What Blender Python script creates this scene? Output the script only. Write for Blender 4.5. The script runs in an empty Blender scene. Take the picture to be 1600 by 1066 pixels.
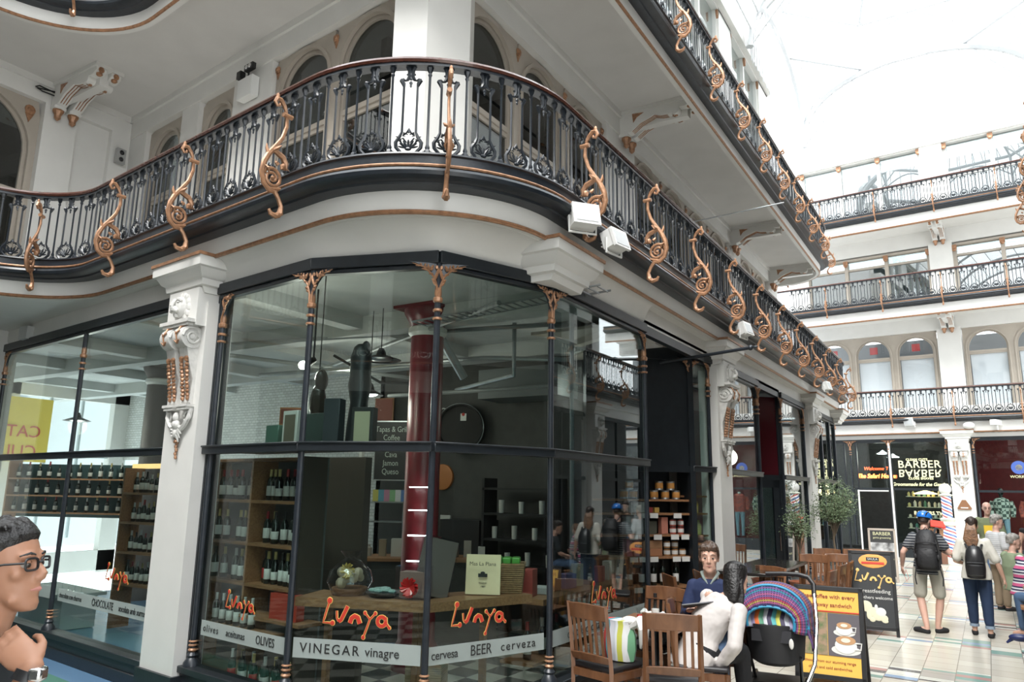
import bpy, math, random
from math import pi, sin, cos, sqrt, atan2, radians as R_
from mathutils import Vector as V, Matrix as MX
D = bpy.data
COL = bpy.context.scene.collection
SC = bpy.context.scene
random.seed(7)

# ---------------------------------------------------------------- camera, world, light, exposure
CAMF = 1167.0
def setup_camera():
    yaw, pitch, roll = 0.5617, 0.1976, 0.0159
    f = V((-sin(yaw)*cos(pitch), cos(yaw)*cos(pitch), sin(pitch)))
    r = V((cos(yaw), sin(yaw), 0)); u = r.cross(f)
    r2 = cos(roll)*r + sin(roll)*u; u2 = cos(roll)*u - sin(roll)*r
    m = MX((r2, u2, -f)).transposed().to_4x4(); m.translation = V((0, 0, 1.93))
    cd = D.cameras.new('camera'); cd.sensor_width = 36; cd.lens = 36*CAMF/1600
    cd.clip_start = 0.05; cd.clip_end = 300
    co = D.objects.new('camera', cd); COL.objects.link(co); co.matrix_world = m; SC.camera = co
setup_camera()
w = D.worlds.new('sky'); SC.world = w; w.use_nodes = True
wn = w.node_tree.nodes; wl = w.node_tree.links
bg = wn['Background']; bg.inputs[0].default_value = (0.93, 0.97, 1.0, 1); bg.inputs[1].default_value = 3.3
def area(name, loc, size, power, rot=(0, 0, 0), col=(1, 1, 1), sy=None):
    l = D.lights.new(name, 'AREA'); l.energy = power; l.size = size; l.color = col
    if sy: l.shape = 'RECTANGLE'; l.size_y = sy
    o = D.objects.new(name, l); COL.objects.link(o); o.location = loc; o.rotation_euler = rot
    return o
sl = D.lights.new('sun', 'SUN'); sl.energy = 5.0; sl.angle = R_(30); sl.color = (1, 0.98, 0.95)
so = D.objects.new('sun', sl); COL.objects.link(so); so.rotation_euler = (R_(38), R_(6), 0)
SC.view_settings.view_transform = 'Standard'; SC.view_settings.look = 'None'
SC.view_settings.exposure = 0.38; SC.view_settings.gamma = 1.0; SC.view_settings.use_curve_mapping = False

# ---------------------------------------------------------------- tagging
def tag(o, label=None, cat=None, group=None, kind=None):
    if label: o['label'] = label
    if cat: o['category'] = cat
    if group: o['group'] = group
    if kind: o['kind'] = kind
    return o
def empty(name, loc=(0, 0, 0), rz=0, label=None, cat=None, group=None, kind=None, parent=None):
    o = D.objects.new(name, None); COL.objects.link(o); o.location = loc; o.rotation_euler = (0, 0, rz)
    o.empty_display_size = 0.05
    if parent: o.parent = parent
    return tag(o, label, cat, group, kind)
def copy_tree(o, parent=None):
    c = o.copy(); COL.objects.link(c)
    if parent: c.parent = parent; c.matrix_parent_inverse = MX()
    for ch in list(o.children): copy_tree(ch, c)
    return c
def dup(o, loc, rz=0, label=None, group=None):
    c = copy_tree(o); c.location = loc; c.rotation_euler = (0, 0, rz)
    if label: c['label'] = label
    if group: c['group'] = group
    return c

# ---------------------------------------------------------------- materials
def mat(name, col, rough=0.5, metal=0.0, noise=0.0, nscale=8.0, bump=0.0, bscale=40.0, spec=0.5, emis=None, estr=0.0, coat=0.0, col2=None, sheen=0):
    m = D.materials.new(name); m.use_nodes = True
    nt = m.node_tree; b = nt.nodes['Principled BSDF']
    b.inputs['Base Color'].default_value = (*col, 1); b.inputs['Roughness'].default_value = rough
    b.inputs['Metallic'].default_value = metal; b.inputs['Specular IOR Level'].default_value = spec
    b.inputs['Coat Weight'].default_value = coat
    if emis: b.inputs['Emission Color'].default_value = (*emis, 1); b.inputs['Emission Strength'].default_value = estr
    tc = nt.nodes.new('ShaderNodeTexCoord')
    if noise or col2:
        n = nt.nodes.new('ShaderNodeTexNoise'); n.inputs['Scale'].default_value = nscale; n.inputs['Detail'].default_value = 5
        nt.links.new(tc.outputs['Object'], n.inputs['Vector'])
        r = nt.nodes.new('ShaderNodeValToRGB')
        c2 = col2 or tuple(c*(1-noise) for c in col)
        r.color_ramp.elements[0].color = (*c2, 1); r.color_ramp.elements[1].color = (*col, 1)
        r.color_ramp.elements[0].position = 0.35; r.color_ramp.elements[1].position = 0.62
        nt.links.new(n.outputs['Fac'], r.inputs['Fac']); nt.links.new(r.outputs['Color'], b.inputs['Base Color'])
    if bump:
        n2 = nt.nodes.new('ShaderNodeTexNoise'); n2.inputs['Scale'].default_value = bscale; n2.inputs['Detail'].default_value = 3
        nt.links.new(tc.outputs['Object'], n2.inputs['Vector'])
        bp = nt.nodes.new('ShaderNodeBump'); bp.inputs['Strength'].default_value = bump; bp.inputs['Distance'].default_value = 0.01
        nt.links.new(n2.outputs['Fac'], bp.inputs['Height']); nt.links.new(bp.outputs['Normal'], b.inputs['Normal'])
    return m
def glass(name, tint=(0.86, 0.92, 0.90), ior=1.5, refl=1.0):
    """thin clear pane: transparent tint mixed with a sharp reflection by Schlick's law (same from both sides)"""
    m = D.materials.new(name); m.use_nodes = True; nt = m.node_tree; nt.nodes.clear(); N = nt.nodes.new; L = nt.links.new
    o = N('ShaderNodeOutputMaterial'); t = N('ShaderNodeBsdfTransparent'); g = N('ShaderNodeBsdfGlossy'); mx = N('ShaderNodeMixShader')
    t.inputs[0].default_value = (*tint, 1); g.inputs[0].default_value = (1, 1, 1, 1); g.inputs['Roughness'].default_value = 0.004
    ge = N('ShaderNodeNewGeometry'); dp = N('ShaderNodeVectorMath'); dp.operation = 'DOT_PRODUCT'; L(ge.outputs['Normal'], dp.inputs[0]); L(ge.outputs['Incoming'], dp.inputs[1])
    def mth(op, a, c):
        n = N('ShaderNodeMath'); n.operation = op; n.use_clamp = op != 'ABSOLUTE' and op == 'ADD'
        for i, q in enumerate((a, c)):
            if isinstance(q, (int, float)): n.inputs[i].default_value = q
            else: L(q, n.inputs[i])
        return n.outputs[0]
    f0 = ((ior-1)/(ior+1))**2*refl
    f = mth('ADD', f0, mth('MULTIPLY', (1-f0), mth('POWER', mth('SUBTRACT', 1.0, mth('ABSOLUTE', dp.outputs['Value'], 0)), 5.0)))
    L(f, mx.inputs[0]); L(t.outputs[0], mx.inputs[1]); L(g.outputs[0], mx.inputs[2]); L(mx.outputs[0], o.inputs[0])
    return m
def emit(name, col, s):
    return mat(name, col, emis=col, estr=s)
def wood(name, c1, c2, scale=(1, 1, 12), rough=0.4, rot=(0, 0, 0), coat=0.0):
    m = D.materials.new(name); m.use_nodes = True; nt = m.node_tree; b = nt.nodes['Principled BSDF']
    tc = nt.nodes.new('ShaderNodeTexCoord'); mp = nt.nodes.new('ShaderNodeMapping'); mp.inputs['Scale'].default_value = scale; mp.inputs['Rotation'].default_value = rot
    n = nt.nodes.new('ShaderNodeTexNoise'); n.inputs['Scale'].default_value = 4; n.inputs['Detail'].default_value = 6; n.inputs['Distortion'].default_value = 0.6
    r = nt.nodes.new('ShaderNodeValToRGB'); r.color_ramp.elements[0].color = (*c1, 1); r.color_ramp.elements[1].color = (*c2, 1)
    r.color_ramp.elements[0].position = 0.3; r.color_ramp.elements[1].position = 0.7
    nt.links.new(tc.outputs['Object'], mp.inputs[0]); nt.links.new(mp.outputs[0], n.inputs['Vector']); nt.links.new(n.outputs['Fac'], r.inputs[0])
    nt.links.new(r.outputs[0], b.inputs['Base Color']); b.inputs['Roughness'].default_value = rough; b.inputs['Coat Weight'].default_value = coat
    return m
MT = {}
MT['white'] = mat('painted_white', (0.68, 0.67, 0.64), 0.45, noise=0.04, nscale=3, bump=0.05, bscale=25)
MT['soffit'] = mat('painted_soffit', (0.62, 0.605, 0.58), 0.6, noise=0.05, nscale=2)
MT['taupe'] = mat('painted_taupe', (0.40, 0.355, 0.30), 0.5, noise=0.06, nscale=4)
MT['iron'] = mat('dark_iron_paint', (0.018, 0.023, 0.03), 0.33, noise=0.3, nscale=14, bump=0.08, bscale=60)
MT['frame'] = mat('dark_frame_paint', (0.014, 0.018, 0.022), 0.38, noise=0.25, nscale=9, bump=0.05)
MT['gold'] = mat('copper_gilt_paint', (0.40, 0.21, 0.115), 0.38, metal=0.3, noise=0.35, nscale=22, bump=0.2, bscale=70)
MT['brown'] = mat('mahogany_rail', (0.085, 0.03, 0.02), 0.22, noise=0.3, nscale=20, coat=0.3)
MT['stone'] = mat('carved_white_paint', (0.62, 0.61, 0.58), 0.5, noise=0.12, nscale=18, bump=0.25, bscale=45)
MT['glass'] = glass('shop_glass', (0.80, 0.87, 0.85), 1.5)
MT['glassup'] = glass('upper_glass', (0.45, 0.48, 0.48), 1.6, 1.5)
MT['glassbk'] = glass('reflective_glass', (0.55, 0.6, 0.6), 1.7, 3.5)
MT['blind'] = mat('white_blind', (0.75, 0.79, 0.80), 0.7)
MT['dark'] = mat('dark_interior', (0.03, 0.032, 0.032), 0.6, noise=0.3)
MT['black'] = mat('black_plastic', (0.012, 0.012, 0.013), 0.4)
MT['plaster'] = mat('floodlight_white', (0.72, 0.72, 0.70), 0.35)
MT['chrome'] = mat('polished_metal', (0.75, 0.75, 0.76), 0.15, metal=1.0)
MT['steel'] = mat('galvanised_steel', (0.42, 0.44, 0.45), 0.35, metal=0.8, noise=0.15)
MT['red'] = mat('burgundy_paint', (0.17, 0.012, 0.018), 0.35, noise=0.15)
MT['shelfwood'] = wood('shelf_oak', (0.20, 0.09, 0.04), (0.33, 0.17, 0.08), (1, 12, 12), 0.45)
MT['chairwood'] = wood('walnut_chair_wood', (0.11, 0.045, 0.02), (0.20, 0.09, 0.042), (3, 3, 1), 0.32, coat=0.3)
MT['seatpad'] = mat('dark_leather_pad', (0.02, 0.018, 0.02), 0.4)
def flat(name, c, rough=0.6): 
    if name not in MT: MT[name] = mat(name, c, rough)
    return MT[name]

# ---------------------------------------------------------------- mesh builder
class M:
    def __init__(s): s.v = []; s.f = []; s.mi = []; s.T = None
    def add(s, vs, fs, mi=0):
        b = len(s.v)
        if s.T is not None: vs = [s.T @ V(p) for p in vs]
        s.v += [tuple(p) for p in vs]; s.f += [tuple(b+i for i in f) for f in fs]; s.mi += [mi]*len(fs); return s
    def box(s, c, d, rz=0, mi=0, taper=1.0, R=None):
        hx, hy, hz = d[0]/2, d[1]/2, d[2]/2; vs = []
        for z in (-1, 1):
            k = taper if z > 0 else 1
            for x, y in ((-1, -1), (1, -1), (1, 1), (-1, 1)):
                p = V((x*hx*k, y*hy*k, z*hz))
                if R is not None: p = R @ p
                elif rz: p = V((p.x*cos(rz)-p.y*sin(rz), p.x*sin(rz)+p.y*cos(rz), p.z))
                vs.append(p+V(c))
        return s.add(vs, [(3, 2, 1, 0), (4, 5, 6, 7), (0, 1, 5, 4), (1, 2, 6, 5), (2, 3, 7, 6), (3, 0, 4, 7)], mi)
    def prism(s, poly, z0, z1, mi=0):
        n = len(poly); vs = [(x, y, z0) for x, y in poly]+[(x, y, z1) for x, y in poly]
        fs = [tuple(range(n-1, -1, -1)), tuple(range(n, 2*n))]+[(i, (i+1) % n, n+(i+1) % n, n+i) for i in range(n)]
        return s.add(vs, fs, mi)
    def extr(s, pts, vec, mi=0):
        n = len(pts); vec = V(vec); vs = [V(p) for p in pts]+[V(p)+vec for p in pts]
        fs = [tuple(range(n-1, -1, -1)), tuple(range(n, 2*n))]+[(i, (i+1) % n, n+(i+1) % n, n+i) for i in range(n)]
        return s.add(vs, fs, mi)
    def quad(s, a, b, c, d, mi=0): return s.add([a, b, c, d], [(0, 1, 2, 3)], mi)
    def tube(s, pts, r, n=8, mi=0, closed=False, cap=True, flat=None):
        pts = [V(p) for p in pts]; k = len(pts)
        rr = r if isinstance(r, (list, tuple)) else [r]*k
        vs = []; up = None
        for i in range(k):
            if closed: t = pts[(i+1) % k]-pts[i-1]
            else: t = pts[min(i+1, k-1)]-pts[max(i-1, 0)]
            if t.length < 1e-9: t = V((0, 0, 1))
            t.normalize()
            if up is None: up = V((0, 0, 1)) if abs(t.z) < 0.9 else V((1, 0, 0))
            a = up.cross(t)
            if a.length < 1e-4: a = V((1, 0, 0)).cross(t)
            a.normalize(); b = t.cross(a); up = b
            fa, fb = flat if flat else (1, 1)
            for j in range(n):
                th = 2*pi*j/n; vs.append(pts[i]+a*cos(th)*rr[i]*fa+b*sin(th)*rr[i]*fb)
        fs = []
        for i in range(k if closed else k-1):
            i2 = (i+1) % k
            for j in range(n): fs.append((i*n+j, i*n+(j+1) % n, i2*n+(j+1) % n, i2*n+j))
        if cap and not closed: fs += [tuple(range(n-1, -1, -1)), tuple(range((k-1)*n, k*n))]
        return s.add(vs, fs, mi)
    def cyl(s, a, b, r, r2=None, n=12, mi=0): return s.tube([a, b], [r, r if r2 is None else r2], n, mi)
    def lathe(s, prof, c=(0, 0, 0), n=16, mi=0, axis=None):
        vs = []; c = V(c); k = len(prof)
        for r, z in prof:
            for j in range(n):
                p = V((r*cos(2*pi*j/n), r*sin(2*pi*j/n), z))
                if axis is not None: p = axis @ p
                vs.append(c+p)
        fs = [(i*n+j, i*n+(j+1) % n, (i+1)*n+(j+1) % n, (i+1)*n+j) for i in range(k-1) for j in range(n)]
        fs += [tuple(range(n-1, -1, -1)), tuple(range((k-1)*n, k*n))]
        return s.add(vs, fs, mi)
    def ball(s, c, r, nu=10, nv=7, mi=0, R=None):
        if not isinstance(r, (tuple, list)): r = (r, r, r)
        c = V(c); vs = []
        def P(x, y, z):
            p = V((x*r[0], y*r[1], z*r[2]))
            return c+(R @ p if R is not None else p)
        vs.append(P(0, 0, -1))
        for i in range(1, nv):
            a = -pi/2+pi*i/nv
            for j in range(nu): b = 2*pi*j/nu; vs.append(P(cos(a)*cos(b), cos(a)*sin(b), sin(a)))
        vs.append(P(0, 0, 1)); fs = []
        for j in range(nu): fs.append((0, 1+(j+1) % nu, 1+j))
        for i in range(nv-2):
            for j in range(nu): a = 1+i*nu; fs.append((a+j, a+(j+1) % nu, a+nu+(j+1) % nu, a+nu+j))
        t = 1+(nv-2)*nu; l = len(vs)-1
        for j in range(nu): fs.append((t+j, t+(j+1) % nu, l))
        return s.add(vs, fs, mi)
    def sweep(s, path, prof, o0=0.0, z0=0.0, mi=0, closed=True):
        """path: (x, y, nx, ny); prof: (offset, z)"""
        k = len(prof); vs = []
        for x, y, nx, ny in path:
            for o, z in prof: vs.append((x+nx*(o+o0), y+ny*(o+o0), z+z0))
        fs = []
        m = k if closed else k-1
        for i in range(len(path)-1):
            for j in range(m): fs.append((i*k+j, i*k+(j+1) % k, (i+1)*k+(j+1) % k, (i+1)*k+j))
        if closed: n = len(path)-1; fs += [tuple(range(k-1, -1, -1)), tuple(range(n*k, n*k+k))]
        return s.add(vs, fs, mi)
    def build(s, name, mats, parent=None, loc=None, rz=0, ang=35, smooth=True, **tg):
        me = D.meshes.new(name); me.from_pydata(s.v, [], s.f); me.update()
        if not isinstance(mats, (list, tuple)): mats = [mats]
        for m in mats: me.materials.append(MT[m] if isinstance(m, str) else m)
        if len(mats) > 1: me.polygons.foreach_set('material_index', s.mi)
        if smooth:
            me.polygons.foreach_set('use_smooth', [True]*len(s.f)); me.set_sharp_from_angle(angle=R_(ang))
        o = D.objects.new(name, me); COL.objects.link(o)
        if parent: o.parent = parent
        if loc is not None: o.location = loc
        if rz: o.rotation_euler = (0, 0, rz)
        if tg: tag(o, tg.get('label'), tg.get('cat'), tg.get('group'), tg.get('kind'))
        return o
def bev(o, w=0.005, seg=2):
    m = o.modifiers.new('bevel', 'BEVEL'); m.width = w; m.segments = seg; m.limit_method = 'ANGLE'; return o
def S(name, mb, mats, **k): return mb.build(name, mats, kind='structure', **k)
def text(name, body, size, m, parent, loc, rot, ext=0.001, font=None, sx=1.0, align='CENTER', space=1.0, shear=0, bevel=0):
    c = D.curves.new(name, 'FONT'); c.body = body; c.size = size; c.extrude = ext; c.align_x = align; c.align_y = 'CENTER'
    c.space_character = space; c.shear = shear; c.offset = bevel; c.resolution_u = 3
    o = D.objects.new(name, c); COL.objects.link(o)
    dg = bpy.context.evaluated_depsgraph_get(); me = D.meshes.new_from_object(o.evaluated_get(dg)); D.objects.remove(o)
    me.name = name; me.materials.clear(); me.materials.append(MT[m] if isinstance(m, str) else m)
    o = D.objects.new(name, me); COL.objects.link(o)
    if parent: o.parent = parent
    o.location = loc; o.rotation_euler = rot; o.scale = (sx, 1, 1)
    return o
SC.cycles.use_denoising = True
SC.cycles.max_bounces = 8; SC.cycles.transparent_max_bounces = 16; SC.cycles.glossy_bounces = 4
SC.cycles.caustics_reflective = False; SC.cycles.caustics_refractive = False
# ---------------------------------------------------------------- plan of the corner building
XR = -3.316
LD = V((-0.99453, 0.1045)); LN = V((-0.1045, -0.99453))       # left facade: direction of travel and outward normal
LP = V((-6.5, 4.608))
def arc(c, r, a0, a1, n=14, sgn=1):
    out = []
    for i in range(n+1):
        a = a0+(a1-a0)*i/n; out.append((c[0]+r*cos(a), c[1]+r*sin(a), sgn*cos(a), sgn*sin(a)))
    return out
def facade_path(shift=0.0, yend=21.9, wing_end=-3.2):
    """line of the facade face from the far end, round both corners, to the left wing; entries x, y and outward normal"""
    xr = XR+shift; lp = LP+LN*shift; P = []
    re = 0.9; P.append((xr-3.2, yend+shift, 0, 1)); P += arc((xr-re, yend+shift-re), re, pi/2, 0, 8)
    r = 1.15
    cx = xr-r; t = (cx-(lp+(-LN)*r).x)/LD.x; c = lp+(-LN)*r+LD*t          # centre of the convex corner
    y = yend-re-1.0
    while y > c.y+0.5: P.append((xr, y, 1, 0)); y -= 1.0
    aL = atan2(LN.y, LN.x)
    P += arc(c, r, 0, aL, 22)
    x2 = -8.6; t2 = (x2-lp.x)/LD.x; q = lp+LD*t2; r2 = 1.4-shift
    for k in range(1, 4): t3 = (P[-1][0]-x2)*0; 
    s = V((P[-1][0], P[-1][1]))
    for k in range(1, 5): a = s.lerp(q, k/5); P.append((a.x, a.y, LN.x, LN.y))
    c2 = q+LN*r2
    A = arc(c2, r2, aL+pi, pi, 16, -1)                                     # concave corner
    P += A
    y = c2.y-0.8
    while y > wing_end: P.append((c2.x-r2, y, 1, 0)); y -= 0.8
    P.append((c2.x-r2, wing_end, 1, 0))
    return P
def fix_path(P):
    out = []
    for p in P:
        if not out or (V(p[:2])-V(out[-1][:2])).length > 1e-3: out.append(p)
    return out
FP1 = fix_path(facade_path(0.0)); FP2 = fix_path(facade_path(-0.2))
def offs(P, o): return [(x+nx*o, y+ny*o) for x, y, nx, ny in P]
def sample(P, o, step, phase=0.0, s0=0.0, s1=1e9):
    pts = [V((x+nx*o, y+ny*o)) for x, y, nx, ny in P]; out = []; s = 0; nxt = phase % step
    for i in range(len(pts)-1):
        L = (pts[i+1]-pts[i]).length
        while nxt <= s+L:
            k = (nxt-s)/L; p = pts[i].lerp(pts[i+1], k); n = V(P[i][2:]).lerp(V(P[i+1][2:]), k).normalized()
            if s0 <= nxt <= s1: out.append((p.x, p.y, atan2(n.y, n.x)-pi/2, nxt))
            nxt += step
        s += L
    return out
def locate(P, o, q):
    pts = [V((x+nx*o, y+ny*o)) for x, y, nx, ny in P]; s = 0; best = (9e9, 0); q = V(q)
    for i in range(len(pts)-1):
        d = pts[i+1]-pts[i]; L = d.length; t = max(0, min(1, (q-pts[i]).dot(d)/L/L)); e = (pts[i]+d*t-q).length
        if e < best[0]: best = (e, s+t*L)
        s += L
    return best[1]

# ---------------------------------------------------------------- cast-iron railing pieces (local x along, y outward, z up; z=0 at the foot)
RH = 0.79
def arcpts(cx, cz, r, a0, a1, n, y=0): return [(cx+r*cos(a0+(a1-a0)*i/n), y, cz+r*sin(a0+(a1-a0)*i/n)) for i in range(n+1)]
def mk_baluster():
    m = M()
    m.lathe([(0.028, 0), (0.028, 0.03), (0.016, 0.045), (0.02, 0.06), (0.012, 0.085), (0.0105, 0.3), (0.0105, 0.68), (0.018, 0.70), (0.012, 0.715), (0.024, 0.74), (0.03, 0.77), (0.03, RH)], n=6)
    for a in (-1, 1): m.tube([(a*0.014, 0, 0.012), (a*0.034, 0, 0.02), (a*0.044, 0, 0.008)], [0.011, 0.009, 0.005], 4)
    return m
def mk_lyre():
    m = M(); n = 5
    for s in (-1, 1):
        m.tube([(s*0.006, 0, 0.0), (s*0.045, 0, 0.012), (s*0.074, 0, 0.055), (s*0.078, 0, 0.1), (s*0.055, 0, 0.15), (s*0.043, 0, 0.19), (s*0.042, 0, 0.3), (s*0.042, 0, 0.60)],
               [0.012, 0.013, 0.013, 0.013, 0.012, 0.0085, 0.008, 0.008], n)
        m.tube([(s*0.042, 0, 0.59), (s*0.047, 0, 0.62), (s*0.058, 0, 0.645), (s*0.05, 0, 0.66), (s*0.036, 0, 0.645), (s*0.022, 0, 0.65), (s*0.01, 0, 0.68), (s*0.008, 0, 0.73), (s*0.024, 0, RH)], [0.008, 0.015, 0.016, 0.011, 0.009, 0.011, 0.013, 0.016, 0.02], n)
        m.ball((s*0.055, 0, 0.648), 0.017, 5, 4)
        m.tube([(s*0.006, 0, 0.17), (s*0.03, 0.004, 0.185), (s*0.034, 0.004, 0.155), (s*0.02, 0.004, 0.15)], [0.006, 0.007, 0.006, 0.004], 4)
        m.tube([(0, 0, 0.04), (s*0.058, 0.004, 0.118)], [0.004, 0.006], 4)
    for k in range(7):
        a = pi/2+(k-3)*0.42; L = 0.058+0.018*cos((k-3)*0.42)
        m.tube([(0, 0.004, 0.045), (cos(a)*L*0.7, 0.006, 0.045+sin(a)*L*0.7), (cos(a)*L, 0.006, 0.045+sin(a)*L)], [0.004, 0.009, 0.005], 4)
    for s in (-1, 1):
        m.tube([(s*0.012, 0.004, 0.10), (s*0.034, 0.006, 0.135), (s*0.05, 0.006, 0.125), (s*0.044, 0.006, 0.105)], [0.005, 0.007, 0.006, 0.004], 4); m.tube([(s*0.06, 0.004, 0.145), (s*0.078, 0.004, 0.15)], [0.007, 0.004], 4)
    m.ball((0, 0.006, 0.042), (0.022, 0.014, 0.016), 6, 4); m.ball((0, 0, 0.2), (0.012, 0.01, 0.02), 5, 4)
    m.tube([(-0.028, 0, 0.165), (-0.012, 0, 0.19), (0, 0, 0.225), (0.012, 0, 0.19), (0.028, 0, 0.165)], 0.006, 4)
    for z, r in ((0.70, 0.017), (0.665, 0.014), (0.625, 0.012), (0.60, 0.008)): m.ball((0, 0, z), (r, r*0.8, 0.018), 5, 4)
    for k in (-1, 1): m.ball((k*0.018, 0, 0.70), (0.014, 0.01, 0.01), 5, 4)
    return m
def spiral(cx, cz, r0, r1, a0, turns, n=30): return [(0, cx+(r0+(r1-r0)*i/n)*cos(a0+turns*2*pi*i/n), cz+(r0+(r1-r0)*i/n)*sin(a0+turns*2*pi*i/n)) for i in range(n+1)]
def mk_scroll():
    """gilt S-scroll in the y (outward) / z plane, z=0 at the foot of the railing"""
    m = M()
    # stem from the clip on the railing, bowing outward to the volute
    stem = [(0, 0.055, 0.56), (0, 0.04, 0.50), (0, 0.035, 0.42), (0, 0.07, 0.30), (0, 0.13, 0.20), (0, 0.185, 0.12), (0, 0.225, 0.03), (0, 0.24, -0.06), (0, 0.215, -0.15), (0, 0.16, -0.20), (0, 0.10, -0.20), (0, 0.055, -0.16)]
    stem += [p for p in spiral(0.135, -0.085, 0.108, 0.02, -2.35, 2.3, 30)][2:]
    m.tube(stem, [0.012, 0.014, 0.015, 0.016, 0.019, 0.021, 0.022, 0.022, 0.021, 0.019, 0.017, 0.016]+[0.0155-0.006*i/25 for i in range(len(stem)-12)], 7, flat=(1.15, .85))
    m.ball((0, 0.135, -0.085), (0.022, 0.02, 0.02), 7, 5)
    top = [(0, 0.05, 0.55), (0, 0.075, 0.60), (0, 0.115, 0.64), (0, 0.15, 0.64), (0, 0.165, 0.605), (0, 0.145, 0.575), (0, 0.12, 0.585), (0, 0.122, 0.605)]
    m.tube(top, [0.014, 0.019, 0.022, 0.021, 0.018, 0.014, 0.012, 0.009], 6)
    m.ball((0, 0.145, 0.665), (0.015, 0.018, 0.028), 6, 5)
    m.cyl((0, -0.01, 0.52), (0, 0.08, 0.52), 0.022, n=8)
    # leafy branch curling back towards the deck
    m.tube([(0, 0.15, 0.17), (0, 0.10, 0.15), (0, 0.05, 0.13), (0, 0.015, 0.08), (0, 0.02, 0.035), (0, 0.055, 0.03), (0, 0.065, 0.06)], [0.02, 0.024, 0.026, 0.024, 0.02, 0.016, 0.01], 6)
    m.ball((0, 0.04, 0.05), (0.03, 0.028, 0.03), 7, 5)
    for a, b in (((0, 0.19, 0.12), (0, 0.215, 0.2)), ((0, 0.12, 0.16), (0, 0.075, 0.225)), ((0, 0.13, 0.15), (0, 0.12, 0.24)), ((0, 0.03, 0.06), (0, -0.02, 0.03)), ((0, 0.09, 0.05), (0, 0.12, 0.08))):
        m.tube([a, V(a).lerp(V(b), 0.5)+V((0, 0.008, 0)), b], [0.018, 0.015, 0.003], 5)
    for s in (-1, 1): m.tube([(0, 0.15, 0.16), (s*0.03, 0.13, 0.18), (s*0.045, 0.10, 0.21)], [0.015, 0.014, 0.004], 5); m.tube([(s*0.016, 0.22, 0.0), (s*0.03, 0.2, -0.02), (s*0.02, 0.18, -0.06)], [0.006, 0.014, 0.006], 5)
    # foot with hooked toe
    m.tube([(0, 0.105, -0.19), (0, 0.06, -0.25), (0, 0.03, -0.31), (0, 0.035, -0.37), (0, 0.075, -0.405), (0, 0.125, -0.395), (0, 0.145, -0.36)], [0.02, 0.018, 0.02, 0.028, 0.026, 0.02, 0.012], 6)
    m.ball((0, 0.055, -0.39), (0.035, 0.03, 0.026), 7, 5)
    return m
BAL = mk_baluster(); LYR = mk_lyre(); SCR = mk_scroll()
LYR.v = [(x*1.32, y*1.1, z) for x, y, z in LYR.v]
def railing(name, label, P, dz, step=0.3062, anchor=(-3.672, 4.672), every=5, group=None, s0=0.0, s1=1e9, scroll_s1=1e9, mode='parts', anchor_o=0.35, minscroll=0):
    r = empty(name, (0, 0, 0), label=label, cat='railing', group=group)
    z = 4.56+dz
    m = M(); m.sweep(P, [(0.30, 0.765), (0.30, 0.79), (0.395, 0.79), (0.395, 0.765)], z0=z, mi=0)
    m.build('top_bar', 'iron', r)
    m = M(); m.sweep(P, [(0.295, 0.79), (0.285, 0.81), (0.30, 0.835), (0.35, 0.848), (0.40, 0.835), (0.415, 0.81), (0.405, 0.79)], z0=z); m.build('handrail', 'brown', r)
    m = M(); m.sweep(P, [(0.16, 0.0), (0.40, 0.0), (0.405, -0.015), (0.385, -0.025), (0.385, -0.115), (0.40, -0.13), (0.425, -0.14), (0.437, -0.165), (0.425, -0.195), (0.385, -0.215), (0.33, -0.222), (0.32, -0.238), (0.22, -0.25), (0.16, -0.25)], z0=z); m.build('deck_edge', 'iron', r)
    m = M(); m.sweep(P, [(0.38, -0.095), (0.402, -0.095), (0.409, -0.107), (0.402, -0.119), (0.38, -0.119)], z0=z); m.build('gilt_bead', 'gold', r)
    s = locate(P, 0.35, anchor) if anchor else 0.0
    a = sample(P, 0.35, step, s, s0, s1); b = sample(P, 0.35, step, s+step/2, s0, s1)
    if mode == 'parts':
        for nm, mb, lst in (('lyre_baluster', LYR, a), ('baluster', BAL, b)):
            first = None
            for x, y, rz, _ in lst:
                if first is None: first = o = mb.build(nm, 'iron', r)
                else: o = first.copy(); COL.objects.link(o)
                o.location = (x, y, z); o.rotation_euler = (0, 0, rz)
    else:
        m = M()
        for mb, lst in ((LYR, a), (BAL, b)):
            for x, y, rz, _ in lst: m.T = MX.Translation((x, y, z)) @ MX.Rotation(rz, 4, 'Z'); m.add(mb.v, mb.f)
        m.T = None; o = m.build('balusters', 'iron', r); o['kind'] = 'stuff'
    first = None
    for x, y, rz, sl_ in sample(P, 0.395, step*every, 0 if not anchor else locate(P, 0.395, anchor), s0, min(s1, scroll_s1)):
        if first is None: first = o = SCR.build('scroll_bracket', 'gold', r)
        else: o = first.copy(); COL.objects.link(o)
        o.location = (x, y, z); o.rotation_euler = (0, 0, rz)
    return r
railing('balcony_railing', 'dark iron first-floor balcony railing sweeping round the shop corner with gilt scroll brackets', FP1, 0.0)
railing('balcony_railing', 'dark iron second-floor balcony railing high above the shop, seen from below at top right', FP2, 3.74, step=0.3062, anchor=(-3.17, 9.06))

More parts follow.
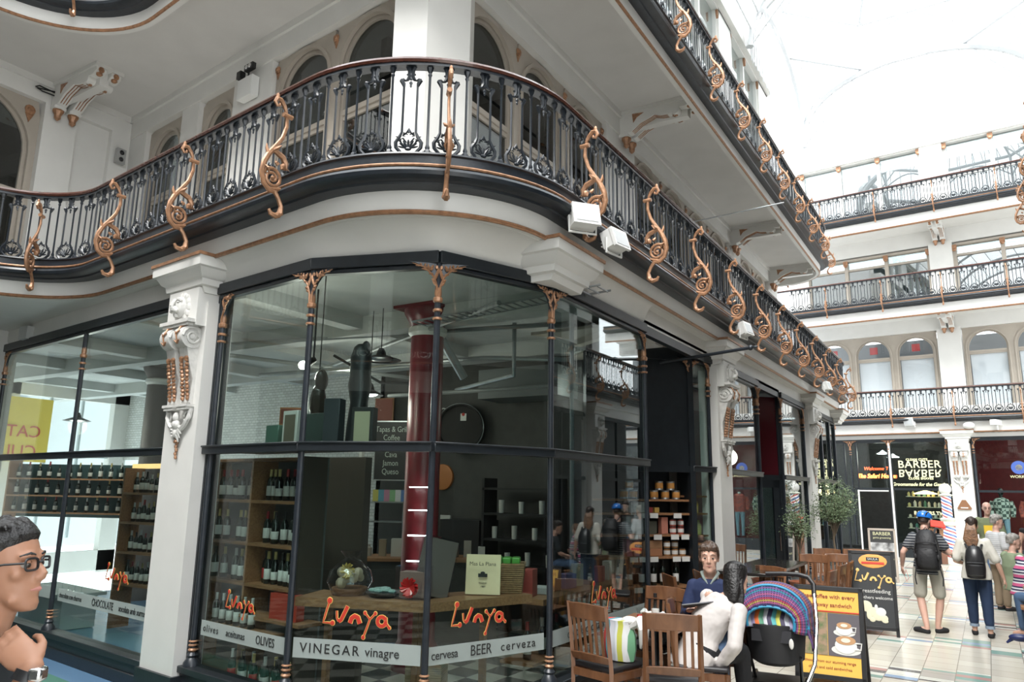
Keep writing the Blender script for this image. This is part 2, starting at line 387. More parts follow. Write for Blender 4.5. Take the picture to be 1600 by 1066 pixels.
# ---------------------------------------------------------------- fascias, decks and soffits of the two balconies
def inner(P, depth):                                                     # matching inner line under the deck
    return [(x-nx*depth, y-ny*depth) for x, y, nx, ny in P]
def strip(m, A, za, B, zb, mi=0):
    b = len(m.v); n = len(A)
    vs = [(x, y, za) for x, y in A]+[(x, y, zb) for x, y in B]
    m.add(vs, [(i, i+1, n+i+1, n+i) for i in range(n-1)], mi)
for P, dz, k in ((FP1, 0.0, 1), (FP2, 3.74, 2)):
    m = M(); m.sweep(P, [(0.215, 4.33), (0.20, 4.25), (0.19, 4.15), (0.18, 4.125), (0.10, 4.125), (0.10, 4.33)], z0=dz)
    S('trim_%d' % k, m, 'white')
    m = M(); m.sweep(P, [(0.175, 4.156), (0.195, 4.156), (0.206, 4.147), (0.198, 4.138), (0.204, 4.128), (0.19, 4.118), (0.175, 4.118)], z0=dz)
    S('trim_%d' % (k+2), m, 'gold')
POLYD = [(XR-3.2, 22.2), ]
def deck(name, P, o, z0, z1, inner_pts, m_):
    poly = offs(P, o)+inner_pts
    from mathutils.geometry import tessellate_polygon
    mm = M(); vs = [(x, y, z0) for x, y in poly]+[(x, y, z1) for x, y in poly]; n = len(poly)
    tr = tessellate_polygon([[V((x, y, 0)) for x, y in poly]])
    fs = [tuple(t) for t in tr]+[tuple(n+i for i in reversed(t)) for t in tr]+[(i, (i+1) % n, n+(i+1) % n, n+i) for i in range(n)]
    mm.add(vs, fs); return S(name, mm, m_, smooth=False)
# first-floor balcony: a slab from the balcony edge back to the shop front line and into the building
deck('ceiling_1', FP1, 0.12, 4.12, 4.50, [(-10.6, -3.2), (-15.5, -3.2), (-15.5, 12.0), (-12.3, 12.0), (-12.3, 22.0), (-6.6, 22.0)], 'white')
deck('ceiling_2', FP2, 0.12, 8.15, 8.30, [(-10.6, -3.2), (-15.5, -3.2), (-15.5, 12.0), (-12.3, 12.0), (-12.3, 22.0), (-6.6, 22.0)], 'soffit')
# ---------------------------------------------------------------- first-floor walls of the corner building
WX = -4.65                                                               # beam face on the right side
WL0 = V((-8.33, 6.21)); 
def Lp(x, off=0.0):
    """point on the upper left wall (beam face) at world x, moved inward by off"""
    t = (x-WL0.x)/LD.x; p = WL0+LD*t-LN*off; return p
def frameL(x, off=0.0):                                                   # local frame: x along +LD reversed (to the right), y inward
    return None
class Wall:
    """a vertical wall; u runs along the wall, w is depth into the building"""
    def __init__(s, p0, d, n): s.p0 = V(p0); s.d = V(d).normalized(); s.n = V(n).normalized()
    def P(s, u, w, z): q = s.p0+s.d*u+s.n*w; return V((q.x, q.y, z))
    def box(s, m, u0, u1, w0, w1, z0, z1, mi=0):
        vs = [s.P(u, w, z) for z in (z0, z1) for u, w in ((u0, w0), (u1, w0), (u1, w1), (u0, w1))]
        m.add(vs, [(3, 2, 1, 0), (4, 5, 6, 7), (0, 1, 5, 4), (1, 2, 6, 5), (2, 3, 7, 6), (3, 0, 4, 7)], mi)
    def mat(s, u, w, z):
        q = s.P(u, w, z); return MX(((s.d.x, s.n.x, 0, q.x), (s.d.y, s.n.y, 0, q.y), (0, 0, 1, q.z), (0, 0, 0, 1)))
def arch_window(W, u0, u1, z0, zs, ztop, name, frame='taupe', gl='glassup', blind=None, pane_z=None, medal=True, blind_top=None):
    """arched window between u0 and u1, springing at zs; frame face at w=0.1"""
    e = empty(name); e['kind'] = 'structure'
    uc = (u0+u1)/2; hw = (u1-u0)/2; ri = hw-0.16; n = 16
    m = M()
    # spandrel panel with arched opening
    top = zs+hw+0.02; zt = max(ztop, zs+ri+0.05)
    for w0, w1, r, ex in ((0.10, 0.16, ri+0.09, 0.0), (0.07, 0.13, ri+0.05, 0.05)):
        outer = []; inn = []
        for i in range(n+1):
            a = pi-pi*i/n; inn.append((uc+r*cos(a), zs+r*sin(a)))
            if ex: outer.append((uc+(r+ex)*cos(a), zs+(r+ex)*sin(a)))
            else:
                c, s_ = cos(a), sin(a); k = min(hw/max(abs(c), 1e-6), (zt-zs)/max(s_, 1e-6)); outer.append((uc+k*c, zs+k*s_))
        b = len(m.v); vs = []
        for w in (w0, w1): vs += [W.P(u, w, z) for u, z in inn]+[W.P(u, w, z) for u, z in outer]
        k = n+1; fs = []
        for i in range(n):
            fs += [(i, i+1, k+i+1, k+i), (2*k+i, 3*k+i, 3*k+i+1, 2*k+i+1), (i, 2*k+i, 2*k+i+1, i+1), (k+i, k+i+1, 3*k+i+1, 3*k+i)]
        m.add(vs, fs)
    for sg, ua in ((1, u0), (-1, u1)):
        a, b_ = sorted((ua, ua+sg*(hw-ri-0.09))); W.box(m, a, b_, 0.10, 0.16, z0, zs)
        a, b_ = sorted((ua+sg*(hw-ri-0.10), ua+sg*(hw-ri-0.05))); W.box(m, a, b_, 0.07, 0.13, z0, zs)
    # inner sash ring
    ring_i = [(uc+ri*cos(pi-pi*i/n), zs+ri*sin(pi-pi*i/n)) for i in range(n+1)]; ring_o = [(uc+(ri+0.09)*cos(pi-pi*i/n), zs+(ri+0.09)*sin(pi-pi*i/n)) for i in range(n+1)]
    k = n+1; vs = [W.P(u, w, z) for w in (0.14, 0.20) for u, z in ring_i+ring_o]; fs = []
    for i in range(n): fs += [(i, i+1, k+i+1, k+i), (2*k+i, 3*k+i, 3*k+i+1, 2*k+i+1), (i, 2*k+i, 2*k+i+1, i+1)]
    m.add(vs, fs)
    for a, b_ in ((uc-ri-0.09, uc-ri), (uc+ri, uc+ri+0.09)): W.box(m, a, b_, 0.14, 0.20, z0, zs)
    tz = pane_z or zs-0.42
    W.box(m, uc-ri, uc+ri, 0.13, 0.20, tz-0.05, tz+0.02); W.box(m, uc-ri, uc+ri, 0.15, 0.20, tz-0.11, tz-0.05); W.box(m, uc-ri, uc+ri, 0.13, 0.2, z0, z0+0.1)
    m.build('window_frame', frame, e)
    g = M(); pts = [W.P(u, 0.175, z) for u, z in ring_i]+[W.P(uc+ri, 0.175, z0), W.P(uc-ri, 0.175, z0)]; g.extr(pts, V((W.n.x, W.n.y, 0))*0.008); g.build('pane', gl, e, smooth=False)
    if blind:
        b = M(); W.box(b, uc-ri+0.02, uc+ri-0.02, 0.24, 0.26, z0, blind_top or tz-0.1); b.build('blind', blind, e)
    return e
def gilt_boss(W, u, z, r=0.055, nm='gilt_rosette'):
    m = M(); m.T = W.mat(u, 0.09, z)
    ax = MX.Rotation(pi/2, 3, 'X')
    m.lathe([(r, 0), (r*0.95, 0.012), (r*0.6, 0.018), (r*0.5, 0.03), (0.005, 0.034)], n=10, axis=ax)
    m.extr([(-r*0.8, 0, -r*0.7), (r*0.8, 0, -r*0.7), (0, 0, -r*2.6)], (0, 0.01, 0))
    return m
bossm = M()
WallR = Wall((WX, 5.86), (0, 1), (-1, 0)); WallL = Wall((-4.65, Lp(-4.65).y), LD, -LN)
ZB = 7.76                                                                # underside of the beam
def bosses(W, us):
    for u in us:
        b = gilt_boss(W, u, ZB-0.13); bossm.add(b.v, b.f)
        mm = b
bm = M()
WallR.box(bm, 0.0, 16.0, 0.0, 0.6, ZB, 8.17); WallL.box(bm, 0.0, 7.45, 0.0, 0.6, ZB, 8.17)
WallR.box(bm, 0.0, 16.0, -0.04, 0.0, 8.05, 8.15); WallL.box(bm, 0.0, 7.4, -0.04, 0.0, 8.05, 8.15)
S('trim_5', bm, 'white')
wi = 0
def U(x): return (V((x, Lp(x).y))-WallL.p0).dot(WallL.d)
wl = [(U(-5.33), U(-6.61)), (U(-6.61), U(-7.90)), (U(-8.83), U(-9.80)), (U(-10.3), U(-11.45))]
n_ = 0
for u0, u1 in wl:
    n_ += 1; arch_window(WallL, u0, u1, 4.5, 7.15 if u1-u0 > 1.1 else 7.2, ZB, 'window_%d' % n_, pane_z=6.55)
wr = [(0.42, 1.72), (1.72, 3.02), (3.02, 4.32), (5.45, 6.87), (6.87, 8.29), (8.29, 9.71), (9.71, 11.13), (12.1, 13.5), (13.5, 14.9)]
for i, (u0, u1) in enumerate(wr):
    n_ += 1; arch_window(WallR, u0, u1, 4.5, 7.13, ZB, 'window_%d' % n_, blind='blind', pane_z=6.45)
pm = M()
for W, lst in ((WallL, [(0.0, U(-5.33)), (U(-7.9), U(-8.83)), (U(-9.8), U(-10.3)), (U(-11.45), U(-12.06))]), (WallR, [(0.0, 0.42), (4.32, 5.45), (11.13, 12.1), (14.9, 16.0)])):
    for u0, u1 in lst: W.box(pm, u0, u1, 0.02, 0.5, 4.5, ZB)
# chamfered pier on the corner
pm.prism([(-5.35, 5.90), (-4.98, 5.42), (-4.60, 5.52), (-4.42, 6.05), (-4.62, 6.4), (-5.2, 6.5)], 4.5, 8.17)
S('wall_upper', pm, 'white')
gb = []
first = None
for W, us in ((WallL, [U(-6.61), U(-7.86), U(-5.4)]), (WallR, [1.72, 3.02, 4.28, 6.87, 8.29, 9.71, 11.1, 13.5])):
    for u in us:
        b = gilt_boss(W, u, ZB-0.14); b.build('gilt_rosette', 'gold', label='small gilt rosette in a spandrel between the upper arched windows', cat='ornament', group='gilt rosettes between the first-floor arches')
# left wing wall (faces right) with an arched window, its pier and panel
WallW = Wall((-12.0, 6.6), (0, -1), (-1, 0))
lm = M()
WallW.box(lm, 0, 6.4, 0, 0.5, 7.8, 8.17); WallW.box(lm, 0, 6.4, -0.04, 0, 8.05, 8.15)
WallW.box(lm, 0, 0.32, 0.0, 0.5, 4.5, 7.8); WallW.box(lm, 0.32, 0.9, 0.10, 0.5, 4.5, 7.8); WallW.box(lm, 0.9, 1.4, -0.02, 0.5, 4.5, 7.8)
WallW.box(lm, 3.2, 6.4, 0, 0.5, 4.5, 7.8)
S('wall_left', lm, 'white')
n_ += 1; arch_window(WallW, 1.4, 3.2, 4.5, 6.95, 7.8, 'window_%d' % n_, gl='glassup', pane_z=6.3)
b = gilt_boss(WallW, 1.56, 7.62, 0.08); b.build('gilt_rosette', 'gold', label='gilt rosette beside the far left upper arched window', cat='ornament')
# rooms behind the upper windows: floor-to-ceiling back walls
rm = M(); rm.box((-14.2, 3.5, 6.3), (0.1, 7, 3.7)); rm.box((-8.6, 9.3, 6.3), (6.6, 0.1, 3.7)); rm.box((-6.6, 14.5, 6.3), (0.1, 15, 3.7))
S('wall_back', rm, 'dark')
cm = M()
for i in range(5): cm.box((-8.2+i*0.05, 7.2+i*0.4, 8.0), (7, 0.12, 0.06)); 
# upper storey (second floor) walls with plain mullioned windows
n2 = M(); WallR.box(n2, -0.4, 16.0, 0, 0.5, 13.85, 15.0); WallR.box(n2, -0.4, 16, -0.15, 0, 13.9, 14.15); WallR.box(n2, -0.4, 16, 0, 0.3, 12.3, 12.6)
WallL.box(n2, 0.0, 7.4, 0, 0.5, 13.85, 15.0)
for u0, u1 in ((-0.4, 0.42), (4.32, 5.45), (11.0, 12.1), (14.9, 16.0)): WallR.box(n2, u0, u1, 0, 0.5, 8.3, 13.9)
for u0, u1 in ((0, 0.7), (3.2, 4.1), (6.9, 7.4)): WallL.box(n2, u0, u1, 0, 0.5, 8.3, 13.9)
WallR.box(n2, -0.4, 16.0, 0.1, 0.3, 8.3, 9.0); WallL.box(n2, 0, 7.4, 0.1, 0.3, 8.3, 9.0)
S('wall_top', n2, 'white')
for W, spans in ((WallR, [(0.42, 4.32, 3), (5.45, 11.0, 4), (12.1, 14.9, 2)]), (WallL, [(0.7, 3.2, 2), (4.1, 6.9, 2)])):
    for u0, u1, k in spans:
        n_ += 1; e = empty('window_%d' % n_); e['kind'] = 'structure'; mf = M(); mg = M()
        for i in range(k+1):
            u = u0+(u1-u0)*i/k; W.box(mf, u-0.05, u+0.05, 0.06, 0.22, 9.0, 13.85)
            c = M(); c.T = W.mat(u, 0.0, 13.76); c.extr([(-0.06, 0, 0.08), (0.06, 0, 0.08), (0.05, 0, -0.02), (0.0, 0, -0.14), (-0.05, 0, -0.02)], (0, 0.06, 0)); c.build('gilt_corbel', 'gold', e)
        W.box(mf, u0, u1, 0.08, 0.2, 11.5, 11.56); W.box(mf, u0, u1, 0.08, 0.2, 9.0, 9.08)
        W.box(mg, u0, u1, 0.15, 0.16, 9.0, 13.85); mf.build('window_frame', 'white', e); mg.build('pane', 'glassbk', e, smooth=False)
# ---------------------------------------------------------------- console brackets under the second-floor balcony
def console(loc, rz, label, group=None, L=1.22, copy_of=None):
    if copy_of: return dup(copy_of, loc, rz, label, group)
    e = empty('console_bracket', loc, rz, label=label, cat='bracket', group=group)
    # local: y outward from the wall, z=0 at the soffit
    m = M()
    for s in (-1, 1):
        x0 = 0.04*s if s > 0 else -0.19; 
        prof = [(0, -0.02), (L, -0.02), (L, -0.12), (L-0.10, -0.17), (L-0.24, -0.16), (L-0.34, -0.24), (L-0.52, -0.22), (L-0.62, -0.18), (0.55, -0.20), (0.35, -0.27), (0.2, -0.38), (0.12, -0.40), (0.0, -0.40)]
        m.extr([(x0, y, z) for y, z in prof], (0.15, 0, 0))
        m.tube([(x0-0.005, L-0.27, -0.19), (x0+0.155, L-0.27, -0.19)], 0.072, 12)
        m.box((x0+0.075, 0.06, -0.42), (0.18, 0.16, 0.05))
    m.box((0, L/2, -0.03), (0.44, L+0.06, 0.06)); m.box((0, L/2, -0.16), (0.14, L-0.2, 0.25))
    m.build('console_body', 'white', e)
    g = M()
    for x0 in (-0.19, 0.04):
        for k in (0.035, 0.075, 0.115):
            pts = [(x0+k, y, z-0.002) for y, z in ((0.16, -0.38), (0.22, -0.365), (0.36, -0.27), (0.55, -0.205), (L-0.62, -0.185), (L-0.5, -0.225), (L-0.4, -0.235))]
            g.tube(pts, 0.008, 4)
        m3 = [(x0+0.075+0.05*a*(1-abs(b)), L-0.06+0.05*b, -0.145-0.0*a) for a, b in ((-1, -0.2), (-0.7, 0.4), (0, 1), (0.7, 0.4), (1, -0.2), (0, -1))]
        g.ball((x0+0.075, L-0.05, -0.15), (0.05, 0.05, 0.035), 7, 5); g.ball((x0+0.075, L+0.0, -0.10), (0.045, 0.03, 0.05), 7, 5)
        g.ball((x0+0.075, L-0.27, -0.262), (0.03, 0.03, 0.012), 6, 4); g.tube([(x0+0.04, L-0.3, -0.26), (x0+0.075, L-0.33, -0.255), (x0+0.11, L-0.3, -0.26)], 0.008, 4)
        g.lathe([(0.015, -0.62), (0.05, -0.58), (0.05, -0.53), (0.085, -0.47), (0.08, -0.445)], c=(x0+0.075, 0.08, 0), n=8)
        sx = -1 if x0 < 0 else 1
        xs = x0 if x0 < 0 else x0+0.15
        g.extr([(xs, 0.22, -0.08), (xs, 0.42, -0.10), (xs, 0.3, -0.16), (xs, 0.24, -0.24)], (0.008*sx, 0, 0))
    g.build('gilt_leafwork', 'gold', e)
    return e
ZS = 8.15
c0 = console((WX, 10.85, ZS), -pi/2, 'white console bracket with gilt flutes under the second-floor soffit, nearest on the right side')
console((WX, 17.25, ZS), -pi/2, 'white console bracket with gilt flutes under the second-floor soffit, farther along the right side', copy_of=c0)
console((WX, 21.0, ZS), -pi/2, 'white console bracket at the far rounded end of the second-floor soffit', copy_of=c0)
console((-11.98, 5.47, ZS), -pi/2, 'white double console bracket with gilt flutes at upper left beside the arched window', copy_of=c0)
d_ = dup(c0, (-4.75, 5.75, ZS), -pi/4-0.05, 'white double console bracket on top of the corner pier at the top edge')
# ---------------------------------------------------------------- shop front at ground level
G0 = V((-6.33, 4.59)); G1 = V((-4.86, 4.43)); G2 = V((-3.76, 4.80)); G3 = V((XR, 5.95)); G4 = V((XR, 8.21))
Lq = lambda x: V((x, LP.y+(x-LP.x)/LD.x*LD.y))
ZF = 3.907; ZT = 2.30
# fascia from frame top to balcony soffit
fm = M()
def vstrip(m, A, B, z0, z1, t=0.12):
    A = V(A); B = V(B); d = (B-A).normalized(); n = V((-d.y, d.x))
    m.prism([(A.x, A.y), (B.x, B.y), (B.x+n.x*t, B.y+n.y*t), (A.x+n.x*t, A.y+n.y*t)], z0, z1)
vstrip(fm, Lq(-12.07), Lq(-6.95), ZF, 4.13)
vstrip(fm, Lq(-7.0), G0, ZF, 4.13); vstrip(fm, G4, V((XR, 21.3)), ZF, 4.13)
# smooth cove at the rounded corner, from the faceted frame head to the balcony edge
poly = [G0, G1, G2, G3, G4]
seg = []; 
for i in range(4):
    for k in range(6): seg.append(poly[i].lerp(poly[i+1], k/6))
seg.append(G4)
edge = offs(FP1, 0.14)
sA = locate(FP1, 0.14, G0); sB = locate(FP1, 0.14, G4)
def at_s(P, o, s):
    pts = [V(q) for q in offs(P, o)]; a = 0
    for i in range(len(pts)-1):
        L = (pts[i+1]-pts[i]).length
        if a+L >= s: return pts[i].lerp(pts[i+1], (s-a)/L)
        a += L
    return pts[-1]
rows = []
for q in seg:
    s_ = locate(FP1, 0.14, q); e_ = at_s(FP1, 0.14, s_); rows.append((q, e_))
b0 = len(fm.v); K = 6; vs = []
for q, e_ in rows:
    for k in range(K+1):
        t = k/K; p = q.lerp(e_, t); z = ZF+(4.125-ZF)*sin(t*pi/2)**0.8 if t > 0 else ZF; vs.append((p.x, p.y, z))
fm.add(vs, [(i*(K+1)+k, i*(K+1)+k+1, (i+1)*(K+1)+k+1, (i+1)*(K+1)+k) for i in range(len(rows)-1) for k in range(K)])
S('trim_6', fm, 'white', ang=50)

def spandrel(m, x, s, w=0.19, h=0.26, t=0.03):
    """black quarter-arch filler under the head of a bay; x is the post line, s the side"""
    pts = [(x, 0, 0)]
    for i in range(9):
        a = i/8*pi/2; pts.append((x+s*(w*(1-cos(a))+0.0) if False else x+s*w*(1-sin(a)), 0, -h*(1-cos(a)) if False else -h+h*(1-cos(a)) if False else -h*(1-(1-cos(pi/2-a)))))
    return pts
def spandrel_mesh(m, s, w=0.25, h=0.30, y=0.0, t=0.03, mi=0, inset=0.0):
    pts = [(s*0.0, y, -inset)]
    n = 9
    for i in range(n+1):
        a = pi/2*i/n                                                     # quarter ellipse from (w, 0) to (0, -h)
        pts.append((s*(w-w*sin(a))+s*0.0, y, -(h-h*cos(a))-inset))
    m.extr(pts, (0, t, 0), mi)
def post(parent, p, ang, full=True, base=True, zs=0.33, sides=(1, -1)):
    """cast-iron shop-front column with gilt rings and a leafy bracket each side; ang = facing"""
    e = empty('column', (p.x, p.y, 0), ang, parent=parent)
    m = M(); m.cyl((0, 0, zs), (0, 0, 3.72), 0.027, n=10)
    if base: m.lathe([(0.075, zs), (0.07, zs+0.03), (0.04, zs+0.07), (0.05, zs+0.09), (0.032, zs+0.115)], n=12)
    m.lathe([(0.034, 3.5), (0.045, 3.55), (0.028, 3.6)], n=10)
    for s in sides: spandrel_mesh(m, s, y=-0.012)
    m2 = M()
    for s in sides:
        M0 = M(); spandrel_mesh(M0, s, y=-0.012, t=0.024); m2.add([(x, y, z+3.80) for x, y, z in M0.v], M0.f)
    m.v = m.v[:]; mm = M(); mm.cyl((0, 0, zs), (0, 0, 3.80), 0.027, n=10)
    if base: mm.lathe([(0.075, zs), (0.07, zs+0.03), (0.04, zs+0.07), (0.05, zs+0.09), (0.032, zs+0.115)], n=12)
    mm.add(m2.v, m2.f); mm.build('shaft', 'iron', e)
    g = M()
    for z0, h in ((3.46, 0.05), (3.38, 0.028), (3.31, 0.024)): g.lathe([(0.029, z0), (0.040, z0+h*0.2), (0.040, z0+h*0.8), (0.029, z0+h)], n=10)
    if base:
        for z0, h in ((zs+0.12, 0.03), (zs+0.165, 0.022), (zs+0.2, 0.018)): g.lathe([(0.03, z0), (0.042, z0+h/2), (0.03, z0+h)], n=10)
    g.lathe([(0.028, 3.51), (0.031, 3.54), (0.026, 3.60)], n=8)
    for s in sides:
        y = -0.022
        g.tube([(s*0.010, y, 3.5), (s*0.016, y, 3.60), (s*0.045, y, 3.68), (s*0.12, y, 3.755), (s*0.225, y, 3.785)], [0.009, 0.010, 0.010, 0.008, 0.003], 5)
        for a, b, r in (((0.03, 3.63), (0.062, 3.66), .010), ((0.02, 3.68), (0.004, 3.76), .010), ((0.085, 3.72), (0.095, 3.785), .010), ((0.10, 3.735), (0.15, 3.74), .008), ((0.15, 3.77), (0.16, 3.79), .007), ((0.16, 3.765), (0.20, 3.765), .007)):
            g.tube([(s*a[0], y, a[1]), (s*(a[0]+b[0])/2, y-0.006, (a[1]+b[1])/2), (s*b[0], y, b[1])], [r*0.8, r*1.3, r*0.3], 5)
        for a, b, r in (((0.018, 3.60), (0.052, 3.635), .010), ((0.03, 3.66), (0.012, 3.73), .012), ((0.05, 3.70), (0.085, 3.70), .010), ((0.07, 3.73), (0.05, 3.78), .012), ((0.10, 3.755), (0.13, 3.745), .009), ((0.12, 3.765), (0.115, 3.79), .009)):
            g.tube([(s*a[0], y, a[1]), (s*(a[0]+b[0])/2, y-0.006, (a[1]+b[1])/2), (s*b[0], y, b[1])], [r*0.8, r*1.25, r*0.35], 5)
        g.ball((s*0.02, y, 3.76), (0.016, 0.01, 0.02), 6, 4)
    g.build('gilt_leafwork', 'gold', e)
    return e
WN = [100]
def bay(A, B, label_posts=(True, True), zs=0.33, lower=True, heads=True, glassm='glass'):
    WN[0] += 1; e = empty('window_%d' % WN[0]); e['kind'] = 'structure'
    A = V(A); B = V(B); d = (B-A).normalized(); L = (B-A).length; n = V((-d.y, d.x)); ang = atan2(d.y, d.x)
    W = Wall(A, d, n); m = M()
    W.box(m, -0.01, L+0.01, -0.05, 0.07, 3.80, ZF); W.box(m, -0.01, L+0.01, -0.02, 0.05, 3.76, 3.80)
    W.box(m, -0.01, L+0.01, -0.055, 0.04, ZT-0.075, ZT); W.box(m, -0.01, L+0.01, -0.07, 0.02, ZT-0.012, ZT+0.006)
    W.box(m, -0.03, L+0.03, -0.08, 0.1, zs-0.06, zs); W.box(m, -0.03, L+0.03, -0.05, 0.1, 0.0, zs-0.06); W.box(m, -0.03, L+0.03, -0.07, 0.0, 0.0, 0.12)
    bev(m.build('window_frame', 'frame', e), 0.006, 1)
    g = M(); W.box(g, 0, L, 0.02, 0.03, ZT, 3.80); g.build('upper_pane', glassm, e, smooth=False)
    g = M(); W.box(g, 0, L, 0.02, 0.03, zs, ZT-0.07); g.build('lower_pane', glassm, e, smooth=False)
    return e, W, L, ang
bays = {}
bays['A'] = bay(G0, G1); bays['B'] = bay(G1, G2); bays['C'] = bay(G2, G3); MT['glassd'] = glass('dimmed_shop_glass', (0.62, 0.70, 0.70), 1.5, 2.6); bays['D'] = bay(G3, G4, glassm='glassd')  # right bay: tint darkened and reflection raised in place of an unlit room
ba1 = Lq(-12.07); ba2 = Lq(-9.37); ba3 = Lq(-6.93)
bays['L1'] = bay(ba1, ba2, zs=0.27); bays['L2'] = bay(ba2, ba3, zs=0.27)
def face(A, B): d = (V(B)-V(A)).normalized(); return atan2(d.y, d.x)
fr = bays['A'][0]
post(bays['A'][0], G0+V((0.06, 0)), face(G0, G1), sides=(1,)); post(bays['A'][0], G1, (face(G0, G1)+face(G1, G2))/2)
post(bays['B'][0], G2, (face(G1, G2)+face(G2, G3))/2); post(bays['C'][0], G3, (face(G2, G3)+face(G3, G4))/2)
post(bays['D'][0], G4, pi/2, sides=(-1,)); post(bays['L1'][0], ba2, face(ba1, ba2), zs=0.27, sides=()); post(bays['L1'][0], ba1+LD*-0.12, face(ba1, ba2), sides=(1,))
# thick black jamb beside the first pilaster
m = M(); vstrip(m, G0-V((0.13, -0.01)), G0, 0.0, ZF, 0.14); m.build('jamb', 'frame', bays['A'][0])

# lettering bands and the shop's red script on the glass
MT['frost'] = mat('etched_band', (0.40, 0.45, 0.43), 0.85)
MT['ink'] = mat('black_lettering', (0.015, 0.015, 0.015), 0.5)
MT['lred'] = mat('red_lettering', (0.50, 0.035, 0.02), 0.5); MT['lyel'] = mat('yellow_outline', (0.72, 0.50, 0.14), 0.5)
nt = MT['frost'].node_tree; bs = nt.nodes['Principled BSDF']; bs.inputs['Alpha'].default_value = 0.62
def band(key, u0, u1, z0, z1, txts, logo=None):
    e, W, L, ang = bays[key]; m = M(); W.box(m, u0, u1, 0.012, 0.0165, z0, z1); m.build('etched_band', 'frost', e, smooth=False)
    for body, u, size, sp, sx in txts:
        q = W.P(u, 0.008, (z0+z1)/2); text('band_lettering', body, size, 'ink', e, q, (pi/2, 0, ang), 0.001, align='LEFT', space=sp, sx=sx)
    if logo:
        u, z, h = logo; lunya(e, W, u, z, h)
def lunya_strokes():
    """the hand-drawn word: strokes in a 4.6 x 1.6 box (u right, v up, baseline 0)"""
    ring = [(3.88+.27*cos(t), .30+.27*sin(t)) for t in [0.5+i*5.9/12 for i in range(13)]]
    S_ = [([(0.37, 1.34), (0.15, 0.60), (0.0, 0.05), (0.64, 0.04)], 0.045), ([(0.88, 0.78), (0.92, 0.36), (1.04, 0.17)], 0.05), ([(1.04, 0.17), (1.20, 0.26), (1.42, 0.70), (1.60, 1.08)], 0.125),
          ([(1.80, 0.10), (1.90, 0.40), (2.10, 0.53), (2.32, 0.45), (2.46, 0.10)], 0.13), ([(2.79, 0.72), (3.08, 0.42)], 0.05), ([(3.43, 0.72), (3.10, 0.38), (2.92, -0.15), (2.73, -0.66)], 0.05),
          (ring, 0.12), ([(4.16, 0.55), (4.18, 0.20), (4.38, -0.03)], 0.06)]
    dots = [(0.37, 1.36, 0.18), (0.64, 0.05, 0.15), (2.77, 0.74, 0.11), (3.45, 0.74, 0.11), (2.72, -0.68, 0.12), (4.40, -0.05, 0.09)]
    return S_, dots
def lunya(parent, W, u, z, h, w=0.012, m1='lred', m2='lyel', k0=1.0, sgn=1):
    k = h/2.1; S_, dots = lunya_strokes(); a = M(); b = M()
    for pts, r in S_:
        P = []
        for i in range(len(pts)-1):
            for t in (0, 0.5): P.append((pts[i][0]*(1-t)+pts[i+1][0]*t, pts[i][1]*(1-t)+pts[i+1][1]*t))
        P.append(pts[-1])
        for mm, rr, ww in ((a, r, w-0.004), (b, r+0.035, w)):
            mm.tube([W.P(u+x*k*sgn, ww, z+y*k) for x, y in P], rr*k*k0, 6, flat=(1, 1) if False else None)
    for x, y, r in dots:
        a.ball(W.P(u+x*k*sgn, w-0.004, z+y*k), r*k, 8, 6); b.ball(W.P(u+x*k*sgn, w, z+y*k), (r+0.035)*k, 8, 6)
    nv = V((W.n.x, W.n.y, 0)); 
    for mm, ww in ((a, w-0.004), (b, w)):                                # press the strokes flat against the glass
        c0_ = W.P(0, ww, 0)
        nn = []
        for p in mm.v:
            p = V(p); dd = (p-c0_).dot(nv); nn.append(tuple(p-nv*dd*0.9))
        mm.v = nn
    b.build('logo_outline', m2, parent); a.build('logo_script', m1, parent)
band('A', 0.16, 1.44, 0.605, 0.735, [('olives', 0.20, 0.085, 1.25, 1), ('aceitunas', 0.57, 0.085, 1.0, 0.92), ('OLIVES', 1.02, 0.10, 1.0, 0.85)], (0.53, 0.88, 0.19*1.1))
band('B', 0.04, 1.12, 0.60, 0.75, [('VINEGAR', 0.10, 0.105, 1.25, 1.0), ('vinagre', 0.66, 0.10, 1.0, 1.0)], (0.29, 0.87, 0.27))
band('C', 0.04, 1.18, 0.60, 0.735, [('cervesa', 0.06, 0.095, 0.95, 0.9), ('BEER', 0.42, 0.115, 1.0, 0.85), ('cerveza', 0.72, 0.10, 1.2, 1.0)], (0.24, 0.87, 0.25))
band('D', 0.05, 2.2, 0.60, 0.735, [('c\u00f2ctels cocktails', 0.35, 0.11, 1.05, 1)], (0.85, 0.88, 0.27))
band('L1', 0.3, 2.62, 0.60, 0.735, [('torrons TURRONES nougat', 0.4, 0.10, 1.1, 1)], (0.7, 0.9, 0.24))
band('L2', 0.12, 2.38, 0.60, 0.735, [('chocolate con churros', 0.16, 0.08, 1.0, 0.8), ('CHOCOLATE', 1.0, 0.11, 1.0, 0.75), ('xocolata amb xurros', 1.62, 0.09, 0.95, 0.8)], (1.25, 0.93, 0.24))

